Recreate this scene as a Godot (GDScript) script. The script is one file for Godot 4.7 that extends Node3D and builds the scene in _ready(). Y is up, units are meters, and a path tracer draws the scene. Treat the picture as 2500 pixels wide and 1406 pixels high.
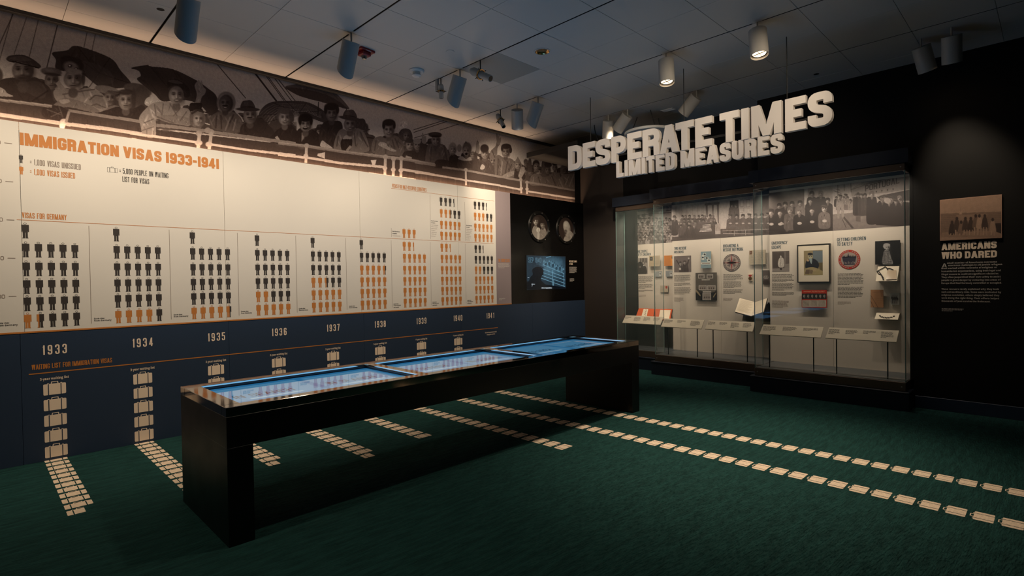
extends Node3D
# A museum gallery: photo mural and visa chart on the left wall, touch table, hanging title, glass showcases on the far wall.
# x = distance from the left wall, y = up, z = negative going deeper along the left wall.

const FOCAL := 1320.84          # focal length in pixels of the 2500 x 1406 photograph
const EYE := Vector3(6.155, 1.5, 0.0)
const CEIL := 3.85
const FRONT := [-7.78, -7.50, -7.22]   # glass fronts of the three showcases
const BACK := [-8.46, -8.18, -7.90]    # their back panels
const WALLZ := [-8.03, -7.76, -7.486]  # wall faces that they are let into
const MURAL := -0.07

var look := Basis.from_euler(Vector3(deg_to_rad(-0.8356), deg_to_rad(45.135), deg_to_rad(-0.882)))
var mats := {}
var used := {}
var rng := RandomNumberGenerator.new()

# ---------------------------------------------------------------- pixel -> place
func hit(axis: int, value: float, px: float, py: float) -> Vector3:
	var d := look * Vector3(px - 1250.0, 703.0 - py, -FOCAL)
	return EYE + d * ((value - EYE[axis]) / d[axis])

# ---------------------------------------------------------------- nodes
func numbered(called: String) -> String:
	var n: int = used.get(called, 0)
	used[called] = n + 1
	return called if n == 0 else "%s_%03d" % [called, n]

func tag(o: Node3D, label: String, category: String, group := "") -> Node3D:
	o.set_meta("label", label)
	o.set_meta("category", category)
	if group != "":
		o.set_meta("group", group)
	return o

func thing(called: String, at: Vector3, label: String, category: String, group := "") -> Node3D:
	var o := Node3D.new()
	o.name = numbered(called)
	add_child(o, true)
	o.position = at
	tag(o, label, category, group)
	return o

# commits a SurfaceTool (in world coordinates) as one named mesh below parent
func obj(called: String, st: SurfaceTool, mat: Material, parent: Node3D = null) -> MeshInstance3D:
	st.generate_normals()
	return put(called, st.commit(), mat, parent, true)

func put(called: String, mesh: Mesh, mat: Material, parent: Node3D = null, in_world := false) -> MeshInstance3D:
	var o := MeshInstance3D.new()
	o.mesh = mesh
	o.material_override = mat
	if parent == null:
		o.name = numbered(called)
		add_child(o, true)
	else:
		o.name = called
		parent.add_child(o, true)
		if in_world:
			var up: Node = parent
			var t := Transform3D()
			while up != self:
				t = (up as Node3D).transform * t
				up = up.get_parent()
			o.transform = t.affine_inverse()
	return o

func structure(called: String, st: SurfaceTool, mat: Material) -> MeshInstance3D:
	var o := obj(called, st, mat)
	o.set_meta("kind", "structure")
	return o

# ---------------------------------------------------------------- materials
func mat(key: String, color: Color, rough := 0.6, metal := 0.0, spec := 0.5) -> StandardMaterial3D:
	if mats.has(key):
		return mats[key]
	var m := StandardMaterial3D.new()
	m.resource_name = key
	m.albedo_color = color
	m.roughness = rough
	m.metallic = metal
	m.metallic_specular = spec
	mats[key] = m
	return m

func noise_tex(freq: float, ramp: Array, size := 512, seed_ := 1, octaves := 4, normal := false, bump := 4.0) -> NoiseTexture2D:
	var n := FastNoiseLite.new()
	n.seed = seed_
	n.frequency = freq
	n.fractal_octaves = octaves
	var t := NoiseTexture2D.new()
	t.noise = n
	t.width = size
	t.height = size
	t.seamless = true
	if normal:
		t.as_normal_map = true
		t.bump_strength = bump
	elif ramp.size() > 0:
		var g := Gradient.new()
		g.offsets = PackedFloat32Array([0.0, 1.0])
		g.colors = PackedColorArray([ramp[0], ramp[1]])
		t.color_ramp = g
	return t

# ---------------------------------------------------------------- shapes
func tool() -> SurfaceTool:
	var st := SurfaceTool.new()
	st.begin(Mesh.PRIMITIVE_TRIANGLES)
	st.set_smooth_group(-1)
	return st

func tri(st: SurfaceTool, a: Vector3, b: Vector3, c: Vector3) -> void:
	for p: Vector3 in [a, b, c]:
		st.set_uv(Vector2(p.x - p.z, -p.y))
		st.add_vertex(p)

func tri_out(st: SurfaceTool, a: Vector3, b: Vector3, c: Vector3, inside: Vector3) -> void:
	if (b - a).cross(c - a).dot((a + b + c) / 3.0 - inside) > 0.0:
		tri(st, a, c, b)
	else:
		tri(st, a, b, c)

func quad_out(st: SurfaceTool, a: Vector3, b: Vector3, c: Vector3, d: Vector3, inside: Vector3) -> void:
	tri_out(st, a, b, c, inside)
	tri_out(st, a, c, d, inside)

func hexa(st: SurfaceTool, v: Array) -> void:   # 8 corners, index = x + 2 y + 4 z
	var mid := Vector3.ZERO
	for p: Vector3 in v:
		mid += p / 8.0
	for f: Array in [[0, 1, 3, 2], [4, 5, 7, 6], [0, 1, 5, 4], [2, 3, 7, 6], [0, 2, 6, 4], [1, 3, 7, 5]]:
		quad_out(st, v[f[0]], v[f[1]], v[f[2]], v[f[3]], mid)

func box(st: SurfaceTool, lo: Vector3, hi: Vector3, bevel := 0.0, t := Transform3D()) -> void:
	var c := (lo + hi) / 2.0
	var e := (hi - lo) / 2.0
	var mid := t * c
	if bevel <= 0.0:
		var v := []
		for i in 8:
			v.append(t * Vector3(hi.x if i & 1 else lo.x, hi.y if i & 2 else lo.y, hi.z if i & 4 else lo.z))
		hexa(st, v)
		return
	bevel = minf(bevel, minf(e.x, minf(e.y, e.z)) * 0.9)
	var p := func(a: int, s: Vector3) -> Vector3:
		var k := e - Vector3(bevel, bevel, bevel)
		k[a] = e[a]
		return t * (c + s * k)
	for a in 3:
		var b := (a + 1) % 3
		var g := (a + 2) % 3
		for sa: float in [-1.0, 1.0]:
			var q := []
			for uv: Array in [[-1.0, -1.0], [1.0, -1.0], [1.0, 1.0], [-1.0, 1.0]]:
				var s := Vector3.ZERO
				s[a] = sa
				s[b] = uv[0]
				s[g] = uv[1]
				q.append(p.call(a, s))
			quad_out(st, q[0], q[1], q[2], q[3], mid)
			for sb: float in [-1.0, 1.0]:
				var s0 := Vector3.ZERO
				s0[a] = sa
				s0[b] = sb
				s0[g] = -1.0
				var s1 := s0
				s1[g] = 1.0
				quad_out(st, p.call(a, s0), p.call(b, s0), p.call(b, s1), p.call(a, s1), mid)
	for i in 8:
		var s := Vector3(1.0 if i & 1 else -1.0, 1.0 if i & 2 else -1.0, 1.0 if i & 4 else -1.0)
		tri_out(st, p.call(0, s), p.call(1, s), p.call(2, s), mid)

# profile of (radius, height) pairs turned about the y axis of t; outer walls run upwards
func lathe(st: SurfaceTool, prof: Array, t: Transform3D, seg := 24) -> void:
	for i in prof.size() - 1:
		st.set_smooth_group(i + 1)
		var p: Vector2 = prof[i]
		var q: Vector2 = prof[i + 1]
		for k in seg:
			var a := TAU * k / seg
			var b := TAU * (k + 1) / seg
			var v0 := t * Vector3(cos(a) * p.x, p.y, sin(a) * p.x)
			var v1 := t * Vector3(cos(b) * p.x, p.y, sin(b) * p.x)
			var v2 := t * Vector3(cos(b) * q.x, q.y, sin(b) * q.x)
			var v3 := t * Vector3(cos(a) * q.x, q.y, sin(a) * q.x)
			if p.x > 0.0:
				tri(st, v0, v1, v2)
			if q.x > 0.0:
				tri(st, v0, v2, v3)
	st.set_smooth_group(-1)

func along(dir: Vector3) -> Basis:   # basis whose y axis is dir
	var y := dir.normalized()
	var x := y.cross(Vector3.BACK if absf(y.z) < 0.9 else Vector3.RIGHT).normalized()
	return Basis(x, y, x.cross(y))

func tube(st: SurfaceTool, a: Vector3, b: Vector3, r: float, seg := 10) -> void:
	var l := (b - a).length()
	lathe(st, [Vector2(0, 0), Vector2(r, 0), Vector2(r, l), Vector2(0, l)], Transform3D(along(b - a), a), seg)

func cord(st: SurfaceTool, pts: Array, r: float, seg := 8) -> void:
	for i in pts.size() - 1:
		tube(st, pts[i], pts[i + 1], r, seg)

# flat polygon, o + right * x + up * y, seen from right x up
func flat(st: SurfaceTool, pts: Array, o: Vector3, right: Vector3, up: Vector3) -> void:
	var n := right.cross(up)
	for f: Vector3i in faces(pts):
		var a: Vector3 = o + right * pts[f.x].x + up * pts[f.x].y
		var b: Vector3 = o + right * pts[f.y].x + up * pts[f.y].y
		var c: Vector3 = o + right * pts[f.z].x + up * pts[f.z].y
		tri_out(st, a, b, c, (a + b + c) / 3.0 - n)

func faces(pts: Array) -> Array:
	var out := []
	if pts.size() > 4:
		var q := PackedVector2Array()
		for p: Vector2 in pts:
			q.append(p * 1000.0)
		var t := Geometry2D.triangulate_polygon(q)
		for i in range(0, t.size(), 3):
			out.append(Vector3i(t[i], t[i + 1], t[i + 2]))
	if out.is_empty():
		for i in range(1, pts.size() - 1):
			out.append(Vector3i(0, i, i + 1))
	return out

# the pieces of a letter cut so that none lies over another
func disjoint(list: Array) -> Array:
	var big := []
	for p: Array in list:
		var q := PackedVector2Array()
		for v: Vector2 in p:
			q.append(v * 1000.0)
		if Geometry2D.is_polygon_clockwise(q):
			q.reverse()
		big.append(q)
	var out := []
	for i in big.size():
		var rest := [big[i]]
		for k in i:
			var next := []
			for r: PackedVector2Array in rest:
				for c: PackedVector2Array in Geometry2D.clip_polygons(r, big[k]):
					var area_ := 0.0
					for n in c.size():
						area_ += c[n].cross(c[(n + 1) % c.size()])
					if absf(area_) > 1e-3 and c.size() > 2:
						next.append(c)
			rest = next
		for r: PackedVector2Array in rest:
			var back := []
			for v in r:
				back.append(v / 1000.0)
			out.append(back)
	return out

func rect(x0: float, y0: float, x1: float, y1: float) -> Array:
	return [Vector2(x0, y0), Vector2(x1, y0), Vector2(x1, y1), Vector2(x0, y1)]

# prism: polygon extruded backwards by depth
func slab(st: SurfaceTool, pts: Array, o: Vector3, right: Vector3, up: Vector3, depth: float) -> void:
	flat(st, pts, o, right, up)
	if depth <= 0.0:
		return
	var n := right.cross(up).normalized()
	var turn := 0.0
	for i in pts.size():
		turn += pts[i].cross(pts[(i + 1) % pts.size()])
	for i in pts.size():
		var p: Vector2 = pts[i]
		var q: Vector2 = pts[(i + 1) % pts.size()]
		if p.distance_to(q) < 1e-6:
			continue
		var a := o + right * p.x + up * p.y
		var b := o + right * q.x + up * q.y
		var out := (right * (q.y - p.y) - up * (q.x - p.x)) * signf(turn)
		var mid := (a + b) / 2.0 - n * depth / 2.0 - out
		quad_out(st, a, b, b - n * depth, a - n * depth, mid)
	for f: Vector3i in faces(pts):
		var a: Vector3 = o + right * pts[f.x].x + up * pts[f.x].y - n * depth
		var b: Vector3 = o + right * pts[f.y].x + up * pts[f.y].y - n * depth
		var c: Vector3 = o + right * pts[f.z].x + up * pts[f.z].y - n * depth
		tri_out(st, a, b, c, (a + b + c) / 3.0 + n)

# textured rectangle, a = top left, b = top right, c = bottom right, d = bottom left
func print_quad(called: String, a: Vector3, b: Vector3, c: Vector3, d: Vector3, m: Material, parent: Node3D) -> MeshInstance3D:
	var st := tool()
	for k: Array in [[a, 0, 0], [b, 1, 0], [c, 1, 1], [a, 0, 0], [c, 1, 1], [d, 0, 1]]:
		st.set_uv(Vector2(k[1], k[2]))
		st.add_vertex(k[0])
	return obj(called, st, m, parent)

# ---------------------------------------------------------------- condensed gothic lettering, drawn as strokes
# stroke points: x, y, corner radius; 0..1 run between the middles of the outer stems, 2 / -1 mean the outer edge
const G := {
	"B": [["c", 0, 0, 0, 0, 1, 0, 1, 1, 9, 1, 0.53, 9, 0.9, 0.53, 0, 0, 0.53, 0], ["s", 0, 0.53, 0, 1, 0.53, 9, 1, 0, 9, 0, 0, 0]],
	"C": [["s", 1, 0.66, 0, 1, 1, 9, 0, 1, 9, 0, 0, 9, 1, 0, 9, 1, 0.34, 0]],
	"D": [["c", 0, 0, 0, 0, 1, 0, 1, 1, 9, 1, 0, 9]],
	"E": [["s", 0, -1, 0, 0, 2, 0], ["s", 0, 1, 0, 2, 1, 0], ["s", 0, 0.52, 0, 1, 0.52, 0], ["s", 0, 0, 0, 2, 0, 0]],
	"F": [["s", 0, -1, 0, 0, 2, 0], ["s", 0, 1, 0, 2, 1, 0], ["s", 0, 0.5, 0, 1, 0.5, 0]],
	"G": [["s", 1, 0.68, 0, 1, 1, 9, 0, 1, 9, 0, 0, 9, 1, 0, 9, 1, 0.45, 0, 0.5, 0.45, 0]],
	"H": [["s", 0, -1, 0, 0, 2, 0], ["s", 1, -1, 0, 1, 2, 0], ["s", 0, 0.52, 0, 1, 0.52, 0]],
	"I": [["s", 0.5, -1, 0, 0.5, 2, 0]],
	"J": [["s", 1, 2, 0, 1, 0, 9, 0, 0, 9, 0, 0.3, 0]],
	"L": [["s", 0, -1, 0, 0, 2, 0], ["s", 0, 0, 0, 2, 0, 0]],
	"O": [["c", 0, 0, 9, 0, 1, 9, 1, 1, 9, 1, 0, 9]],
	"P": [["s", 0, -1, 0, 0, 2, 0], ["s", 0, 1, 0, 1, 1, 9, 1, 0.43, 9, 0, 0.43, 0]],
	"Q": [["c", 0, 0, 9, 0, 1, 9, 1, 1, 9, 1, 0, 9], ["s", 0.55, 0.25, 0, 1.1, -0.08, 0]],
	"R": [["s", 0, -1, 0, 0, 2, 0], ["s", 0, 1, 0, 1, 1, 9, 1, 0.47, 9, 0, 0.47, 0], ["s", 0.3, 0.47, 0, 0.95, 0.47, 9, 0.97, -1, 0]],
	"S": [["s", 1, 0.7, 0, 1, 1, 9, 0, 1, 9, 0, 0.58, 9, 1, 0.42, 9, 1, 0, 9, 0, 0, 9, 0, 0.3, 0]],
	"T": [["s", 0.5, -1, 0, 0.5, 2, 0], ["s", -1, 1, 0, 2, 1, 0]],
	"U": [["s", 0, 2, 0, 0, 0, 9, 1, 0, 9, 1, 2, 0]],
	"Z": [["s", -1, 1, 0, 2, 1, 0], ["s", 1, 1, 0, 0, 0, 0], ["s", -1, 0, 0, 2, 0, 0]],
	"0": [["c", 0, 0, 9, 0, 1, 9, 1, 1, 9, 1, 0, 9]],
	"1": [["s", 0.7, -1, 0, 0.7, 2, 0], ["s", 0.7, 0.9, 0, 0.1, 0.8, 0]],
	"2": [["s", 0, 0.7, 0, 0, 1, 9, 1, 1, 9, 1, 0.6, 9, 0, 0.15, 0, 0, 0, 0], ["s", -1, 0, 0, 2, 0, 0]],
	"3": [["s", 0, 0.74, 0, 0, 1, 9, 1, 1, 9, 1, 0.53, 9, 0.35, 0.53, 0], ["s", 0.35, 0.53, 0, 1, 0.53, 9, 1, 0, 9, 0, 0, 9, 0, 0.27, 0]],
	"4": [["s", 0.75, -1, 0, 0.75, 2, 0], ["s", 2, 0.22, 0, 0, 0.22, 0, 0.7, 1, 0]],
	"5": [["s", 2, 1, 0, 0, 1, 0, 0, 0.55, 0], ["s", 0, 0.5, 0, 0, 0.62, 9, 1, 0.62, 9, 1, 0, 9, 0, 0, 9, 0, 0.25, 0]],
	"6": [["c", 0, 0, 9, 0, 0.57, 9, 1, 0.57, 9, 1, 0, 9], ["s", 0, 0.4, 0, 0, 1, 9, 1, 1, 9, 1, 0.76, 0]],
	"7": [["s", -1, 1, 0, 1, 1, 0, 0.35, -1, 0]],
	"8": [["c", 0, 0, 9, 0, 0.53, 9, 1, 0.53, 9, 1, 0, 9], ["c", 0.04, 0.53, 9, 0.04, 1, 9, 0.96, 1, 9, 0.96, 0.53, 9]],
	"9": [["c", 0, 0.43, 9, 0, 1, 9, 1, 1, 9, 1, 0.43, 9], ["s", 1, 0.6, 0, 1, 0, 9, 0, 0, 9, 0, 0.24, 0]],
	",": [["s", 0.5, 0.06, 0, 0.3, -0.12, 0]],
	".": [["s", 0.5, -1, 0, 0.5, 0.1, 0]],
	"-": [["s", -1, 0.45, 0, 2, 0.45, 0]],
	"=": [["s", -1, 0.34, 0, 2, 0.34, 0], ["s", -1, 0.62, 0, 2, 0.62, 0]],
}
const WIDE := {"I": 0.0, "1": 0.2, "M": 0.56, "W": 0.6, "A": 0.46, "V": 0.44, ",": 0.12, ".": 0.12, "-": 0.24, "=": 0.26, "N": 0.43, "L": 0.36, "F": 0.37, "E": 0.38, "T": 0.38, "Y": 0.44, "K": 0.43, "X": 0.43}

func rounded(pts: Array, closed: bool) -> Array:   # [Vector3(x, y, radius)] -> polyline
	var out := []
	var n := pts.size()
	for i in n:
		var p := Vector2(pts[i].x, pts[i].y)
		var r: float = pts[i].z
		if r <= 0.0 or (not closed and (i == 0 or i == n - 1)):
			out.append(p)
			continue
		var a := Vector2(pts[(i + n - 1) % n].x, pts[(i + n - 1) % n].y) - p
		var b := Vector2(pts[(i + 1) % n].x, pts[(i + 1) % n].y) - p
		var half := a.angle_to(b) / 2.0
		var d := minf(r / maxf(0.05, absf(tan(half))), minf(a.length(), b.length()) * 0.499)
		var p0 := p + a.normalized() * d
		var p1 := p + b.normalized() * d
		for k in 6:
			var t := k / 5.0
			out.append(p0.lerp(p, t).lerp(p.lerp(p1, t), t) if absf(half) > 1.0 else p0.lerp(p, t).lerp(p.lerp(p1, t), t))
	return out

# polygons of one letter: x from 0, y from 0 (base line) to h
func glyph(ch: String, w: float, h: float, k: float) -> Array:
	var out := []
	var t := k
	match ch:
		"A":
			out = [[Vector2(0, 0), Vector2(t, 0), Vector2(w / 2 + t * 0.55, h), Vector2(w / 2 - t * 0.55, h)], [Vector2(w - t, 0), Vector2(w, 0), Vector2(w / 2 + t * 0.55, h), Vector2(w / 2 - t * 0.55, h)], rect(w * 0.24, h * 0.19, w * 0.76, h * 0.19 + t * 0.75)]
		"V":
			out = [[Vector2(0, h), Vector2(t, h), Vector2(w / 2 + t * 0.5, 0), Vector2(w / 2 - t * 0.5, 0)], [Vector2(w - t, h), Vector2(w, h), Vector2(w / 2 + t * 0.5, 0), Vector2(w / 2 - t * 0.5, 0)]]
		"M":
			out = [rect(0, 0, t * 0.95, h), rect(w - t * 0.95, 0, w, h), [Vector2(0, h), Vector2(t * 1.1, h), Vector2(w / 2 + t * 0.45, 0), Vector2(w / 2 - t * 0.45, 0)], [Vector2(w, h), Vector2(w - t * 1.1, h), Vector2(w / 2 - t * 0.45, 0), Vector2(w / 2 + t * 0.45, 0)]]
		"W":
			for s: float in [0.0, 0.45]:
				var x := w * s
				var m := w * 0.55
				out.append([Vector2(x, h), Vector2(x + t, h), Vector2(x + m / 2 + t * 0.45, 0), Vector2(x + m / 2 - t * 0.45, 0)])
				out.append([Vector2(x + m - t, h), Vector2(x + m, h), Vector2(x + m / 2 + t * 0.45, 0), Vector2(x + m / 2 - t * 0.45, 0)])
		"N":
			out = [rect(0, 0, t * 0.95, h), rect(w - t * 0.95, 0, w, h), [Vector2(0, h), Vector2(t * 1.1, h), Vector2(w, 0), Vector2(w - t * 1.1, 0)]]
		"K":
			out = [rect(0, 0, t, h), [Vector2(t * 0.8, h * 0.3), Vector2(w - t, h), Vector2(w, h), Vector2(t * 0.9, h * 0.5)].slice(0, 4), [Vector2(w - t, 0), Vector2(w, 0), Vector2(w * 0.55, h * 0.62), Vector2(w * 0.38, h * 0.42)]]
		"X":
			out = [[Vector2(0, 0), Vector2(t, 0), Vector2(w, h), Vector2(w - t, h)], [Vector2(w - t, 0), Vector2(w, 0), Vector2(t, h), Vector2(0, h)]]
		"Y":
			out = [[Vector2(0, h), Vector2(t, h), Vector2(w / 2 + t / 2, h * 0.4), Vector2(w / 2 - t / 2, h * 0.4)], [Vector2(w - t, h), Vector2(w, h), Vector2(w / 2 + t / 2, h * 0.4), Vector2(w / 2 - t / 2, h * 0.4)], rect(w / 2 - t / 2, 0, w / 2 + t / 2, h * 0.42)]
	if out.size() > 0 or not G.has(ch):
		return disjoint(out)
	for s: Array in G[ch]:
		var pts := []
		for i in range(1, s.size(), 3):
			var x: float = s[i]
			var y: float = s[i + 1]
			var px := 0.0 if x == -1 else (w if x == 2 else k / 2 + x * (w - k))
			var py := 0.0 if y == -1 else (h if y == 2 else k / 2 + y * (h - k))
			var r: float = s[i + 2]
			pts.append(Vector3(px, py, 0.0 if r == 0.0 else maxf((w - k) * 0.5, k * 0.5)))
		var closed: bool = s[0] == "c"
		var line := rounded(pts, closed)
		var n := line.size()
		var left := []
		var right := []
		for i in n:
			var a: Vector2 = line[(i + n - 1) % n] if closed or i > 0 else line[0]
			var b: Vector2 = line[(i + 1) % n] if closed or i < n - 1 else line[n - 1]
			var p: Vector2 = line[i]
			var d0 := (p - a).normalized() if p.distance_to(a) > 1e-6 else (b - p).normalized()
			var d1 := (b - p).normalized() if p.distance_to(b) > 1e-6 else d0
			var nn := (d0 + d1).normalized().orthogonal()
			var stretch := minf(1.6, 1.0 / maxf(0.3, nn.dot(d0.orthogonal())))
			left.append(p + nn * k / 2 * stretch)
			right.append(p - nn * k / 2 * stretch)
		for i in (n if closed else n - 1):
			var j := (i + 1) % n
			if line[i].distance_to(line[j]) > 1e-6:
				out.append([left[i], left[j], right[j], right[i]])
	return disjoint(out)

func advance(ch: String, h: float, k: float, f: float) -> float:
	if ch == " ":
		return h * 0.2
	return maxf(k, WIDE.get(ch, 0.4) * h * f)

# adds a line of lettering; width 0 keeps the natural width; returns the length
func letters(st: SurfaceTool, s: String, o: Vector3, right: Vector3, up: Vector3, h: float, k: float, width := 0.0, gap := 0.06, depth := 0.0) -> float:
	var heavy := k > 0.2
	k *= h
	var f := 1.0
	if width > 0.0:
		for it in 16:
			k = minf(k, (0.6 if heavy else 0.36) * 0.4 * h * f)   # narrow letters get thinner stems, so that their counters stay open
			var l := -gap * h
			for ch in s:
				l += advance(ch, h, k, f) + gap * h
			f *= 1.0 + (width - l) / width * 0.7
	var x := 0.0
	for ch in s:
		var w := advance(ch, h, k, f)
		for poly: Array in glyph(ch, w, h, k):
			slab(st, poly, o + right * x, right, up, depth)
		x += w + gap * h
	return x - gap * h

const LEFT_R := Vector3(0, 0, -1)   # reading direction on the left wall
const BACK_R := Vector3(1, 0, 0)    # reading direction on the far wall

func wall_text(called: String, s: String, z: float, y: float, h: float, k: float, width: float, m: Material, parent: Node3D, gap := 0.06, x := 0.0012) -> void:
	var st := tool()
	letters(st, s, Vector3(x, y, z), LEFT_R, Vector3.UP, h, k, width, gap)
	obj(called, st, m, parent)

# small print in the stock type face, set as flat letters; basis x = reading direction, y = up
func type(called: String, s: String, o: Vector3, b: Basis, h: float, width: float, m: Material, parent: Node3D, bold := true, serif := false) -> void:
	var f := SystemFont.new()
	f.font_names = PackedStringArray(["Droid Serif" if serif else "Droid Sans"])
	f.font_weight = 700 if bold else 400
	var t := TextMesh.new()
	t.text = s
	t.font = f
	t.font_size = 24
	t.pixel_size = h / 17.3          # capital height of the face is about 0.72 of its size
	t.depth = 0.0
	t.curve_step = 3.0
	t.horizontal_alignment = HORIZONTAL_ALIGNMENT_LEFT
	t.vertical_alignment = VERTICAL_ALIGNMENT_BOTTOM
	var box_ := t.get_aabb()
	var sx := 1.0 if width <= 0.0 else width / maxf(0.001, box_.size.x)
	var o_ := put(called, t, m, parent)
	var up: Node = parent
	var pt := Transform3D()
	while up != self:
		pt = (up as Node3D).transform * pt
		up = up.get_parent()
	var base := Transform3D(Basis(b.x * sx, b.y, b.z), o)
	base = base * Transform3D(Basis(), Vector3(-box_.position.x, -box_.position.y, 0))
	o_.transform = pt.affine_inverse() * base

# rows of short bars where the photograph shows lines of print too small to read
func greek(st: SurfaceTool, x0: float, x1: float, y_top: float, y_bottom: float, lines: int, o: Vector3, right: Vector3, up: Vector3, seed_: int) -> void:
	var r := RandomNumberGenerator.new()
	r.seed = seed_
	var pitch := (y_top - y_bottom) / lines
	for i in lines:
		var y := y_top - pitch * (i + 1) + pitch * 0.3
		var end := x1 - (r.randf() * 0.12 * (x1 - x0) if i < lines - 1 else (x1 - x0) * r.randf_range(0.25, 0.6))
		var x := x0
		while x < end:
			var w := minf(r.randf_range(1.2, 4.5) * pitch * 0.55, end - x)
			if w > pitch * 0.2:
				flat(st, rect(x, y, x + w, y + pitch * 0.42), o, right, up)
			x += w + pitch * 0.3

# ---------------------------------------------------------------- printed pictures (posters, photographs, screens)
class Pic:
	var w := 0
	var h := 0
	var a := PackedColorArray()
	var host
	var axis := 0
	var plane := 0.0
	var u0 := 0.0
	var u1 := 0.0
	var v0 := 0.0
	var v1 := 0.0
	var s := 1.0
	var ox := 0.0
	var oy := 0.0
	var dark := Color(0.12, 0.08, 0.068)
	var pale := Color(0.84, 0.8, 0.77)

	func t(v: float) -> Color:
		return dark.lerp(pale, v)

	func view(x: float, y: float, scale: float) -> void:
		ox = x
		oy = y
		s = scale

	func at(x: float, y: float) -> Vector2:
		var p: Vector3 = host.hit(axis, plane, ox + x / s, oy + y / s)
		var u: float = (u0 - p.z) / (u0 - u1) if axis == 0 else (p.x - u0) / (u1 - u0)
		return Vector2(u * w, (v1 - p.y) / (v1 - v0) * h)

	func fill(c: Color) -> void:
		a.resize(w * h)
		a.fill(c)

	func raw(pts: PackedVector2Array, c: Color, alpha := 1.0) -> void:   # polygon in picture pixels, even-odd
		var lo := 1e9
		var hi := -1e9
		for p in pts:
			lo = minf(lo, p.y)
			hi = maxf(hi, p.y)
		var n := pts.size()
		for y in range(maxi(0, int(floor(lo))), mini(h, int(ceil(hi)) + 1)):
			var xs := PackedFloat32Array()
			var yc := y + 0.5
			for i in n:
				var p := pts[i]
				var q := pts[(i + 1) % n]
				if (p.y <= yc) != (q.y <= yc):
					xs.append(p.x + (yc - p.y) / (q.y - p.y) * (q.x - p.x))
			xs.sort()
			for k in range(0, xs.size() - 1, 2):
				var x0 := maxf(0.0, xs[k])
				var x1 := minf(float(w), xs[k + 1])
				for x in range(int(x0), mini(w, int(ceil(x1)))):
					var cover := minf(x + 1.0, x1) - maxf(float(x), x0)
					if cover > 0.0:
						var i := y * w + x
						a[i] = a[i].lerp(c, alpha * cover)

	func poly(pts: Array, v, alpha := 1.0) -> void:   # flat list x, y, x, y
		var q := PackedVector2Array()
		for i in range(0, pts.size(), 2):
			q.append(at(pts[i], pts[i + 1]))
		raw(q, v if v is Color else t(v), alpha)

	# smooth closed outline through the points
	func blob(pts: Array, v, alpha := 1.0) -> void:
		var p := []
		for i in range(0, pts.size(), 2):
			p.append(Vector2(pts[i], pts[i + 1]))
		var q := PackedVector2Array()
		var n := p.size()
		for i in n:
			for k in 5:
				var c: Vector2 = p[i].cubic_interpolate(p[(i + 1) % n], p[(i + n - 1) % n], p[(i + 2) % n], k / 5.0)
				q.append(at(c.x, c.y))
		raw(q, v if v is Color else t(v), alpha)
		# folds: soft streaks of lighter and darker tone inside larger shapes
		if v is Color or alpha < 0.9:
			return
		var lo := Vector2(1e9, 1e9)
		var hi := -lo
		for e: Vector2 in p:
			lo = lo.min(e)
			hi = hi.max(e)
		var size := hi - lo
		if minf(size.x, size.y) < 90.0:
			return
		var outline := PackedVector2Array(p)
		var r := RandomNumberGenerator.new()
		r.seed = int(lo.x * 7.0 + lo.y)
		for k in 34:
			var e := lo + Vector2(r.randf(), r.randf()) * size
			var long := r.randf_range(0.06, 0.2) * minf(size.x, size.y)
			var rot := r.randf_range(0.7, 2.2)
			var d := Vector2(cos(rot), sin(rot)) * long
			if Geometry2D.is_point_in_polygon(e + d, outline) and Geometry2D.is_point_in_polygon(e - d, outline):
				ell(e.x, e.y, long, long * 0.2, float(v) * (1.7 if k % 2 else 0.45) + (0.05 if k % 2 else 0.0), 0.42, 0.9, rot)

	func ell(cx: float, cy: float, rx: float, ry: float, v, alpha := 1.0, soft := 0.25, rot := 0.0) -> void:
		var c := at(cx, cy)
		var ax := at(cx + rx * cos(rot), cy + rx * sin(rot)) - c
		var ay := at(cx - ry * sin(rot), cy + ry * cos(rot)) - c
		var det := ax.x * ay.y - ax.y * ay.x
		if absf(det) < 0.02:
			return
		var col: Color = v if v is Color else t(v)
		var ex := sqrt(ax.x * ax.x + ay.x * ay.x) + 1.0
		var ey := sqrt(ax.y * ax.y + ay.y * ay.y) + 1.0
		var edge := maxf(soft, 1.2 / sqrt(absf(det)))
		for y in range(maxi(0, int(c.y - ey)), mini(h, int(c.y + ey) + 1)):
			for x in range(maxi(0, int(c.x - ex)), mini(w, int(c.x + ex) + 1)):
				var dx := x + 0.5 - c.x
				var dy := y + 0.5 - c.y
				var p := (dx * ay.y - dy * ay.x) / det
				var q := (dy * ax.x - dx * ax.y) / det
				var r := sqrt(p * p + q * q)
				var k := clampf((1.0 + edge * 0.3 - r) / edge, 0.0, 1.0)
				if k > 0.0:
					var i := y * w + x
					a[i] = a[i].lerp(col, alpha * k)

	func line(pts: Array, width: float, v, alpha := 1.0) -> void:
		var col: Color = v if v is Color else t(v)
		for i in range(0, pts.size() - 2, 2):
			var p := Vector2(pts[i], pts[i + 1])
			var q := Vector2(pts[i + 2], pts[i + 3])
			var d := (q - p).normalized()
			var n := d.orthogonal() * width / 2.0
			var e := d * width * 0.15
			raw(PackedVector2Array([at(p.x + n.x - e.x, p.y + n.y - e.y), at(q.x + n.x + e.x, q.y + n.y + e.y), at(q.x - n.x + e.x, q.y - n.y + e.y), at(p.x - n.x - e.x, p.y - n.y - e.y)]), col, alpha)

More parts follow.
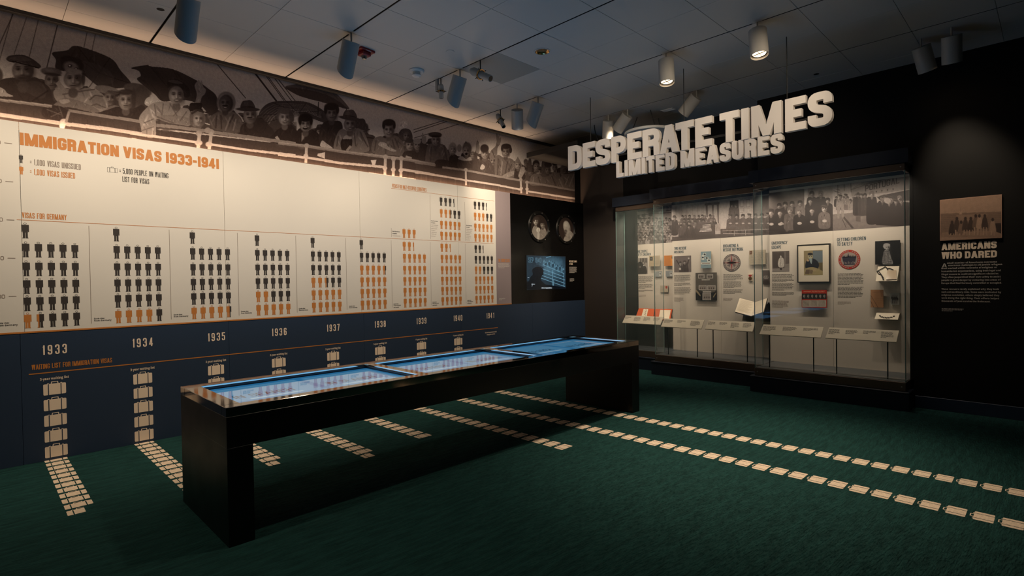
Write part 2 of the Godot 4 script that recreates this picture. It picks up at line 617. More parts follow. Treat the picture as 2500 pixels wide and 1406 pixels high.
	func face(x: float, y: float, r: float, v := 0.55, smile := true, turn := 0.0, ry := 1.32) -> void:
		ell(x, y + r * 1.45, r * 0.55, r * 0.6, v * 0.5, 1.0, 0.3)
		ell(x, y, r, r * ry, v * 0.72, 1.0, 0.14)
		ell(x - r * 0.2 + turn * r * 0.2, y + r * 0.08, r * 0.7, r * ry * 0.8, v * 1.02, 0.9, 0.7)
		ell(x + r * 0.66, y + r * 0.2, r * 0.5, r * 1.15, v * 0.35, 0.75, 0.9)
		ell(x, y - r * 0.75, r * 0.8, r * 0.42, v * 0.6, 0.6, 0.8)
		ell(x - r * 0.25, y - r * 0.5, r * 0.4, r * 0.22, v * 1.15, 0.6, 0.9)
		for e: float in [-1.0, 1.0]:
			var ex := x + (e * 0.38 + turn * 0.22) * r
			ell(ex, y - r * 0.16, r * 0.3, r * 0.2, v * 0.32, 0.8, 0.8)
			ell(ex, y - r * 0.12, r * 0.14, r * 0.07, 0.02, 0.9, 0.5)
			ell(ex - r * 0.05, y - r * 0.15, r * 0.04, r * 0.03, v * 1.3, 0.8, 0.5)
			ell(ex, y - r * 0.36, r * 0.26, r * 0.06, v * 0.25, 0.8, 0.7)
			ell(ex + e * r * 0.08, y + r * 0.32, r * 0.2, r * 0.15, v * 1.25, 0.5, 0.9)
		ell(x + (turn * 0.3 + 0.13) * r, y + r * 0.2, r * 0.12, r * 0.36, v * 0.5, 0.55, 0.8)
		ell(x + (turn * 0.3 - 0.03) * r, y + r * 0.18, r * 0.09, r * 0.3, v * 1.35, 0.6, 0.8)
		ell(x + (turn * 0.3 + 0.02) * r, y + r * 0.43, r * 0.2, r * 0.06, v * 0.3, 0.7, 0.7)
		ell(x + turn * r * 0.22, y + r * 0.68, r * 0.4, r * (0.18 if smile else 0.09), v * 0.25, 0.85, 0.6)
		if smile:
			ell(x + turn * r * 0.22, y + r * 0.65, r * 0.29, r * 0.075, 0.8, 0.85, 0.6)
		ell(x + turn * r * 0.2, y + r * 0.9, r * 0.28, r * 0.08, v * 0.5, 0.6, 0.8)

	func hair(x: float, y: float, r: float, v := 0.08) -> void:
		ell(x, y - r * 0.85, r * 1.08, r * 0.62, v, 1.0, 0.25)
		ell(x - r * 0.9, y - r * 0.35, r * 0.28, r * 0.7, v, 1.0, 0.4)
		ell(x + r * 0.9, y - r * 0.35, r * 0.28, r * 0.7, v, 1.0, 0.4)

	func fedora(x: float, y: float, r: float, v := 0.16, tilt := 0.08) -> void:
		blob([x - r * 1.0, y - r * 0.75, x - r * 0.85, y - r * 1.75, x - r * 0.2, y - r * 1.95, x + r * 0.5, y - r * 1.9, x + r * 0.95, y - r * 0.75], v * 1.25)
		ell(x, y - r * 0.85, r * 1.05, r * 0.3, v * 0.5, 1.0, 0.3, tilt)
		ell(x, y - r * 0.68, r * 1.75, r * 0.3, v, 1.0, 0.2, tilt)
		ell(x - r * 0.3, y - r * 1.45, r * 0.35, r * 0.5, v * 2.0, 0.4, 0.8)

	func cap(x: float, y: float, r: float, v := 0.2, tilt := 0.15) -> void:
		ell(x - r * 0.05, y - r * 1.0, r * 1.35, r * 0.55, v, 1.0, 0.2, tilt)
		ell(x - r * 0.3, y - r * 1.2, r * 0.8, r * 0.25, v * 1.7, 0.5, 0.8, tilt)
		ell(x + r * 0.1, y - r * 0.68, r * 1.1, r * 0.18, v * 0.5, 1.0, 0.3, tilt)

	func hood(x: float, y: float, r: float, v := 0.35) -> void:
		ell(x, y - r * 0.15, r * 1.5, r * 1.75, v, 1.0, 0.12)
		ell(x - r * 0.5, y - r * 1.0, r * 0.7, r * 0.5, v * 1.35, 0.5, 0.8)
		ell(x, y, r * 1.12, r * 1.42, v * 0.35, 1.0, 0.2)

	# a standing or sitting figure of a group photograph
	func figure(x: float, y: float, r: float, hgt: float, coat: float, skin := 0.6, hat := 0) -> void:
		blob([x - r * 0.6, y + r * 1.1, x - r * 2.0, y + r * 1.9, x - r * 2.3, y + hgt * 0.7, x - r * 1.8, y + hgt, x + r * 1.8, y + hgt, x + r * 2.3, y + hgt * 0.7, x + r * 2.0, y + r * 1.9, x + r * 0.6, y + r * 1.1], coat)
		line([x - r * 1.0, y + r * 2.6, x - r * 1.2, y + hgt * 0.8], r * 0.25, coat * 0.5, 0.6)
		poly([x - r * 0.4, y + r * 1.2, x + r * 0.4, y + r * 1.2, x, y + r * 2.8], 0.75 if coat < 0.35 else 0.3)
		line([x, y + r * 1.4, x, y + r * 2.6], r * 0.2, 0.05)
		face(x, y, r, skin, false)
		if hat == 0:
			hair(x, y, r * 0.95, 0.1)
		elif hat == 1:
			fedora(x, y, r, 0.15)
		elif hat == 2:
			cap(x, y, r, 0.18)
		elif hat == 3:
			hair(x, y, r * 0.95, 0.4)

	func grain(amount: float, mottle: float, freq: float, seed_: int) -> void:
		var n := FastNoiseLite.new()
		n.seed = seed_
		n.frequency = freq
		n.fractal_octaves = 3
		var r := RandomNumberGenerator.new()
		r.seed = seed_
		for y in h:
			for x in w:
				var k := 1.0 + (r.randf() - 0.5) * amount + n.get_noise_2d(x, y * 0.8) * mottle
				var c := a[y * w + x]
				a[y * w + x] = Color(c.r * k, c.g * k, c.b * k)

	func glyphs(text: String, p: Vector2, right: Vector2, up: Vector2, hh: float, k: float, width: float, c: Color, alpha := 1.0) -> void:   # in picture pixels
		var f := 1.0
		for it in 10:
			var l := -0.08 * hh
			for ch in text:
				l += host.advance(ch, hh, k * hh, f) + 0.08 * hh
			f *= 1.0 + (width - l) / width * 0.9
		var x := 0.0
		for ch in text:
			var aw: float = host.advance(ch, hh, k * hh, f)
			for g: Array in host.glyph(ch, aw, hh, k * hh):
				var q := PackedVector2Array()
				for v: Vector2 in g:
					q.append(p + right * (x + v.x) + up * v.y)
				raw(q, c, alpha)
			x += aw + 0.08 * hh

	func texture() -> ImageTexture:
		var b := PackedByteArray()
		b.resize(w * h * 3)
		for i in w * h:
			var c := a[i]
			b[i * 3] = clampi(int(c.r * 255.0), 0, 255)
			b[i * 3 + 1] = clampi(int(c.g * 255.0), 0, 255)
			b[i * 3 + 2] = clampi(int(c.b * 255.0), 0, 255)
		return ImageTexture.create_from_image(Image.create_from_data(w, h, false, Image.FORMAT_RGB8, b))

# a picture on a plane; (x0, y0) and (x1, y1) are its top left and bottom right in the photograph
func pic(axis: int, plane: float, x0: float, y0: float, x1: float, y1: float, wide: int, ground: Color) -> Pic:
	var a := hit(axis, plane, x0, y0)
	var b := hit(axis, plane, x1, y1)
	return pic_at(axis, plane, a.z if axis == 0 else a.x, b.z if axis == 0 else b.x, b.y, a.y, wide, ground)

func pic_at(axis: int, plane: float, u0: float, u1: float, v0: float, v1: float, wide: int, ground: Color) -> Pic:
	var p := Pic.new()
	p.host = self
	p.axis = axis
	p.plane = plane
	p.u0 = u0
	p.u1 = u1
	p.v0 = v0
	p.v1 = v1
	p.w = wide
	p.h = maxi(8, int(round(wide * (v1 - v0) / absf(u1 - u0))))
	p.fill(ground)
	return p

func print_mat(key: String, p: Pic, rough := 0.55) -> StandardMaterial3D:
	var m := mat(key, Color.WHITE, rough)
	m.albedo_texture = p.texture()
	m.texture_repeat = false
	return m

func show_pic(called: String, p: Pic, m: Material, parent: Node3D, lift: float) -> MeshInstance3D:
	var k := p.plane + lift
	if p.axis == 0:
		return print_quad(called, Vector3(k, p.v1, p.u0), Vector3(k, p.v1, p.u1), Vector3(k, p.v0, p.u1), Vector3(k, p.v0, p.u0), m, parent)
	return print_quad(called, Vector3(p.u0, p.v1, k), Vector3(p.u1, p.v1, k), Vector3(p.u1, p.v0, k), Vector3(p.u0, p.v0, k), m, parent)

# the crowd on a ship's deck, printed along the top of the left wall
func mural_pic() -> Pic:
	var p := pic_at(0, MURAL, 0.9, -7.86, 2.88, CEIL - 0.01, 2048, Color.BLACK)
	p.fill(p.t(0.72))
	p.view(0, 0, 2.929)
	for l: Array in [[108, 70, -10, 330, 5], [98, 70, -6, 440, 4], [200, 95, 100, 390, 3.5], [280, 120, 208, 410, 4], [418, 150, 335, 482, 6], [627, 208, 600, 340, 3.5], [687, 222, 655, 372, 3.5], [1528, 430, 1757, 702, 5]]:
		p.line([l[0], l[1], l[2], l[3]], l[4], 0.1)
	p.view(340, 130, 5.624)
	for l: Array in [[1560, 235, 1890, 665, 22], [1710, 270, 1985, 650, 9], [1735, 275, 2010, 655, 9], [1830, 305, 2095, 660, 9], [1880, 320, 2150, 665, 9]]:
		p.line([l[0], l[1], l[2], l[3]], l[4], 0.1)
	p.view(1020, 270, 6.1125)
	for l: Array in [[430, 135, -60, 285, 9], [475, 148, -60, 325, 9], [650, 188, 330, 290, 8], [180, 340, -60, 410, 8]]:
		p.line([l[0], l[1], l[2], l[3]], l[4], 0.12)
	# dark canvas and coats behind the rail
	p.view(0, 100, 6.114)
	p.poly([-1900, 600, 0, 860, 2230, 1180, 2230, 1480, -1900, 1000], 0.2)
	p.view(680, 190, 5.624)
	p.poly([-1950, 680, 0, 900, 2140, 1150, 2140, 1420, 0, 1130, -1950, 930], 0.17)
	p.view(1020, 270, 6.1125)
	p.poly([-30, 760, 500, 830, 1200, 960, 2400, 1150, 2400, 1400, -30, 1060], 0.2)
	# the dense crowd behind the front row
	for q: Array in [[0, 100, 6.114, [-1900, 470, -1200, 520, -600, 560, 0, 640, 600, 640, 800, 800, 1500, 760, 2100, 900, 2260, 950, 2260, 1200, 0, 960, -1900, 700]],
			[340, 130, 5.624, [0, 700, 300, 900, 700, 800, 1000, 850, 1400, 900, 1700, 950, 2160, 940, 2160, 1250, 0, 1000]],
			[680, 190, 5.624, [0, 760, 500, 790, 600, 720, 900, 770, 1250, 860, 1700, 860, 2160, 940, 2160, 1200, 0, 930]],
			[1020, 270, 6.1125, [-20, 600, 450, 660, 900, 720, 1100, 740, 1450, 860, 1700, 910, 2390, 930, 2390, 1220, -20, 800]]]:
		p.view(q[0], q[1], q[2])
		p.poly(q[3], 0.19)
		var g := RandomNumberGenerator.new()
		g.seed = int(q[0]) + 3
		var top: Array = q[3]
		var n := top.size() / 2 - 2
		for k in n * 3:
			var i := (k / 3) * 2
			if i + 3 >= top.size() - 4:
				break
			var u := (k % 3 + g.randf()) / 3.0
			var cx := lerpf(top[i], top[i + 2], u)
			var cy := lerpf(top[i + 1], top[i + 3], u)
			p.ell(cx, cy + 90, 95, 110, g.randf_range(0.12, 0.34), 0.9, 0.3)
			p.face(cx, cy + 6, 52, g.randf_range(0.34, 0.5), k % 2 == 0)
			if k % 3 == 0:
				p.cap(cx, cy + 4, 56, 0.16)
			elif k % 3 == 1:
				p.hair(cx, cy + 4, 52, 0.1)
			else:
				p.fedora(cx, cy + 4, 52, 0.13)
	# --- left part
	p.view(0, 100, 6.114)
	p.blob([780, 175, 1000, 140, 1150, 75, 1640, 250, 1800, 440, 1960, 640, 1830, 700, 1500, 690, 1200, 480, 850, 430, 835, 280], 0.16)
	for l: Array in [[1150, 78, 1480, 480], [1640, 252, 1480, 480], [1480, 480, 1960, 640], [1480, 480, 1330, 690], [1150, 250, 1480, 480]]:
		p.line([l[0], l[1], l[2], l[3]], 12, 0.06, 0.7)
	p.blob([1240, 300, 1600, 420, 1700, 600, 1480, 660, 1300, 520], 0.3, 0.35)
	p.ell(-60, 520, 110, 140, 0.25)
	for q: Array in [[-220, 470, 0.3, 1], [-450, 500, 0.14, 2], [-640, 430, 0.36, 1], [-830, 470, 0.18, 2], [-1060, 400, 0.3, 1], [-1280, 430, 0.15, 2], [-1500, 360, 0.34, 1]]:
		p.blob([q[0] - 190, 900, q[0] - 170, 700, q[0] - 60, 620, q[0] + 70, 620, q[0] + 180, 700, q[0] + 200, 900], q[2])
		p.face(q[0], q[1], 95, 0.52, q[3] == 2)
		if q[3] == 1:
			p.fedora(q[0], q[1], 100, 0.14)
		else:
			p.cap(q[0], q[1], 105, 0.2)
	p.face(770, 590, 105, 0.42, false)
	p.cap(775, 580, 120, 0.33, 0.12)
	p.face(1075, 380, 115, 0.46, false, 0.2, 1.0)
	p.ell(1075, 335, 190, 105, 0.1, 1.0, 0.15, 0.35)
	p.ell(1060, 385, 120, 80, 0.44, 1.0, 0.4, 0.3)
	for g: Array in [[1045, 372], [1138, 420]]:
		p.ell(g[0], g[1], 34, 26, 0.1)
		p.ell(g[0] - 4, g[1] - 4, 16, 12, 0.95)
	p.blob([-40, 620, 200, 545, 330, 600, 520, 540, 640, 620, 740, 700, 790, 860, 770, 960, 0, 890], 0.15)
	p.blob([280, 640, 560, 600, 690, 720, 640, 860, 420, 780], 0.26, 0.45)
	p.line([480, 900, 720, 740], 22, 0.07, 0.7)
	p.face(345, 440, 165, 0.46, false, -0.3, 0.95)
	p.ell(350, 555, 150, 60, 0.12, 0.7, 0.6)
	p.blob([92, 265, 150, 218, 330, 207, 480, 265, 605, 365, 585, 405, 500, 385, 400, 340, 250, 305, 130, 300], 0.2)
	p.blob([140, 250, 320, 225, 470, 285, 380, 300, 200, 280], 0.32, 0.6)
	p.line([130, 298, 260, 320, 400, 355, 580, 405], 16, 0.05)
	p.blob([-30, 690, 60, 720, 110, 780, 195, 818, 150, 832, -30, 810], 0.62)
	p.ell(1600, 730, 190, 62, 0.45, 1.0, 0.15, 0.2)
	p.face(1640, 850, 88, 0.45, false)
	p.blob([1600, 740, 1780, 760, 1700, 800], 0.25)
	p.blob([1560, 1010, 1700, 960, 1800, 990, 1780, 1060, 1500, 1060], 0.4)
	p.ell(2060, 730, 215, 95, 0.28, 1.0, 0.12, 0.25)
	p.ell(2110, 830, 130, 170, 0.22)
	p.blob([1560, 1040, 1760, 980, 1980, 1010, 2140, 960, 2230, 1200, 2060, 1210, 1300, 1070], 0.13)
	p.face(1878, 890, 112, 0.56, false)
	p.ell(1880, 762, 130, 45, 0.14, 0.9, 0.4)
	p.ell(1995, 850, 38, 150, 0.16, 0.9, 0.4)
	p.blob([800, 745, 960, 705, 1120, 740, 1300, 700, 1500, 770, 1590, 880, 1605, 1000, 1450, 1070, 1300, 1010, 1020, 960, 850, 900], 0.52)
	p.blob([1330, 860, 1480, 800, 1560, 900, 1580, 990, 1440, 1000], 0.36, 0.6)
	p.line([930, 800, 1150, 760, 1420, 720], 20, 0.25, 0.7)
	p.line([1340, 880, 1420, 810, 1540, 830], 18, 0.2, 0.7)
	p.line([1300, 990, 1440, 940, 1580, 1000], 16, 0.24, 0.7)
	p.blob([780, 980, 900, 880, 1020, 850, 1280, 930, 1480, 1040, 1400, 1070, 1050, 990, 900, 1000], 0.42)
	p.blob([890, 880, 1010, 870, 1040, 910, 950, 940, 900, 920], 0.62)
	p.line([940, 720, 860, 620], 70, 0.55)
	p.face(1090, 570, 140, 0.54, false, 0.1, 0.98)
	p.ell(1110, 455, 140, 45, 0.5, 1.0, 0.4, 0.12)
	p.ell(1245, 560, 30, 120, 0.12, 0.8, 0.5)
	p.blob([640, 1000, 780, 960, 920, 980, 1010, 1060, 960, 1160, 830, 1200, 640, 1120], 0.14)
	for l: Array in [[700, 1020, 900, 1100], [760, 1130, 920, 1060], [880, 980, 940, 1140]]:
		p.line([l[0], l[1], l[2], l[3]], 16, 0.38, 0.6)
	for k in 26:
		p.line([-500 + k * 100, 900 + k * 15, -480 + k * 100, 1090 + k * 15], 14, 0.28 if k % 2 else 0.1, 0.35)
	p.line([-1900, 625, 0, 880, 420, 930, 770, 975], 46, 0.5)
	p.line([1030, 1040, 1350, 1090, 2060, 1195, 2230, 1220], 46, 0.5)
	p.line([-1900, 618, 0, 872, 420, 922, 770, 966], 14, 0.7, 0.7)
	p.line([-1900, 857, 0, 1100, 880, 1225], 56, 0.72)
	p.line([1000, 1240, 1600, 1310, 2130, 1390], 56, 0.72)
	p.ell(950, 1215, 62, 58, 0.78)
	p.ell(930, 1260, 46, 60, 0.85)
	p.line([1030, 1060, 985, 1210], 40, 0.55)
	# --- umbrella man, waving hand, girl in a scarf, hooded man, man in a hat
	p.view(340, 130, 5.624)
	p.blob([75, 700, 130, 600, 330, 660, 220, 740], 0.72)
	p.blob([-110, 200, 120, 160, 150, 180, 460, 220, 780, 370, 940, 480, 1060, 590, 1080, 780, 980, 850, 820, 700, 600, 640, 330, 660, 220, 570, 120, 490, -30, 360, 20, 310, -10, 240], 0.15)
	for l: Array in [[150, 178, 400, 480], [460, 220, 640, 560], [780, 370, 800, 640], [330, 660, 160, 420]]:
		p.line([l[0], l[1], l[2], l[3]], 9, 0.07, 0.6)
	p.blob([770, 690, 790, 560, 760, 450, 790, 390, 820, 370, 850, 430, 860, 380, 880, 460, 915, 500, 900, 560, 860, 600, 830, 690], 0.5)
	p.line([820, 375, 815, 440], 16, 0.55)
	p.line([850, 380, 850, 440], 14, 0.52)
	p.blob([690, 780, 700, 690, 780, 680, 860, 690, 850, 760, 760, 800], 0.07)
	p.blob([0, 880, 90, 760, 200, 680, 400, 665, 560, 740, 690, 780, 700, 990, 480, 960, 250, 900, 230, 1000, 215, 1150, 60, 1140, 20, 1010], 0.54)
	p.blob([250, 860, 480, 850, 700, 900, 690, 990, 470, 970, 300, 920], 0.46)
	for l: Array in [[210, 700, 230, 860], [330, 690, 310, 850], [560, 760, 470, 860], [240, 870, 480, 960], [60, 960, 200, 900], [40, 1060, 200, 1010], [420, 690, 520, 860], [650, 800, 560, 930]]:
		p.line([l[0], l[1], l[2], l[3]], 16, 0.26, 0.6)
	p.face(510, 575, 108, 0.62, true, 0.12, 1.15)
	p.blob([390, 480, 390, 380, 480, 355, 600, 400, 690, 500, 690, 590, 620, 600, 600, 510, 520, 440, 430, 450], 0.1)
	p.blob([395, 380, 480, 362, 600, 410, 540, 420, 430, 400], 0.32, 0.7)
	p.ell(800, 900, 112, 130, 0.42, 1.0, 0.15)
	p.ell(720, 900, 30, 110, 0.3, 0.7)
	p.face(815, 905, 76, 0.66, false, 0.0, 1.3)
	p.line([720, 830, 800, 780, 890, 810], 26, 0.12, 0.8)
	p.line([905, 960, 965, 980], 14, 0.85)
	p.blob([960, 900, 1090, 800, 1260, 800, 1370, 850, 1410, 930, 1350, 1090, 1130, 1070, 1000, 1020], 0.3)
	for l: Array in [[1060, 860, 1050, 1030], [1120, 850, 1130, 1040], [1250, 870, 1180, 1060], [1300, 840, 1240, 960], [1330, 900, 1290, 1060]]:
		p.line([l[0], l[1], l[2], l[3]], 20, 0.5 if l[0] % 20 else 0.12, 0.7)
	p.hood(1195, 690, 88, 0.42)
	p.face(1180, 690, 82, 0.36, true)
	p.ell(1180, 720, 45, 12, 0.05)
	p.blob([1380, 1080, 1400, 1000, 1480, 940, 1620, 890, 1750, 950, 1850, 1080, 1850, 1180, 1400, 1130], 0.12)
	p.face(1520, 850, 92, 0.5, false, 0.2)
	p.ell(1515, 885, 40, 12, 0.08)
	p.fedora(1495, 835, 96, 0.16, 0.03)
	p.line([1330, 810, 1400, 880, 1430, 940], 14, 0.7)
	# striped umbrella with two laughing women
	p.blob([1640, 850, 1700, 740, 1820, 670, 2020, 655, 2300, 670, 2520, 780, 2680, 960, 2560, 960, 2200, 860, 1950, 1010, 1830, 1030, 1700, 900], 0.2)
	for k in 6:
		p.line([1660 + k * 24, 830 + k * 28, 1740 + k * 18, 760 + k * 26, 1850 + k * 14, 700 + k * 24, 2040 + k * 8, 690 + k * 20, 2300, 710 + k * 18, 2500, 810 + k * 16], 7, 0.42 if k < 4 else 0.6, 0.75)
	for l: Array in [[1820, 672, 2180, 820], [2020, 656, 2180, 820], [2300, 672, 2190, 820], [1645, 850, 2180, 820], [1740, 950, 2180, 830], [2500, 790, 2190, 820]]:
		p.line([l[0], l[1], l[2], l[3]], 6, 0.06)
	p.view(680, 190, 5.624)
	for k in 22:
		var q := TAU * k / 22.0
		p.line([240 + cos(q) * 20, 560 + sin(q) * 25, 240 + cos(q) * 62, 560 + sin(q) * 105], 7, 0.7, 0.8)
	p.blob([-60, 760, 20, 690, 150, 640, 230, 700, 330, 820, 320, 920, -120, 880], 0.09)
	p.ell(85, 520, 112, 110, 0.3)
	p.face(85, 550, 84, 0.66, true, 0.1, 1.2)
	p.ell(88, 455, 108, 46, 0.3, 1.0, 0.2, 0.15)
	p.ell(178, 530, 34, 84, 0.22, 1.0, 0.3, -0.2)
	p.blob([170, 880, 230, 760, 300, 690, 340, 760, 330, 880, 420, 720, 520, 740, 600, 860, 570, 940, 400, 930], 0.08)
	p.poly([318, 750, 360, 770, 345, 830, 315, 880], 0.5)
	p.ell(370, 570, 105, 90, 0.07)
	p.face(370, 640, 84, 0.54, true, 0.0, 1.15)
	p.ell(366, 690, 34, 20, 0.03)
	p.ell(366, 682, 28, 6, 0.8)
	p.hair(372, 625, 84, 0.05)
	p.line([10, 870, -30, 810], 40, 0.6)
	# umbrella, tall man, hats
	p.blob([92, 122, 200, 95, 330, 75, 480, 100, 700, 150, 840, 260, 970, 415, 910, 420, 760, 370, 560, 325, 320, 260, 180, 195], 0.3)
	p.blob([100, 130, 400, 165, 700, 250, 940, 410, 900, 420, 740, 370, 560, 325, 320, 260, 180, 195], 0.15, 0.8)
	for l: Array in [[480, 100, 360, 175], [700, 155, 640, 240], [480, 100, 560, 320], [700, 155, 900, 400]]:
		p.line([l[0], l[1], l[2], l[3]], 5, 0.12, 0.6)
	p.line([550, 330, 540, 520], 12, 0.1)
	p.line([940, 425, 905, 475], 9, 0.1)
	p.blob([560, 900, 570, 700, 640, 600, 740, 590, 850, 600, 880, 700, 820, 800, 780, 920, 680, 960], 0.12)
	p.face(730, 490, 80, 0.44, false, 0.0, 1.35)
	p.hair(728, 470, 90, 0.08)
	p.blob([1180, 960, 1200, 840, 1290, 850, 1300, 960, 1260, 1010], 0.2)
	p.face(1170, 690, 62, 0.36, false, 0.6)
	p.blob([1050, 600, 1090, 565, 1180, 570, 1210, 680, 1260, 710, 1200, 720, 1060, 690], 0.18)
	p.blob([760, 970, 800, 780, 870, 700, 980, 740, 1090, 690, 1180, 760, 1240, 920, 1230, 1010, 1060, 1030, 900, 1020], 0.4)
	for l: Array in [[820, 800, 800, 940], [1040, 760, 1060, 940], [1120, 740, 1200, 900], [900, 960, 960, 1000], [1170, 850, 1230, 950]]:
		p.line([l[0], l[1], l[2], l[3]], 18, 0.18, 0.7)
	p.blob([850, 900, 900, 810, 1000, 830, 1010, 920, 960, 1010, 880, 1010], 0.08)
	p.blob([880, 840, 920, 790, 990, 800, 1000, 840, 930, 840], 0.6)
	p.line([940, 1000, 990, 940], 36, 0.55)
	p.face(980, 640, 82, 0.5, true, 0.1, 1.2)
	p.fedora(985, 620, 92, 0.18, 0.15)
	p.blob([570, 930, 600, 860, 660, 900, 740, 960, 720, 980, 620, 960], 0.7)
	# young man at the rail
	p.blob([1280, 1010, 1300, 850, 1400, 800, 1470, 830, 1560, 790, 1680, 830, 1720, 960, 1710, 1070, 1560, 1060, 1400, 1060], 0.34)
	for l: Array in [[1340, 860, 1320, 1000], [1600, 830, 1650, 960], [1480, 900, 1470, 1040], [1560, 850, 1600, 980]]:
		p.line([l[0], l[1], l[2], l[3]], 18, 0.16, 0.6)
	p.blob([1370, 920, 1400, 880, 1480, 900, 1500, 940, 1620, 1000, 1560, 1010, 1440, 960], 0.6)
	p.face(1512, 720, 74, 0.58, true, -0.1, 1.35)
	p.hair(1516, 680, 80, 0.1)
	p.blob([1650, 690, 1660, 620, 1720, 590, 1770, 600, 1760, 680, 1700, 700], 0.78)
	p.blob([1640, 790, 1700, 700, 1800, 710, 1840, 800, 1820, 860, 1700, 860], 0.24)
	p.face(1760, 800, 48, 0.45, false)
	p.face(1805, 925, 58, 0.6, true)
	p.ell(1800, 865, 66, 32, 0.2)
	p.blob([1700, 1080, 1740, 1010, 1900, 1010, 1960, 1090, 1940, 1160, 1760, 1120], 0.14)
	p.face(1905, 925, 50, 0.56, true)
	p.ell(1908, 870, 60, 40, 0.55)
	p.line([1290, 1060, 1210, 1050], 40, 0.6)
	p.line([1820, 1110, 1750, 1090], 46, 0.62)
	p.poly([1265, 1130, 1345, 1125, 1325, 1200, 1290, 1200], 0.8)
	p.poly([540, 1040, 640, 1020, 635, 1110, 530, 1070], 0.75)
	# --- right part
	p.view(1020, 270, 6.1125)
	p.blob([10, 700, 30, 520, 60, 430, 75, 330, 90, 400, 120, 390, 125, 500, 160, 560, 150, 700, 60, 780], 0.17)
	p.blob([60, 470, 70, 330, 85, 390, 105, 370, 125, 400, 122, 490], 0.5)
	p.blob([120, 780, 140, 540, 200, 490, 330, 490, 430, 560, 490, 800, 300, 800], 0.3)
	p.line([390, 520, 440, 760], 26, 0.15, 0.6)
	p.line([200, 540, 190, 760], 22, 0.18, 0.6)
	p.face(268, 440, 68, 0.5, true, 0.0, 1.25)
	p.cap(264, 436, 76, 0.14, 0.02)
	p.blob([250, 850, 280, 740, 440, 740, 500, 800, 470, 850], 0.12)
	p.ell(522, 570, 66, 100, 0.5)
	p.blob([470, 700, 540, 650, 600, 700, 600, 850, 480, 830], 0.1)
	p.face(522, 580, 44, 0.62, false, 0.3, 1.4)
	p.blob([590, 830, 620, 700, 720, 680, 830, 720, 860, 850, 720, 860], 0.16)
	p.ell(735, 570, 72, 105, 0.3)
	p.poly([690, 500, 718, 450, 740, 490], 0.25)
	p.blob([600, 720, 660, 680, 720, 720, 780, 690, 830, 730, 720, 750], 0.6)
	p.face(725, 605, 54, 0.6, true, -0.1, 1.35)
	p.ell(724, 646, 19, 20, 0.03)
	p.ell(620, 560, 36, 60, 0.45)
	p.face(822, 660, 40, 0.5, true)
	p.blob([820, 860, 840, 680, 870, 560, 880, 450, 905, 470, 905, 560, 920, 520, 920, 600, 890, 690, 900, 850], 0.2)
	p.blob([866, 610, 868, 520, 882, 448, 898, 470, 902, 545, 920, 515, 918, 600, 895, 640], 0.46)
	p.blob([900, 900, 910, 780, 960, 740, 1070, 740, 1130, 860, 1140, 950, 960, 940], 0.22)
	p.face(1000, 640, 60, 0.55, true, 0.1, 1.35)
	p.ell(996, 565, 66, 66, 0.12)
	p.blob([930, 860, 960, 800, 1000, 830, 990, 870, 950, 880], 0.65)
	p.blob([1070, 700, 1090, 600, 1160, 530, 1180, 430, 1168, 380, 1180, 335, 1200, 390, 1215, 350, 1218, 420, 1240, 400, 1230, 490, 1190, 560, 1180, 700, 1120, 730], 0.36)
	p.blob([1170, 400, 1182, 336, 1200, 390, 1216, 350, 1218, 415, 1240, 400, 1230, 490, 1190, 500], 0.48)
	p.blob([1160, 980, 1150, 740, 1200, 660, 1280, 700, 1400, 720, 1450, 800, 1440, 980, 1300, 1000], 0.34)
	for l: Array in [[1200, 720, 1190, 960], [1260, 760, 1240, 960], [1340, 760, 1300, 960], [1400, 800, 1340, 960], [1110, 600, 1150, 700]]:
		p.line([l[0], l[1], l[2], l[3]], 18, 0.55 if l[0] == 1260 else 0.16, 0.6)
	p.face(1312, 620, 60, 0.5, true, -0.2, 1.35)
	p.hair(1320, 590, 68, 0.12)
	p.ell(1385, 590, 22, 46, 0.12)
	p.blob([1250, 990, 1330, 930, 1440, 900, 1430, 960, 1320, 1000], 0.5)
	p.poly([1440, 800, 1455, 750, 1492, 686, 1545, 780, 1560, 850, 1450, 860], 0.42)
	p.blob([1440, 1010, 1450, 880, 1520, 890, 1600, 950, 1590, 1030, 1480, 1030], 0.13)
	p.face(1495, 815, 46, 0.56, true)
	p.blob([1520, 900, 1540, 850, 1590, 840, 1590, 920, 1540, 1010, 1500, 980], 0.55)
	p.ell(1612, 760, 34, 40, 0.25)
	p.face(1616, 800, 30, 0.4, false)
	p.blob([1640, 900, 1650, 740, 1690, 720, 1700, 900], 0.22)
	p.blob([1680, 1110, 1690, 980, 1760, 940, 1860, 990, 1880, 1110], 0.34)
	p.ell(1765, 800, 55, 66, 0.12)
	p.face(1770, 840, 44, 0.5, true)
	p.blob([1860, 1110, 1870, 980, 1960, 940, 2080, 1020, 2160, 1150], 0.3)
	p.blob([1850, 960, 1855, 760, 1930, 770, 1980, 850, 1930, 980], 0.25)
	p.face(1940, 890, 42, 0.42, false)
	p.ell(1945, 810, 60, 40, 0.15)
	p.face(2045, 850, 38, 0.42, true)
	p.ell(2045, 795, 42, 24, 0.12)
	p.blob([1990, 960, 2040, 910, 2120, 960, 2140, 1100, 2060, 1040], 0.32)
	p.ell(2185, 880, 62, 80, 0.3)
	p.face(2200, 910, 40, 0.3, false)
	p.blob([2080, 1150, 2140, 980, 2260, 940, 2380, 960, 2380, 1180, 2200, 1170], 0.34)
	p.ell(2300, 880, 60, 60, 0.2)
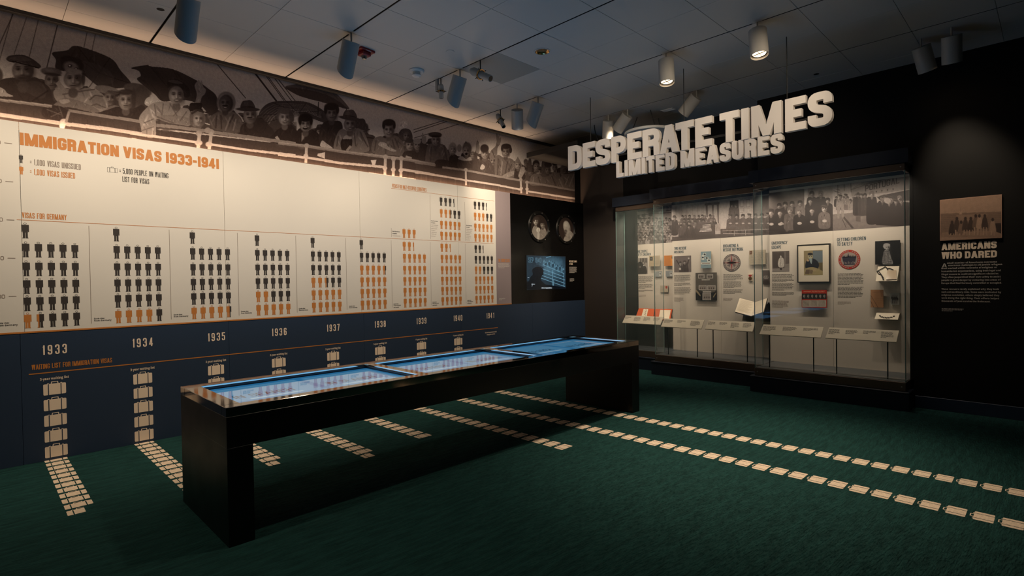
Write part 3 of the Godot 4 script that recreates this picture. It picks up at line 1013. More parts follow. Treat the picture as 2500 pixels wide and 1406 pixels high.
	for l: Array in [[2000, 980, 2060, 1120], [2110, 1020, 2170, 1150], [2250, 980, 2200, 1110], [2330, 950, 2260, 1130], [1730, 990, 1720, 1090], [1800, 990, 1830, 1090]]:
		p.line([l[0], l[1], l[2], l[3]], 18, 0.5 if l[0] % 20 else 0.14, 0.6)
	# coats hanging between the rails
	p.view(680, 190, 5.624)
	for k in 44:
		p.line([-1900 + k * 92, 700 + k * 14, -1905 + k * 92, 870 + k * 14], 14, 0.3 if k % 3 == 0 else 0.1, 0.35)
	p.view(1020, 270, 6.1125)
	for k in 22:
		p.line([20 + k * 108, 940 + k * 16, 15 + k * 108, 1090 + k * 16], 16, 0.34 if k % 2 else 0.12, 0.4)
	# rails and posts
	p.view(340, 130, 5.624)
	p.line([240, 990, 480, 1010, 940, 1070], 46, 0.5)
	p.line([985, 1080, 1500, 1150, 2140, 1240], 46, 0.5)
	p.line([-340, 1060, 0, 1115, 430, 1170, 800, 1225], 34, 0.74)
	p.line([960, 1250, 1500, 1330, 2140, 1400], 34, 0.74)
	for g: Array in [[820, 1100], [985, 1080], [940, 1060]]:
		p.ell(g[0], g[1], 46, 42, 0.6)
	p.line([825, 1110, 810, 1290], 50, 0.66)
	p.line([990, 1090, 960, 1310], 46, 0.66)
	p.ell(815, 1230, 55, 40, 0.7)
	p.ell(958, 1250, 50, 40, 0.7)
	p.view(680, 190, 5.624)
	p.line([0, 895, 380, 935, 860, 1010, 1460, 1085, 1700, 1110, 2140, 1190], 42, 0.48)
	p.line([0, 888, 380, 928, 860, 1003, 1460, 1078, 1700, 1103, 2140, 1183], 12, 0.66, 0.7)
	p.line([0, 1055, 380, 1095, 860, 1170, 1460, 1225], 34, 0.72)
	p.line([1690, 1255, 2140, 1330], 34, 0.72)
	for g: Array in [[385, 930, 375, 1160], [1468, 1085, 1460, 1330], [1580, 1110, 1575, 1350], [1685, 1105, 1680, 1360]]:
		p.line([g[0], g[1], g[2], g[3]], 38, 0.68)
		p.ell(g[0], g[1], 36, 34, 0.6)
		p.ell(g[2], g[3] - 90, 34, 30, 0.72)
	p.view(1020, 270, 6.1125)
	p.line([-40, 770, 260, 815], 34, 0.48)
	p.line([370, 845, 720, 890, 1000, 945, 1540, 1045], 30, 0.5)
	p.line([1620, 1065, 2000, 1130, 2390, 1200], 28, 0.5)
	p.line([-40, 920, 350, 975, 720, 1040, 1160, 1105, 1540, 1180], 28, 0.72)
	p.line([1630, 1200, 2000, 1260, 2390, 1320], 26, 0.72)
	for g: Array in [[715, 880, 720, 1110], [1535, 1030, 1545, 1230], [1630, 1070, 1630, 1240]]:
		p.line([g[0], g[1], g[2], g[3]], 28, 0.66)
		p.ell(g[0], g[1], 28, 26, 0.6)
		p.ell(g[2], g[3] - 70, 26, 24, 0.7)
	p.grain(0.1, 0.06, 0.12, 7)
	return p

# ---------------------------------------------------------------- pictures inside the showcases
func crowd(p: Pic, x0: float, x1: float, y: float, rise: float, rows: int, n: int, r: float, hgt: float, seed_: int, lo := 0.08, hi := 0.4) -> void:
	var g := RandomNumberGenerator.new()
	g.seed = seed_
	for row in rows:
		for k in n:
			var f := (k + 0.5 + g.randf_range(-0.25, 0.25) + (0.5 if row % 2 else 0.0)) / n
			if f < 1.0:
				p.figure(lerpf(x0, x1, f), y + rise * row + g.randf_range(-0.4, 0.4) * r, r * g.randf_range(0.85, 1.1), hgt, g.randf_range(lo, hi), g.randf_range(0.5, 0.72), g.randi_range(0, 3))

func header_one() -> Pic:   # a large group on deck stairs
	var p := pic_at(2, BACK[0], 0.815, 1.69, 2.1, 2.69, 320, Color(0.6, 0.55, 0.5))
	p.view(1490, 420, 7.81)
	p.fill(p.t(0.6))
	for l: Array in [[450, 830, 1160, 770], [450, 900, 700, 880], [460, 760, 620, 1000], [640, 800, 640, 960], [760, 780, 760, 900], [1060, 740, 1160, 730]]:
		p.line([l[0], l[1], l[2], l[3]], 14, 0.2)
	for b: Array in [[460, 820, 560, 880], [600, 800, 670, 850], [730, 780, 800, 840]]:
		p.poly([b[0], b[1], b[2], b[1] - 10, b[2], b[3], b[0], b[3]], 0.15)
	p.poly([440, 1000, 1180, 900, 1180, 1400, 440, 1400], 0.16)
	crowd(p, 440, 1170, 900, 92, 5, 9, 24, 110, 31, 0.1, 0.75)
	p.poly([920, 760, 960, 735, 975, 770, 930, 790], 0.85)
	p.grain(0.1, 0.1, 0.06, 3)
	return p

func header_two() -> Pic:   # people in front of ruined columns with a striped flag
	var p := pic_at(2, BACK[1], 1.695, 2.512, 2.1, 2.69, 300, Color(0.6, 0.55, 0.5))
	p.view(1490, 420, 7.81)
	p.fill(p.t(0.66))
	for k in 12:
		p.line([1200 + k * 52, 640, 1200 + k * 52, 820], 18, 0.55 if k % 2 else 0.7, 0.6)
	for c: Array in [[1815, 600, 1860, 860], [1935, 600, 1965, 860], [2030, 590, 2070, 980]]:
		p.poly([c[0], c[1], c[0] + 40, c[1], c[2], c[3], c[0] + 20, c[3]], 0.3)
	p.poly([1800, 600, 2080, 570, 2080, 620, 1800, 640], 0.36)
	p.poly([1150, 1240, 2110, 1180, 2110, 1330, 1150, 1330], 0.22)
	p.poly([1300, 1000, 2000, 900, 2000, 1250, 1300, 1260], 0.16)
	crowd(p, 1340, 2000, 850, 72, 2, 9, 22, 120, 5, 0.14, 0.34)
	p.figure(1225, 880, 30, 320, 0.1, 0.6, 1)
	crowd(p, 1260, 1700, 970, 70, 2, 4, 26, 170, 8, 0.14, 0.26)
	p.poly([1680, 1000, 1920, 960, 2000, 1000, 1990, 1190, 1690, 1190], 0.2)
	for k in 6:
		p.line([1690 + 10 * (6 - k), 1015 + k * 24, 1910 + k * 5, 1000 + k * 24], 11, 0.85)
	p.poly([1640, 990, 1760, 980, 1760, 1070, 1640, 1080], 0.24)
	p.poly([2000, 1000, 2100, 980, 2110, 1120, 2010, 1120], 0.55)
	p.grain(0.1, 0.1, 0.06, 4)
	return p

func header_three() -> Pic:   # men on a bench before a double door
	var p := pic_at(2, BACK[1], 2.512, 3.33, 2.1, 2.69, 300, Color(0.6, 0.55, 0.5))
	p.view(1750, 400, 7.03)
	p.fill(p.t(0.7))
	p.poly([225, 635, 372, 622, 375, 1000, 225, 1010], 0.1)
	for d: Array in [[385, 600, 470, 860], [490, 595, 585, 850]]:
		p.poly([d[0], d[1], d[2], d[1] - 6, d[2], d[3], d[0], d[3]], 0.78)
		p.line([d[0] + 15, d[1] + 20, d[2] - 15, d[1] + 18, d[2] - 15, 735, d[0] + 15, 740, d[0] + 15, d[1] + 20], 7, 0.5)
		p.line([d[0] + 15, 760, d[2] - 15, 755, d[2] - 15, d[3] - 20, d[0] + 15, d[3] - 20], 7, 0.5)
	p.poly([640, 560, 900, 540, 900, 900, 640, 900], 0.45)
	p.poly([60, 1120, 900, 1080, 900, 1260, 60, 1280], 0.22)
	p.figure(262, 715, 26, 260, 0.3, 0.5, 0)
	p.figure(330, 725, 26, 250, 0.28, 0.5, 2)
	for k in 7:
		var x := 235.0 + k * 108.0
		p.figure(x, 905.0 - k * 4, 29, 175, 0.24 if k % 2 else 0.3, 0.62, 2 if k % 3 == 0 else 0)
		p.blob([x - 60, 1010, x - 30, 990, x, 1040, x + 30, 990, x + 62, 1005, x + 70, 1130, x + 20, 1160, x - 30, 1160, x - 70, 1130], 0.26)
		p.ell(x, 1020, 26, 14, 0.65)
		p.line([x - 40, 1140, x - 46, 1190], 22, 0.1)
		p.line([x + 34, 1140, x + 38, 1190], 22, 0.1)
	for l: Array in [[110, 1195, 640, 1200], [300, 1140, 300, 1230], [495, 1140, 495, 1225], [100, 1150, 900, 1120]]:
		p.line([l[0], l[1], l[2], l[3]], 10, 0.62)
	p.grain(0.1, 0.08, 0.06, 5)
	return p

func header_four() -> Pic:   # twelve men in suits
	var p := pic_at(2, BACK[2], 3.33, 4.123, 2.075, 2.66, 360, Color(0.4, 0.3, 0.28))
	p.view(1750, 400, 7.03)
	p.fill(p.t(0.3))
	p.poly([870, 470, 1500, 410, 1500, 760, 870, 780], 0.34)
	p.poly([1500, 410, 1990, 360, 1990, 720, 1500, 760], 0.55)
	p.poly([1503, 415, 1560, 408, 1560, 700, 1503, 700], 0.78)
	p.line([1635, 400, 1632, 560], 12, 0.3)
	p.poly([870, 880, 1990, 820, 1990, 1240, 870, 1260], 0.08)
	p.figure(1632, 520, 40, 300, 0.1, 0.55, 0)
	p.figure(1785, 515, 40, 330, 0.09, 0.5, 3)
	p.figure(1605, 630, 40, 300, 0.08, 0.72, 0)
	p.figure(1905, 630, 38, 260, 0.08, 0.62, 0)
	for f: Array in [[1072, 725, 0.1], [1176, 700, 0.12], [1292, 690, 0.13], [1430, 675, 0.4]]:
		p.figure(f[0], f[1], 38, 230, f[2], 0.64, 0)
	for f: Array in [[932, 830, 0.06, 0], [1085, 830, 0.07, 0], [1255, 800, 0.3, 3], [1415, 815, 0.06, 3], [1632, 790, 0.06, 0], [1845, 775, 0.36, 2]]:
		p.figure(f[0], f[1], 46, 330, f[2], 0.72, f[3])
		p.ell(f[0] + 5, f[1] + 205, 42, 26, 0.7)
	p.blob([1180, 1150, 1220, 1010, 1290, 960, 1300, 1020, 1230, 1150, 1190, 1160], 0.3)
	p.ell(1120, 1020, 36, 20, 0.65, 1.0, 0.3, 0.6)
	p.grain(0.08, 0.1, 0.05, 6)
	return p

func header_five() -> Pic:   # passengers on a quay below a liner marked PORTUGAL
	var p := pic_at(2, BACK[2], 4.123, 4.99, 2.075, 2.66, 360, Color(0.5, 0.45, 0.4))
	p.view(2020, 360, 5.859)
	p.fill(p.t(0.66))
	p.poly([330, 600, 520, 480, 1400, 380, 1400, 560, 900, 640, 350, 700], 0.52)
	p.poly([700, 700, 1400, 560, 1400, 760, 760, 760], 0.14)
	p.line([340, 605, 530, 540, 820, 455], 6, 0.25)
	for k in 9:
		p.poly([520 + k * 16, 520 - k * 4, 528 + k * 16, 518 - k * 4, 528 + k * 16, 534 - k * 4, 520 + k * 16, 536 - k * 4], 0.2)
	for k in 6:
		p.ell(540 + k * 80, 655 - k * 12, 9, 13, 0.15)
	var d := p.at(540, 632)
	var e := p.at(1030, 510)
	var right := (e - d).normalized()
	p.glyphs("PORTUGAL", d, right, Vector2(0, -1), (p.at(540, 632) - p.at(540, 555)).length() * 1.15, 0.14, (e - d).length(), p.t(0.16))
	for l: Array in [[150, 520, 150, 700], [240, 500, 240, 620], [130, 600, 180, 610], [335, 500, 340, 640], [90, 620, 200, 660]]:
		p.line([l[0], l[1], l[2], l[3]], 9, 0.25)
	p.poly([70, 960, 700, 900, 1400, 1000, 1400, 1200, 70, 1200], 0.42)
	p.poly([210, 990, 240, 985, 380, 1150, 350, 1160], 0.2)
	p.line([215, 1030, 270, 1150], 8, 0.16)
	crowd(p, 90, 520, 720, 40, 2, 7, 17, 130, 11, 0.1, 0.5)
	p.figure(185, 705, 24, 120, 0.5, 0.55, 2)
	p.figure(265, 695, 22, 120, 0.46, 0.55, 2)
	p.blob([140, 800, 230, 800, 235, 990, 205, 990, 190, 860, 170, 1000, 145, 1000], 0.5)
	crowd(p, 380, 560, 690, 30, 1, 4, 24, 280, 12, 0.06, 0.3)
	p.poly([560, 900, 760, 760, 1400, 800, 1400, 1150, 700, 1110], 0.07)
	p.figure(635, 670, 34, 420, 0.06, 0.75, 3)
	crowd(p, 720, 1060, 730, 40, 2, 4, 30, 330, 14, 0.05, 0.1)
	p.ell(860, 760, 54, 44, 0.62)
	p.ell(720, 690, 30, 16, 0.66)
	p.poly([405, 975, 515, 980, 515, 1070, 410, 1055], 0.3)
	p.poly([475, 985, 520, 980, 520, 1065, 475, 1070], 0.45)
	p.grain(0.08, 0.1, 0.05, 9)
	return p

# a small portrait-like photograph; kind picks the subject
func small_photo(case_: int, ox: float, oy: float, sc: float, x0: float, y0: float, x1: float, y1: float, kind: String, plane := 0.0) -> Pic:
	var pl: float = plane if case_ > 2 or plane != 0.0 else BACK[case_]
	var p := pic(0 if case_ > 2 else 2, pl, ox + x0 / sc, oy + y0 / sc, ox + x1 / sc, oy + y1 / sc, 128, Color(0.5, 0.5, 0.5))
	p.view(ox, oy, sc)
	var w := x1 - x0
	var h := y1 - y0
	var cx := (x0 + x1) / 2.0
	p.pale = Color(0.78, 0.76, 0.72)
	match kind:
		"writing":
			p.fill(p.t(0.62))
			for k in 5:
				p.poly([x0 + w * (0.25 + k * 0.15), y0, x0 + w * (0.33 + k * 0.15), y0, x0 + w * (0.33 + k * 0.15), y0 + h * 0.28, x0 + w * (0.25 + k * 0.15), y0 + h * 0.28], 0.1)
			p.blob([x0, y0 + h * 0.35, x0 + w * 0.3, y0 + h * 0.22, x0 + w * 0.6, y0 + h * 0.42, x0 + w * 0.85, y0 + h * 0.6, x0 + w * 0.85, y1, x0, y1], 0.06)
			p.face(x0 + w * 0.58, y0 + h * 0.3, w * 0.1, 0.75, false)
			p.ell(x0 + w * 0.6, y0 + h * 0.46, w * 0.07, w * 0.06, 0.85)
			p.ell(x0 + w * 0.24, y0 + h * 0.55, w * 0.08, w * 0.1, 0.4)
		"waving":
			p.dark = Color(0.17, 0.12, 0.12)
			p.fill(p.t(0.36))
			p.blob([x0 + w * 0.3, y0 + h, x0 + w * 0.34, y0 + h * 0.62, x0 + w * 0.46, y0 + h * 0.55, x0 + w * 0.52, y0 + h], 0.1)
			p.blob([x0 + w * 0.5, y0 + h, x0 + w * 0.52, y0 + h * 0.52, x0 + w * 0.66, y0 + h * 0.46, x0 + w * 0.78, y0 + h * 0.5, x0 + w * 0.84, y0 + h], 0.08)
			p.line([x0 + w * 0.34, y0 + h * 0.58, x0 + w * 0.16, y0 + h * 0.28], w * 0.07, 0.1)
			p.line([x0 + w * 0.76, y0 + h * 0.55, x0 + w * 0.86, y0 + h * 0.2], w * 0.08, 0.09)
			p.ell(x0 + w * 0.16, y0 + h * 0.25, w * 0.05, w * 0.03, 0.12)
			p.ell(x0 + w * 0.85, y0 + h * 0.14, w * 0.05, w * 0.06, 0.8)
			p.face(x0 + w * 0.38, y0 + h * 0.5, w * 0.07, 0.75, true)
			p.ell(x0 + w * 0.37, y0 + h * 0.38, w * 0.08, w * 0.05, 0.1)
			p.face(x0 + w * 0.62, y0 + h * 0.38, w * 0.08, 0.75, true)
			p.hair(x0 + w * 0.62, y0 + h * 0.38, w * 0.08, 0.14)
			p.ell(x0 + w * 0.35, y0 + h * 0.8, w * 0.07, w * 0.08, 0.85)
		"coat":
			p.fill(p.t(0.3))
			p.poly([x0 + w * 0.05, y0 + h * 0.05, x0 + w * 0.7, y0 + h * 0.05, x0 + w * 0.7, y0 + h * 0.8, x0 + w * 0.05, y0 + h * 0.8], 0.22)
			p.poly([x0 + w * 0.7, y0, x0 + w * 0.8, y0, x0 + w * 0.8, y0 + h * 0.8, x0 + w * 0.7, y0 + h * 0.8], 0.42)
			p.poly([x0 + w * 0.72, y0 + h * 0.62, x1, y0 + h * 0.6, x1, y0 + h * 0.85, x0 + w * 0.72, y0 + h * 0.82], 0.5)
			p.poly([x0, y0 + h * 0.86, x1, y0 + h * 0.8, x1, y1, x0, y1], 0.55)
			p.line([x0 + w * 0.55, y0 + h * 0.72, x0 + w * 0.53, y0 + h * 0.92], w * 0.06, 0.12)
			p.line([x0 + w * 0.47, y0 + h * 0.72, x0 + w * 0.48, y0 + h * 0.9], w * 0.05, 0.12)
			p.blob([x0 + w * 0.43, y0 + h * 0.32, x0 + w * 0.36, y0 + h * 0.45, x0 + w * 0.33, y0 + h * 0.62, x0 + w * 0.4, y0 + h * 0.78, x0 + w * 0.65, y0 + h * 0.78, x0 + w * 0.7, y0 + h * 0.6, x0 + w * 0.66, y0 + h * 0.36, x0 + w * 0.56, y0 + h * 0.3], 0.82)
			p.line([x0 + w * 0.51, y0 + h * 0.36, x0 + w * 0.5, y0 + h * 0.76], w * 0.02, 0.5)
			p.ell(x0 + w * 0.5, y0 + h * 0.25, w * 0.05, w * 0.06, 0.85)
		"child":
			p.dark = Color(0.03, 0.03, 0.035)
			p.pale = Color(0.8, 0.78, 0.76)
			p.fill(p.t(0.04))
			for k in 5:
				p.line([x0 + w * (0.1 + k * 0.2), y0 + h * 0.62, x0 + w * (0.2 + k * 0.2), y0 + h * 0.6], w * 0.012, 0.25)
			p.blob([x0 + w * 0.3, y1, x0 + w * 0.34, y0 + h * 0.5, x0 + w * 0.42, y0 + h * 0.38, x0 + w * 0.56, y0 + h * 0.42, x0 + w * 0.64, y0 + h * 0.7, x0 + w * 0.7, y1], 0.62)
			for k in 7:
				p.line([x0 + w * 0.3, y0 + h * (0.45 + k * 0.08), x0 + w * 0.66, y0 + h * (0.4 + k * 0.1)], w * 0.012, 0.2)
				p.line([x0 + w * (0.34 + k * 0.05), y0 + h * 0.42, x0 + w * (0.3 + k * 0.06), y1], w * 0.012, 0.2)
			p.ell(x0 + w * 0.46, y0 + h * 0.22, w * 0.15, w * 0.13, 0.75)
			p.face(x0 + w * 0.5, y0 + h * 0.29, w * 0.085, 0.75, false)
			p.ell(x0 + w * 0.47, y0 + h * 0.15, w * 0.14, w * 0.06, 0.72)
		"drawing":
			p.dark = Color(0.08, 0.09, 0.12)
			p.fill(Color(0.5, 0.45, 0.33))
			p.poly([x0 + w * 0.48, y0, x1, y0, x1, y0 + h * 0.5, x0 + w * 0.48, y0 + h * 0.45], Color(0.36, 0.4, 0.42))
			p.poly([x0 + w * 0.75, y0 + h * 0.5, x1, y0 + h * 0.48, x1, y0 + h * 0.85, x0 + w * 0.85, y0 + h * 0.8], Color(0.34, 0.3, 0.2))
			p.blob([x0 + w * 0.1, y0 + h * 0.72, x0 + w * 0.12, y0 + h * 0.45, x0 + w * 0.3, y0 + h * 0.32, x0 + w * 0.55, y0 + h * 0.34, x0 + w * 0.74, y0 + h * 0.45, x0 + w * 0.8, y0 + h * 0.62, x0 + w * 0.7, y0 + h * 0.78, x0 + w * 0.45, y0 + h * 0.7], Color(0.09, 0.1, 0.13))
			p.ell(x0 + w * 0.34, y0 + h * 0.25, w * 0.12, h * 0.11, Color(0.62, 0.6, 0.48))
			p.ell(x0 + w * 0.34, y0 + h * 0.14, w * 0.14, h * 0.06, Color(0.08, 0.08, 0.1))
			p.blob([x0 + w * 0.28, y0 + h * 0.34, x0 + w * 0.44, y0 + h * 0.34, x0 + w * 0.4, y0 + h * 0.55], Color(0.5, 0.55, 0.55))
			p.ell(x0 + w * 0.3, y0 + h * 0.23, w * 0.03, h * 0.015, Color(0.1, 0.1, 0.1))
			p.ell(x0 + w * 0.4, y0 + h * 0.23, w * 0.03, h * 0.015, Color(0.1, 0.1, 0.1))
			p.ell(x0 + w * 0.22, y0 + h * 0.4, w * 0.06, h * 0.05, Color(0.66, 0.55, 0.42))
			p.blob([x0, y0 + h * 0.95, x0 + w * 0.06, y0 + h * 0.75, x0 + w * 0.5, y0 + h * 0.68, x1, y0 + h * 0.85, x1, y1, x0, y1], Color(0.56, 0.51, 0.36))
			p.poly([x0 + w * 0.06, y0 + h * 0.96, x0 + w * 0.12, y0 + h * 0.78, x0 + w * 0.32, y0 + h * 0.78, x0 + w * 0.28, y0 + h * 0.97], Color(0.36, 0.3, 0.24))
			p.poly([x0 + w * 0.28, y0 + h * 0.94, x0 + w * 0.34, y0 + h * 0.78, x0 + w * 0.5, y0 + h * 0.8, x0 + w * 0.44, y0 + h * 0.96], Color(0.42, 0.36, 0.28))
			p.ell(x0 + w * 0.55, y0 + h * 0.8, w * 0.09, h * 0.05, Color(0.6, 0.52, 0.4))
		"album":
			p.fill(Color(0.3, 0.28, 0.25))
			p.blob([x0, y0 + h * 0.75, x0 + w * 0.15, y0 + h * 0.58, x0 + w * 0.4, y0 + h * 0.68, x0 + w * 0.85, y0 + h * 0.7, x1, y0 + h * 0.62, x1, y1, x0, y1], Color(0.05, 0.05, 0.055))
			p.blob([x0, y0 + h * 0.65, x0 + w * 0.06, y0 + h * 0.62, x0 + w * 0.24, y0 + h * 0.8, x0 + w * 0.2, y0 + h * 0.83], Color(0.5, 0.44, 0.34))
			p.blob([x0 + w * 0.82, y0 + h * 0.86, x0 + w * 0.95, y0 + h * 0.72, x0 + w * 0.97, y0 + h * 0.74, x0 + w * 0.86, y0 + h * 0.88], Color(0.5, 0.44, 0.34))
			for q: Array in [[0.13, 0.05, 0.42, 0.2], [0.53, 0.05, 0.83, 0.2], [0.15, 0.45, 0.52, 0.62], [0.56, 0.45, 0.94, 0.62], [0.33, 0.73, 0.73, 0.98]]:
				p.poly([x0 + w * q[0], y0 + h * q[1], x0 + w * q[2], y0 + h * q[1], x0 + w * q[2], y0 + h * q[3], x0 + w * q[0], y0 + h * q[3]], Color(0.72, 0.7, 0.66))
				p.poly([x0 + w * (q[0] + 0.02), y0 + h * (q[1] + 0.012), x0 + w * (q[2] - 0.02), y0 + h * (q[1] + 0.012), x0 + w * (q[2] - 0.02), y0 + h * (q[3] - 0.012), x0 + w * (q[0] + 0.02), y0 + h * (q[3] - 0.012)], Color(0.5, 0.47, 0.44))
				for k in 7:
					p.ell(x0 + w * lerpf(q[0] + 0.04, q[2] - 0.04, k / 6.0), y0 + h * lerpf(q[1], q[3], 0.62), w * 0.022, h * 0.035, 0.12 if k % 2 else 0.5)
			p.poly([x0 + w * 0.29, y0 + h * 0.23, x0 + w * 0.68, y0 + h * 0.23, x0 + w * 0.68, y0 + h * 0.27, x0 + w * 0.29, y0 + h * 0.27], Color(0.62, 0.6, 0.56))
			p.poly([x0 + w * 0.34, y0 + h * 0.66, x0 + w * 0.74, y0 + h * 0.66, x0 + w * 0.74, y0 + h * 0.71, x0 + w * 0.34, y0 + h * 0.71], Color(0.62, 0.6, 0.56))
		"flyer":
			p.fill(Color(0.62, 0.15, 0.07))
			p.poly([x0 + w * 0.02, y0 + h * 0.56, x0 + w * 0.97, y0 + h * 0.56, x0 + w * 0.97, y0 + h * 0.94, x0 + w * 0.02, y0 + h * 0.94], Color(0.66, 0.62, 0.56))
			p.poly([x0 + w * 0.01, y0 + h * 0.2, x0 + w * 0.98, y0 + h * 0.2, x0 + w * 0.98, y0 + h * 0.51, x0 + w * 0.01, y0 + h * 0.51], Color(0.12, 0.11, 0.1))
			for k in 6:
				p.face(x0 + w * (0.1 + k * 0.16), y0 + h * 0.34, w * 0.045, 0.8, false)
			for k in 3:
				for r in 8:
					p.line([x0 + w * (0.05 + k * 0.31), y0 + h * (0.6 + r * 0.04), x0 + w * (0.29 + k * 0.31), y0 + h * (0.6 + r * 0.04)], h * 0.014, Color(0.35, 0.32, 0.3), 0.7)
			p.line([x0 + w * 0.08, y0 + h * 0.09, x0 + w * 0.36, y0 + h * 0.09], h * 0.03, Color(0.8, 0.7, 0.6), 0.7)
			for k in 9:
				p.line([x0 + w * (0.4 + k * 0.058), y0 + h * 0.12, x0 + w * (0.44 + k * 0.058), y0 + h * 0.06], h * 0.025, Color(0.85, 0.75, 0.65), 0.8)
		"poster":
			p.fill(Color(0.45, 0.54, 0.56))
			p.poly([x0, y0 + h * 0.66, x1, y0 + h * 0.66, x1, y0 + h * 0.78, x0, y0 + h * 0.78], Color(0.78, 0.76, 0.7))
			p.line([x0 + w * 0.12, y0 + h * 0.72, x0 + w * 0.88, y0 + h * 0.72], h * 0.03, Color(0.2, 0.1, 0.1), 0.8)
			p.line([x0 + w * 0.3, y0 + h * 0.86, x0 + w * 0.7, y0 + h * 0.86], h * 0.02, Color(0.2, 0.25, 0.3), 0.7)
			for q: Array in [[0.25, 0.08, 0.5, 0.24], [0.08, 0.2, 0.32, 0.5], [0.42, 0.32, 0.72, 0.46], [0.62, 0.44, 0.95, 0.62]]:
				p.poly([x0 + w * q[0], y0 + h * q[1], x0 + w * q[2], y0 + h * q[1], x0 + w * q[2], y0 + h * q[3], x0 + w * q[0], y0 + h * q[3]], Color(0.75, 0.76, 0.72))
				p.ell(x0 + w * (q[0] + q[2]) / 2, y0 + h * (q[1] + q[3]) / 2, w * 0.1, h * 0.05, Color(0.1, 0.12, 0.14))
		"passport":
			p.fill(Color(0.62, 0.56, 0.46))
			p.poly([x0 + w * 0.08, y0 + h * 0.1, x0 + w * 0.34, y0 + h * 0.1, x0 + w * 0.34, y0 + h * 0.45, x0 + w * 0.08, y0 + h * 0.45], Color(0.15, 0.14, 0.14))
			p.face(x0 + w * 0.21, y0 + h * 0.26, w * 0.06, 0.6, false)
			p.line([x0 + w * 0.5, y0, x0 + w * 0.5, y1], w * 0.015, Color(0.35, 0.3, 0.24))
			for k in 8:
				p.line([x0 + w * 0.55, y0 + h * (0.12 + k * 0.1), x0 + w * 0.92, y0 + h * (0.12 + k * 0.1)], h * 0.015, Color(0.45, 0.4, 0.33))
		"leaf":
			p.fill(Color(0.68, 0.42, 0.16))
			p.poly([x0 + w * 0.74, y0, x1, y0, x1, y1, x0 + w * 0.74, y1], Color(0.78, 0.5, 0.2))
			p.poly([x0 + w * 0.86, y0 + h * 0.06, x1, y0 + h * 0.06, x1, y0 + h * 0.3, x0 + w * 0.86, y0 + h * 0.3], Color(0.15, 0.13, 0.12))
		"card":
			p.fill(Color(0.5, 0.52, 0.52))
			p.poly([x0 + w * 0.6, y0 + h * 0.15, x0 + w * 0.92, y0 + h * 0.15, x0 + w * 0.92, y0 + h * 0.88, x0 + w * 0.6, y0 + h * 0.88], Color(0.68, 0.68, 0.66))
			p.face(x0 + w * 0.76, y0 + h * 0.45, w * 0.08, 0.5, false)
			p.hair(x0 + w * 0.76, y0 + h * 0.45, w * 0.08, 0.05)
			for k in 5:
				p.line([x0 + w * 0.08, y0 + h * (0.2 + k * 0.15), x0 + w * 0.5, y0 + h * (0.2 + k * 0.15)], h * 0.02, Color(0.35, 0.36, 0.37))
		"stamped":
			p.fill(Color(0.66, 0.62, 0.54))
			p.line([x0 + w * 0.5, y0, x0 + w * 0.5, y1], w * 0.02, Color(0.4, 0.36, 0.3))
			p.blob([x0 + w * 0.68, y0 + h * 0.1, x0 + w * 0.9, y0 + h * 0.12, x0 + w * 0.88, y0 + h * 0.4, x0 + w * 0.72, y0 + h * 0.45], Color(0.62, 0.22, 0.16))
			for k in 6:
				p.line([x0 + w * 0.08, y0 + h * (0.15 + k * 0.13), x0 + w * 0.42, y0 + h * (0.15 + k * 0.13)], h * 0.018, Color(0.45, 0.42, 0.36))
		"document":
			p.fill(Color(0.62, 0.58, 0.5))
			p.poly([x0 + w * 0.03, y0 + h * 0.05, x0 + w * 0.18, y0 + h * 0.02, x0 + w * 0.18, y0 + h * 0.28, x0 + w * 0.03, y0 + h * 0.3], Color(0.35, 0.2, 0.1))
			p.face(x0 + w * 0.1, y0 + h * 0.16, w * 0.03, 0.6, false)
			for k in 10:
				p.line([x0 + w * (0.28 if k < 3 else 0.06), y0 + h * (0.12 + k * 0.08), x0 + w * 0.92, y0 + h * (0.12 + k * 0.08)], h * 0.014, Color(0.42, 0.39, 0.34))
		"arms":
			p.fill(p.t(0.3))
			p.ell(cx, y0 + h * 0.5, w * 0.4, h * 0.14, 0.6)
			p.face(x0 + w * 0.3, y0 + h * 0.45, w * 0.12, 0.7, true)
			p.face(x0 + w * 0.66, y0 + h * 0.42, w * 0.12, 0.7, true)
			p.ell(cx, y0 + h * 0.85, w * 0.45, h * 0.22, 0.1)
		"envelope":
			p.fill(Color(0.62, 0.45, 0.31))
			p.line([x0, y0 + h * 0.3, x0 + w * 0.58, y1], w * 0.03, Color(0.32, 0.22, 0.16))
			p.line([x0, y0 + h * 0.62, x0 + w * 0.26, y1], w * 0.04, Color(0.32, 0.22, 0.16))
			p.line([x0, y0 + h * 0.48, x1, y0 + h * 0.49], h * 0.012, Color(0.48, 0.34, 0.24))
			p.line([x0 + w * 0.2, y0 + h * 0.14, x0 + w * 0.85, y0 + h * 0.12], h * 0.012, Color(0.4, 0.28, 0.2))
			for k in 6:
				p.line([x0 + w * 0.1, y0 + h * (0.56 + k * 0.06), x0 + w * 0.9, y0 + h * (0.56 + k * 0.06)], h * 0.006, Color(0.52, 0.38, 0.27))
		"trees":
			p.fill(Color(0.7, 0.69, 0.66))
			p.poly([x0 + w * 0.16, y0 + h * 0.12, x0 + w * 0.84, y0 + h * 0.12, x0 + w * 0.84, y0 + h * 0.9, x0 + w * 0.16, y0 + h * 0.9], Color(0.6, 0.58, 0.55))
			for k in 9:
				p.ell(x0 + w * (0.2 + k * 0.075), y0 + h * (0.4 + 0.05 * (k % 3)), w * 0.09, h * 0.13, 0.12 + 0.1 * (k % 2), 0.8)
			for k in 6:
				p.line([x0 + w * (0.24 + k * 0.1), y0 + h * 0.55, x0 + w * (0.24 + k * 0.1), y0 + h * 0.86], w * 0.045, 0.75 if k % 2 else 0.1)
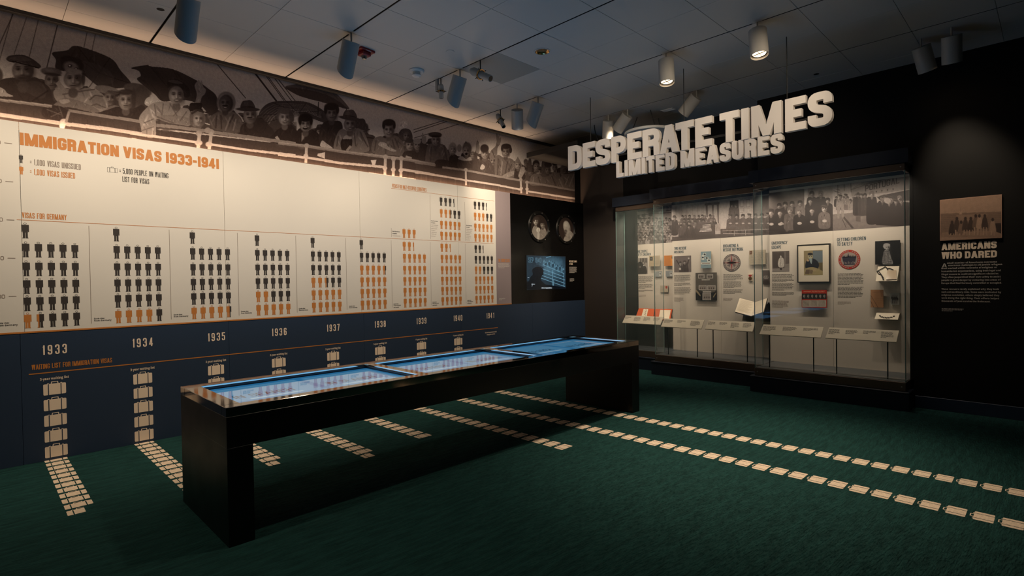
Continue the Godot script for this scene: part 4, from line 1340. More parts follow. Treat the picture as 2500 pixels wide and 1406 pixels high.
		"deck":
			p.dark = Color(0.14, 0.09, 0.07)
			p.pale = Color(0.74, 0.6, 0.5)
			p.fill(p.t(0.72))
			p.poly([x0, y0 + h * 0.36, x1, y0 + h * 0.3, x1, y1, x0, y1], 0.5)
			for k in 8:
				p.line([x0, y0 + h * (0.42 + k * 0.05), x1, y0 + h * (0.36 + k * 0.05)], h * 0.012, 0.4, 0.6)
			p.poly([x0 + w * 0.31, y0 + h * 0.38, x0 + w * 0.35, y0 + h * 0.38, x0 + w * 0.36, y0 + h * 0.28, x0 + w * 0.31, y0 + h * 0.28], 0.8)
			p.line([x0 + w * 0.333, y0 + h * 0.3, x0 + w * 0.333, y0 + h * 0.18], w * 0.018, 0.65)
			p.poly([x0 + w * 0.02, y0 + h * 0.88, x0 + w * 0.3, y0 + h * 0.8, x1, y0 + h * 0.84, x1, y1, x0, y1], 0.62)
			p.poly([x0 + w * 0.26, y0 + h * 0.4, x0 + w * 0.76, y0 + h * 0.36, x0 + w * 0.76, y0 + h * 0.6, x0 + w * 0.26, y0 + h * 0.62], 0.6)
			p.poly([x0 + w * 0.9, y0 + h * 0.62, x1, y0 + h * 0.62, x1, y0 + h * 0.9, x0 + w * 0.92, y0 + h * 0.85], 0.05)
			for f: Array in [[0.19, 0.62, 0.12], [0.27, 0.52, 0.2], [0.34, 0.62, 0.5], [0.41, 0.52, 0.2], [0.5, 0.52, 0.16], [0.58, 0.45, 0.4], [0.64, 0.45, 0.75], [0.73, 0.45, 0.15], [0.86, 0.55, 0.7]]:
				var fx: float = x0 + w * f[0]
				var fy: float = y0 + h * f[1]
				p.blob([fx - w * 0.02, fy, fx - w * 0.045, fy + h * 0.12, fx - w * 0.05, fy + h * 0.3, fx + w * 0.05, fy + h * 0.3, fx + w * 0.04, fy + h * 0.1, fx + w * 0.02, fy], f[2])
				p.line([fx - w * 0.02, fy + h * 0.28, fx - w * 0.025, y0 + h * 0.94], w * 0.02, 0.78)
				p.line([fx + w * 0.025, fy + h * 0.28, fx + w * 0.025, y0 + h * 0.94], w * 0.02, 0.7)
				p.ell(fx, fy - h * 0.03, w * 0.024, h * 0.05, 0.1)
		"wrapped":
			p.fill(p.t(0.06))
			p.blob([x0 + w * 0.05, y1, x0 + w * 0.12, y0 + h * 0.55, x0 + w * 0.3, y0 + h * 0.45, x0 + w * 0.45, y0 + h * 0.6, x0 + w * 0.48, y1], 0.62)
			p.blob([x0 + w * 0.5, y1, x0 + w * 0.62, y0 + h * 0.55, x0 + w * 0.8, y0 + h * 0.5, x0 + w * 0.98, y0 + h * 0.8, x1, y1], 0.52)
			p.face(x0 + w * 0.3, y0 + h * 0.3, w * 0.14, 0.85, false, -0.2)
			p.hair(x0 + w * 0.34, y0 + h * 0.27, w * 0.15, 0.15)
			p.face(x0 + w * 0.7, y0 + h * 0.42, w * 0.14, 0.62, false, 0.3)
			p.hair(x0 + w * 0.68, y0 + h * 0.4, w * 0.17, 0.06)
			p.ell(x0 + w * 0.45, y0 + h * 0.62, w * 0.12, h * 0.1, 0.95)
			p.blob([x0 + w * 0.38, y1, x0 + w * 0.42, y0 + h * 0.6, x0 + w * 0.52, y0 + h * 0.6, x0 + w * 0.5, y1], 0.8)
		"bowed":
			p.fill(p.t(0.08))
			p.blob([x0 + w * 0.35, y1, x0 + w * 0.5, y0 + h * 0.7, x0 + w * 0.75, y0 + h * 0.55, x1, y0 + h * 0.75, x1, y1], 0.6)
			p.ell(x0 + w * 0.55, y0 + h * 0.42, w * 0.23, h * 0.27, 0.7, 1.0, 0.2, -0.2)
			p.ell(x0 + w * 0.5, y0 + h * 0.3, w * 0.16, h * 0.12, 0.85, 0.8, 0.7)
			p.ell(x0 + w * 0.47, y0 + h * 0.58, w * 0.12, h * 0.08, 0.3, 0.8, 0.6)
			p.line([x0 + w * 0.4, y0 + h * 0.55, x0 + w * 0.52, y0 + h * 0.56], w * 0.02, 0.05)
			p.line([x0 + w * 0.44, y0 + h * 0.68, x0 + w * 0.5, y0 + h * 0.8], w * 0.07, 0.35)
			p.ell(x0 + w * 0.72, y0 + h * 0.5, w * 0.05, h * 0.07, 0.55)
	p.grain(0.07, 0.05, 0.08, int(x0) + int(y0))
	return p

func video_pic() -> Pic:   # film still on the wall screen, blue
	var p := pic_at(0, 0.0, -6.48, -7.487, 1.335, 1.905, 256, Color.BLACK)
	p.dark = Color(0.0, 0.02, 0.05)
	p.pale = Color(0.62, 0.88, 1.0)
	p.view(1200, 440, 4.392)
	p.fill(p.t(0.16))
	p.poly([380, 800, 800, 815, 800, 1165, 560, 1165, 480, 1000, 380, 900], 0.24)
	p.ell(640, 940, 150, 130, 0.62, 0.8, 1.0)
	p.ell(660, 890, 110, 60, 0.55, 0.8, 0.9)
	p.poly([380, 880, 480, 900, 560, 930, 560, 1060, 380, 1080], 0.26)
	for k in 12:
		var x := 570.0 + 19.0 * k
		p.face(x, 868.0 + 9 * (k % 3) + (k * 6 if k > 5 else 0), 13, 0.75, false)
		p.ell(x, 898.0 + 9 * (k % 3) + (k * 6 if k > 5 else 0), 17, 22, 0.35 if k % 2 else 0.6)
	for l: Array in [[555, 905, 780, 1000], [550, 950, 780, 1035], [540, 985, 790, 1070], [540, 1020, 790, 1105], [535, 1050, 790, 1140], [590, 830, 640, 815]]:
		p.line([l[0], l[1], l[2], l[3]], 6, 0.8)
	for l: Array in [[655, 960, 660, 1140], [778, 1000, 780, 1140], [670, 1070, 668, 1130]]:
		p.line([l[0], l[1], l[2], l[3]], 7, 0.75)
	p.blob([440, 960, 480, 930, 540, 940, 560, 990, 530, 1060, 580, 1120, 600, 1170, 400, 1170, 415, 1050, 445, 1010], 0.07)
	p.ell(500, 975, 58, 46, 0.09)
	p.poly([380, 1090, 600, 1120, 800, 1150, 800, 1170, 380, 1170], 0.05)
	for l: Array in [[390, 1042, 406, 1042, 5], [432, 1114, 468, 1114, 6], [440, 1122, 436, 1138, 5], [540, 1155, 650, 1155, 9]]:
		p.line([l[0], l[1], l[2], l[3]], l[4], Color(0.9, 0.95, 1.0))
	var d := p.at(397, 882)
	p.glyphs("SEP 1940", d, (p.at(540, 884) - d).normalized(), Vector2(0, -1), (d - p.at(397, 826)).length(), 0.13, (p.at(538, 884) - d).length(), p.t(0.6))
	p.grain(0.06, 0.1, 0.05, 2)
	return p

func desk_pic() -> Pic:   # start page of the touch table
	var p := pic_at(2, 0.0, 0.0, 1.275, 0.0, 0.77, 512, Color(0.2, 0.53, 0.76))
	var w := float(p.w)
	var h := float(p.h)
	p.raw(PackedVector2Array([Vector2(w * 0.03, h * 0.1), Vector2(w * 0.48, h * 0.1), Vector2(w * 0.48, h * 0.75), Vector2(w * 0.03, h * 0.75)]), Color(0.42, 0.68, 0.84), 0.75)
	p.raw(PackedVector2Array([Vector2(w * 0.52, h * 0.1), Vector2(w * 0.97, h * 0.1), Vector2(w * 0.97, h * 0.75), Vector2(w * 0.52, h * 0.75)]), Color(0.42, 0.68, 0.84), 0.75)
	p.raw(PackedVector2Array([Vector2(0, h * 0.8), Vector2(w, h * 0.74), Vector2(w, h), Vector2(0, h)]), Color(0.55, 0.78, 0.92), 0.6)
	for k in 2:
		var x := w * (0.06 + 0.5 * k)
		p.glyphs("IN SEARCH", Vector2(x, h * 0.62), Vector2(1, 0), Vector2(0, -1), h * 0.13, 0.1, w * 0.3, Color(0.1, 0.2, 0.3), 0.85)
		p.raw(PackedVector2Array([Vector2(x + w * 0.05, h * 0.68), Vector2(x + w * 0.32, h * 0.68), Vector2(x + w * 0.32, h * 0.73), Vector2(x + w * 0.05, h * 0.73)]), Color(0.8, 0.9, 0.96), 0.7)
		for q in 10:
			p.raw(PackedVector2Array([Vector2(x + w * (0.12 + q * 0.022), h * (0.86 - q * 0.004)), Vector2(x + w * (0.145 + q * 0.022), h * (0.858 - q * 0.004)), Vector2(x + w * (0.145 + q * 0.022), h * (0.872 - q * 0.004)), Vector2(x + w * (0.12 + q * 0.022), h * (0.876 - q * 0.004))]), Color(0.1, 0.2, 0.32))
	return p

# ---------------------------------------------------------------- the scene
func _ready() -> void:
	rng.seed = 4
	var cam := Camera3D.new()
	cam.name = "camera"
	cam.fov = rad_to_deg(2.0 * atan(703.0 / FOCAL))
	cam.transform = Transform3D(look, EYE)
	cam.near = 0.05
	cam.far = 60.0
	add_child(cam)
	cam.current = true
	var env := Environment.new()
	env.background_mode = Environment.BG_COLOR
	env.background_color = Color.BLACK
	env.tonemap_mode = Environment.TONE_MAPPER_LINEAR
	env.tonemap_exposure = 1.0
	env.sdfgi_enabled = true
	env.ssao_enabled = true
	env.ssil_enabled = true
	var we := WorldEnvironment.new()
	we.name = "surroundings"
	we.environment = env
	add_child(we)
	materials()
	room()
	tracks()
	mural()
	visa_chart()
	waiting_list()
	media_wall()
	floor_stickers()
	touch_table()
	title_sign()
	for i in 3:
		showcase(i)
	case_contents()
	intro_panel()
	ceiling_things()

func materials() -> void:
	var carpet := mat("green carpet", Color(0.125, 0.265, 0.255), 0.95, 0.0, 0.2)
	carpet.albedo_texture = noise_tex(0.02, [Color(0.72, 0.72, 0.72), Color(1.0, 1.0, 1.0)], 512, 3, 5)
	carpet.uv1_triplanar = true
	carpet.uv1_world_triplanar = true
	carpet.uv1_scale = Vector3(2.2, 1.0, 0.35)
	carpet.normal_enabled = true
	carpet.normal_texture = noise_tex(0.06, [], 512, 9, 3, true, 7.0)
	carpet.normal_scale = 1.0
	mat("ceiling paint", Color(0.72, 0.71, 0.69), 0.42, 0.0, 0.5)
	mat("ceiling void", Color(0.72, 0.71, 0.69), 0.8)
	mat("access panel", Color(0.56, 0.56, 0.54), 0.5)
	mat("black trim", Color(0.06, 0.055, 0.05), 0.55)
	mat("black wall", Color(0.055, 0.052, 0.05), 0.62, 0.0, 0.3)
	mat("umber wall", Color(0.2, 0.175, 0.16), 0.6, 0.0, 0.35)
	mat("navy", Color(0.145, 0.2, 0.28), 0.5, 0.0, 0.4)
	mat("shaded navy", Color(0.08, 0.11, 0.16), 0.5, 0.0, 0.4)  # same paint as navy, with the dimness at plinths and soffits put into its colour
	mat("chart white", Color(0.80, 0.78, 0.745), 0.6)
	mat("mauve", Color(0.52, 0.47, 0.48), 0.6)
	mat("orange ink", Color(0.69, 0.43, 0.18), 0.6)
	mat("black ink", Color(0.17, 0.145, 0.13), 0.6)
	mat("grey ink", Color(0.5, 0.45, 0.41), 0.6)
	mat("cream", Color(0.88, 0.80, 0.715), 0.7)
	var floor_cream := mat("floor cream", Color(0.88, 0.79, 0.69), 0.9)
	floor_cream.albedo_texture = noise_tex(0.09, [Color(0.86, 0.86, 0.86), Color(1, 1, 1)], 256, 5, 3)
	floor_cream.uv1_triplanar = true
	floor_cream.uv1_world_triplanar = true
	floor_cream.uv1_scale = Vector3(3, 3, 1)
	var black := mat("table black", Color(0.05, 0.047, 0.044), 0.38, 0.0, 0.5)
	black.roughness_texture = noise_tex(0.012, [Color(0.8, 0.8, 0.8), Color(1, 1, 1)], 256, 12, 3)
	mat("table top", Color(0.74, 0.67, 0.61), 0.07, 1.0, 0.5)
	mat("table well", Color(0.04, 0.045, 0.055), 0.45, 0.0, 0.4)
	mat("glossy black", Color(0.03, 0.028, 0.026), 0.2, 0.0, 0.5)
	mat("lamp paint", Color(0.62, 0.61, 0.59), 0.45)
	mat("lamp inside", Color(0.12, 0.11, 0.1), 0.4)
	mat("steel", Color(0.6, 0.59, 0.57), 0.28, 0.9)
	mat("dark metal", Color(0.1, 0.095, 0.09), 0.4, 0.6)
	mat("bronze rail", Color(0.34, 0.29, 0.25), 0.35, 0.55)
	mat("case deck", Color(0.27, 0.28, 0.29), 0.4)
	mat("case panel", Color(0.76, 0.725, 0.67), 0.65)
	mat("teal ink", Color(0.13, 0.24, 0.28), 0.6)
	mat("body ink", Color(0.3, 0.28, 0.26), 0.7)
	mat("body pale", Color(0.72, 0.69, 0.66), 0.7)
	mat("paper", Color(0.82, 0.77, 0.68), 0.75)
	mat("sign white", Color(0.88, 0.85, 0.82), 0.55)
	mat("white plastic", Color(0.8, 0.8, 0.79), 0.4)
	mat("alarm red", Color(0.55, 0.05, 0.05), 0.35)
	mat("brass", Color(0.75, 0.6, 0.4), 0.2, 1.0)
	mat("red ribbon", Color(0.55, 0.1, 0.09), 0.7)
	mat("medal bronze", Color(0.45, 0.3, 0.15), 0.35, 0.8)
	mat("dark cord", Color(0.08, 0.06, 0.05), 0.7)
	mat("frame dark", Color(0.12, 0.1, 0.09), 0.4)
	mat("mat board", Color(0.78, 0.74, 0.66), 0.7)
	var glass := mat("case glass", Color(0.85, 0.95, 0.92, 0.03), 0.02, 0.0, 0.3)
	glass.transparency = BaseMaterial3D.TRANSPARENCY_ALPHA
	mat("glass edge", Color(0.42, 0.52, 0.5), 0.15, 0.0, 0.6)
	glow("lamp glow", Color(1.0, 0.86, 0.68), 6.0)
	glow("case glow", Color(1.0, 0.88, 0.72), 2.0)
	glow("cove glow", Color(1.0, 0.72, 0.5), 2.0)

func glow(key: String, c: Color, energy: float) -> StandardMaterial3D:
	var m := mat(key, c, 0.5)
	m.emission_enabled = true
	m.emission = c
	m.emission_energy_multiplier = energy
	return m

func spot(at: Vector3, dir: Vector3, energy: float, angle: float, blend: float, size: float, c: Color, parent: Node3D) -> void:
	var l := SpotLight3D.new()
	l.name = "light"
	l.light_color = c
	l.light_energy = energy
	l.spot_angle = angle
	l.spot_angle_attenuation = blend
	l.spot_range = 14.0
	l.spot_attenuation = 2.0
	l.light_size = size
	l.shadow_enabled = true
	parent.add_child(l, true)
	var b := along(-dir)
	l.global_transform = Transform3D(Basis(b.x, b.z * -1.0, b.y), at)   # -z along dir

func area(at: Vector3, right: Vector3, dir: Vector3, size: Vector2, energy: float, c: Color, parent: Node3D) -> void:
	var l := AreaLight3D.new()
	l.name = "light"
	l.light_color = c
	l.light_energy = energy
	l.area_size = size
	l.area_range = 14.0
	l.area_attenuation = 2.0
	l.shadow_enabled = true
	parent.add_child(l, true)
	var z := -dir.normalized()
	var x := right.normalized()
	l.global_transform = Transform3D(Basis(x, z.cross(x), z), at)

const WARM := Color(1.0, 0.915, 0.8)

func room() -> void:
	var st := tool()
	box(st, Vector3(-0.4, -0.12, -9.0), Vector3(9.3, 0.0, 3.7))
	structure("floor", st, mats["green carpet"])
	st = tool()
	box(st, Vector3(-0.4, CEIL + 0.018, -9.0), Vector3(9.3, CEIL + 0.15, 3.7))
	var ceil_ := structure("ceiling", st, mats["ceiling void"])
	# ceiling tiles, each with a fine joint; one has the hole of the recessed downlight, one is a duller access panel
	var dx := 0.6155
	var dz := 0.6555
	var down := hit(1, CEIL, 1324, 126)
	for i in 16:
		for k in 19:
			var x0 := -0.98 + 0.6155 + dx * i - 0.002
			var z1 := -1.261 + dz * 7 - dz * k
			var lo := Vector3(maxf(x0, -0.07), CEIL, maxf(z1 - dz, -8.9))
			var hi := Vector3(minf(x0 + dx, 9.2), CEIL + 0.016, minf(z1, 3.6))
			if hi.x - lo.x < 0.05 or hi.z - lo.z < 0.05:
				continue
			var on_track := k % 2 == 1       # the lighting slot runs along this tile's near edge
			lo += Vector3(0.0015, 0, 0.0015 if on_track else 0.009)
			hi -= Vector3(0.0015, 0, 0.009 if on_track else 0.0015)
			st = tool()
			if down.x > lo.x and down.x < hi.x and down.z > lo.z and down.z < hi.z:
				holed(st, lo, hi, Vector2(down.x, down.z), 0.078)
			else:
				box(st, lo, hi, 0.0015)
			var c := (lo + hi) / 2.0
			var dull := absf(c.x - 1.79) < 0.2 and absf(c.z + 4.21) < 0.2
			obj("ceiling_tile", st, mats["access panel"] if dull else mats["ceiling paint"], ceil_)
	st = tool()
	box(st, Vector3(-0.4, 0, -9.0), Vector3(MURAL - 0.004, CEIL + 0.02, 3.7))
	structure("wall_left", st, mats["black wall"])
	st = tool()
	box(st, Vector3(-0.07, 0, -8.9), Vector3(0.86, CEIL, WALLZ[0]))
	structure("wall_corner", st, mats["umber wall"])
	st = tool()
	box(st, Vector3(0.86, 2.87, -8.9), Vector3(1.69, CEIL, WALLZ[0]))
	box(st, Vector3(1.69, 2.87, -8.9), Vector3(3.34, CEIL, WALLZ[1]))
	box(st, Vector3(3.34, 2.87, -8.9), Vector3(9.3, CEIL, WALLZ[2]))
	box(st, Vector3(5.03, 0, -8.9), Vector3(9.3, 2.87, WALLZ[2]))
	box(st, Vector3(0.86, 0, -8.9), Vector3(5.03, 2.87, BACK[0] - 0.03))
	box(st, Vector3(1.70, 0, BACK[0] - 0.03), Vector3(5.03, 2.87, BACK[1] - 0.03))
	box(st, Vector3(3.34, 0, BACK[1] - 0.03), Vector3(5.03, 2.87, BACK[2] - 0.03))
	structure("wall_back", st, mats["black wall"])
	st = tool()
	box(st, Vector3(9.2, 0, -7.486), Vector3(9.4, CEIL, 3.7))
	structure("wall_right", st, mats["black wall"])
	st = tool()
	box(st, Vector3(-0.07, 0, 3.6), Vector3(9.3, CEIL, 3.8))
	structure("wall_front", st, mats["black wall"])
	st = tool()
	box(st, Vector3(5.04, 0, WALLZ[2]), Vector3(9.2, 0.135, WALLZ[2] + 0.014), 0.003)
	structure("baseboard_back", st, mats["navy"])
	st = tool()
	box(st, Vector3(MURAL, 3.816, -8.0), Vector3(-0.02, CEIL, 3.6), 0.002)
	structure("trim_1", st, mats["black trim"])
	# shallow black canopy over the film corner
	st = tool()
	box(st, Vector3(MURAL, 3.535, WALLZ[0]), Vector3(1.0, 3.62, -6.585), 0.003)
	structure("trim_2", st, mats["black trim"])

func holed(st: SurfaceTool, lo: Vector3, hi: Vector3, c: Vector2, r: float) -> void:
	var n := 32
	var edge := func(a: float) -> Vector2:
		var d := Vector2(cos(a), sin(a))
		var tx := ((hi.x if d.x > 0 else lo.x) - c.x) / d.x if absf(d.x) > 1e-6 else 1e9
		var tz := ((hi.z if d.y > 0 else lo.z) - c.y) / d.y if absf(d.y) > 1e-6 else 1e9
		return c + d * minf(tx, tz)
	var angles := []
	for k in n:
		angles.append(TAU * k / n)
	for q: Vector2 in [Vector2(lo.x, lo.z), Vector2(hi.x, lo.z), Vector2(hi.x, hi.z), Vector2(lo.x, hi.z)]:
		angles.append(fposmod((q - c).angle(), TAU))
	angles.sort()
	for k in angles.size():
		var a: float = angles[k]
		var b: float = angles[(k + 1) % angles.size()]
		var p0 := c + Vector2(cos(a), sin(a)) * r
		var p1 := c + Vector2(cos(b), sin(b)) * r
		var q0: Vector2 = edge.call(a)
		var q1: Vector2 = edge.call(b)
		for y: float in [lo.y, hi.y]:
			var inside := Vector3(c.x, (lo.y + hi.y) / 2.0, c.y)
			quad_out(st, Vector3(p0.x, y, p0.y), Vector3(p1.x, y, p1.y), Vector3(q1.x, y, q1.y), Vector3(q0.x, y, q0.y), inside)
		quad_out(st, Vector3(p0.x, lo.y, p0.y), Vector3(p1.x, lo.y, p1.y), Vector3(p1.x, hi.y, p1.y), Vector3(p0.x, hi.y, p0.y), Vector3(c.x, lo.y, c.y) + Vector3(cos(a), 0, sin(a)) * r * 3.0)

func tracks() -> void:
	var where := ["above the near end of the touch table", "beside the red fire alarm", "beside the duller ceiling panel", "carrying the two lit downward spotlights", "behind the hanging title"]
	for k in 5:
		var z := -1.261 - 1.311 * k
		var st := tool()
		box(st, Vector3(-0.02, CEIL + 0.002, z - 0.0085), Vector3(9.15, CEIL + 0.018, z - 0.005))
		box(st, Vector3(-0.02, CEIL + 0.002, z + 0.005), Vector3(9.15, CEIL + 0.018, z + 0.0085))
		box(st, Vector3(-0.02, CEIL + 0.012, z - 0.005), Vector3(9.15, CEIL + 0.018, z + 0.005))
		var o := obj("lighting_track", st, mats["dark metal"])
		tag(o, "slim dark recessed lighting track in the ceiling " + where[k], "lighting track", "ceiling lighting tracks")

# ---------------------------------------------------------------- left wall
func mural() -> void:
	var o := thing("photo_mural", Vector3(MURAL, 2.88, -3.5), "long sepia photo mural of a waving crowd along a ship's railing", "mural")
	var p := mural_pic()
	var m := print_mat("mural print", p, 0.85)
	m.metallic_specular = 0.2
	var st := tool()
	box(st, Vector3(MURAL - 0.003, p.v0, p.u1), Vector3(MURAL - 0.0005, p.v1, p.u0))
	obj("backing", st, mats["black trim"], o)
	var q := show_pic("print", p, m, o, 0.0)
	q.set_meta("label", "sepia photograph of passengers with umbrellas at a ship's rail")
	# light strip in the slot between mural and chart boards, shining up the print
	var s := thing("led_strip", Vector3(-0.05, 2.84, -3.5), "warm light strip hidden in the slot below the crowd mural", "light strip")
	st = tool()
	box(st, Vector3(-0.066, 2.830, -7.83), Vector3(-0.034, 2.836, 0.85))
	obj("channel", st, mats["steel"], s)
	st = tool()
	box(st, Vector3(-0.064, 2.836, -7.82), Vector3(-0.036, 2.838, 0.84))
	obj("diffuser", st, mats["cove glow"], s)
	area(Vector3(-0.05, 2.84, -3.49), Vector3(0, 0, 1), Vector3.UP, Vector2(8.66, 0.026), 4.6, Color(1.0, 0.82, 0.66), s)

func icon_part(x0: float, x1: float) -> ArrayMesh:   # figure pictogram 0.048 wide, 0.134 high, cut between two fractions of its width
	var st := tool()
	var w := 0.048
	var h := 0.134
	for r: Array in [[0.0, 0.47, 1.0, 0.855], [0.0, 0.405, 0.13, 0.47], [0.87, 0.405, 1.0, 0.47], [0.17, 0.045, 0.47, 0.36], [0.53, 0.045, 0.83, 0.36], [0.1, 0.0, 0.47, 0.045], [0.53, 0.0, 0.9, 0.045], [0.15, 0.36, 0.85, 0.47]]:
		var a := maxf(r[0], x0)
		var b := minf(r[2], x1)
		if b > a:
			flat(st, rect(a * w, r[1] * h, b * w, r[3] * h), Vector3.ZERO, Vector3.RIGHT, Vector3.UP)
	for k in 20:
		var p := []
		for e: Array in [[k, 0.2, 0.062], [k + 1, 0.2, 0.062], [k + 1, 0.15, 0.045], [k, 0.15, 0.045]]:
			var a: float = TAU * e[0] / 20.0
			p.append(Vector2(clampf(0.5 + cos(a) * e[1], x0, x1) * w, (0.93 + sin(a) * e[2]) * h))
		if absf(p[0].x - p[1].x) + absf(p[2].x - p[3].x) > 1e-6:
			flat(st, p, Vector3.ZERO, Vector3.RIGHT, Vector3.UP)
	st.generate_normals()
	return st.commit()

const ON_LEFT := Basis(Vector3(0, 0, -1), Vector3(0, 1, 0), Vector3(1, 0, 0))
const ON_FLOOR := Basis(Vector3(0, 0, -1), Vector3(-1, 0, 0), Vector3(0, 1, 0))
const ON_BACK := Basis(Vector3(1, 0, 0), Vector3(0, 1, 0), Vector3(0, 0, 1))
const FIRST_Z := [-0.297, -0.927, -1.555, -2.183, -2.81, -3.442, -4.077, -4.707, -5.344]
const ROWS := [1.155, 1.301, 1.447, 1.597, 1.757, 1.917]
const HIGH_ROWS := [2.088, 2.242, 2.406, 2.573]
# issued (orange) and total figures of each year, then the same for the occupied countries above the line
const ISSUED := [1.35, 4.0, 4.65, 7.0, 12.45, 19.65, 27.4, 27.4, 17.0]
const TOTAL := [26.0, 26.0, 26.0, 26.0, 26.0, 26.0, 27.4, 27.4, 27.4]
const HIGH_ISSUED := {6: 3.0, 7: 12.5, 8: 13.1}
const HIGH_TOTAL := {6: 3.0, 7: 18.4, 8: 18.4}

func visa_chart() -> void:
	var o := thing("visa_chart", Vector3(0, 1.115, -2.9), "tall off-white wall chart of small figures titled IMMIGRATION VISAS 1933-1941", "wall chart")
	var edges := [3.6, 2.84, 1.28, -0.299, -1.883, -3.453, -5.031, -5.789]
	var st: SurfaceTool
	for i in edges.size() - 1:
		st = tool()
		box(st, Vector3(-0.03, 1.126, edges[i + 1] + 0.0012), Vector3(0, 2.895, edges[i] - 0.0012), 0.0012)
		obj("board", st, mats["chart white"], o)
	st = tool()
	box(st, Vector3(MURAL, 1.126, -6.113), Vector3(-0.031, 2.82, 3.6))
	obj("batten", st, mats["black trim"], o)
	st = tool()
	box(st, Vector3(-0.03, 1.126, -6.113), Vector3(0, 2.895, -5.7905), 0.0012)
	obj("end_board", st, mats["mauve"], o).set_meta("label", "narrow mauve end board with orange heading")
	st = tool()
	box(st, Vector3(-0.03, 1.112, -6.113), Vector3(0.003, 1.126, 3.6), 0.001)
	obj("lower_edging", st, mats["orange ink"], o).set_meta("label", "thin orange edging strip below the chart")
	# headings
	wall_text("title", "IMMIGRATION VISAS 1933-1941", -0.303, 2.703, 0.105, 0.285, 1.54, mats["orange ink"], o, 0.055)
	wall_text("legend_text", "= 1,000 VISAS UNISSUED", -0.364, 2.545, 0.05, 0.145, 0.34, mats["grey ink"], o, 0.06)
	wall_text("legend_text", "= 1,000 VISAS ISSUED", -0.362, 2.462, 0.05, 0.145, 0.30, mats["orange ink"], o, 0.06)
	wall_text("legend_text", "= 5,000 PEOPLE ON WAITING", -0.988, 2.552, 0.05, 0.145, 0.394, mats["black ink"], o, 0.06)
	wall_text("legend_text", "LIST FOR VISAS", -1.009, 2.476, 0.05, 0.145, 0.211, mats["black ink"], o, 0.06)
	wall_text("heading", "VISAS FOR GERMANY", -0.303, 2.089, 0.047, 0.15, 0.293, mats["orange ink"], o, 0.06)
	wall_text("heading", "VISAS FOR NAZI-OCCUPIED COUNTRIES", -3.929, 2.742, 0.05, 0.13, 0.552, mats["orange ink"], o, 0.055)
	wall_text("heading", "THE DOORS CLOSE", -5.828, 1.787, 0.05, 0.16, 0.26, mats["orange ink"], o, 0.05)
	# rules
	for r: Array in [[0.27, 2.0695, 5.74, 2.0735], [3.916, 2.7285, 5.76, 2.7325]]:
		st = tool()
		flat(st, rect(r[0], r[1], r[2], r[3]), Vector3(0.001, 0, 0), LEFT_R, Vector3.UP)
		obj("ruled_line", st, mats["orange ink"], o)
	for a: Array in [[0.75, 0, 0], [1.377, 0, 0], [2.006, 0, 0], [2.634, 0, 0], [3.255, 0, 0], [3.9, 0, 0], [4.529, 0, 0], [5.163, 0, 0], [3.905, 2.09, 2.21], [4.538, 2.09, 2.71], [5.168, 2.09, 2.665]]:
		st = tool()
		flat(st, rect(a[0] - 0.0018, 1.165 if a[1] == 0 else a[1], a[0] + 0.0018, 2.048 if a[1] == 0 else a[2]), Vector3(0.001, 0, 0), LEFT_R, Vector3.UP)
		obj("dividing_line", st, mats["grey ink"], o)
	for k in 5:
		var y := 2.704 - 0.3188 * k
		st = tool()
		flat(st, rect(0.207, y - 0.003, 0.255, y + 0.003), Vector3(0.001, 0, 0), LEFT_R, Vector3.UP)
		obj("scale_mark", st, mats["grey ink"], o)
		wall_text("scale_number", "000", -0.115, y - 0.017, 0.034, 0.14, 0.07, mats["grey ink"], o, 0.09)
	# figures
	var full := icon_part(0, 1)
	var part := {}
	for y in 9:
		for lvl in 2:
			if lvl == 1 and not HIGH_TOTAL.has(y):
				continue
			var total: float = HIGH_TOTAL[y] if lvl else TOTAL[y]
			var issued: float = HIGH_ISSUED[y] if lvl else ISSUED[y]
			for n in int(ceil(total)):
				var at := Vector3(0.001, (HIGH_ROWS if lvl else ROWS)[n / 5], FIRST_Z[y] - 0.0815 * (n % 5))
				var end := minf(1.0, total - n)
				var cut := clampf(issued - n, 0.0, end)
				for seg: Array in [[0.0, cut, "orange ink"], [cut, end, "black ink"]]:
					if seg[1] - seg[0] < 0.02:
						continue
					var key := "%.2f %.2f" % [seg[0], seg[1]]
					if not part.has(key):
						part[key] = full if key == "0.00 1.00" else icon_part(seg[0], seg[1])
					var f := put("figure_pictogram", part[key], mats[seg[2]], o)
					f.transform = o.transform.affine_inverse() * Transform3D(ON_LEFT, at)
	for k: Array in [[2.551, "black ink"], [2.455, "orange ink"]]:
		var f := put("legend_pictogram", full, mats[k[1]], o)
		f.transform = o.transform.affine_inverse() * Transform3D(ON_LEFT.scaled_local(Vector3(0.55, 0.55, 1)), Vector3(0.001, k[0], -0.294))
	st = tool()   # outlined suitcase of the legend
	for r: Array in [[0.0, 0.0, 0.076, 0.002], [0.0, 0.04, 0.076, 0.042], [0, 0, 0.002, 0.042], [0.074, 0, 0.076, 0.042], [0.016, 0.002, 0.02, 0.04], [0.056, 0.002, 0.06, 0.04], [0.028, 0.042, 0.03, 0.05], [0.046, 0.042, 0.048, 0.05], [0.028, 0.048, 0.048, 0.05]]:
		flat(st, rect(r[0], r[1], r[2], r[3]), Vector3(0.001, 2.553, -0.896), LEFT_R, Vector3.UP)
	obj("legend_suitcase", st, mats["black ink"], o)
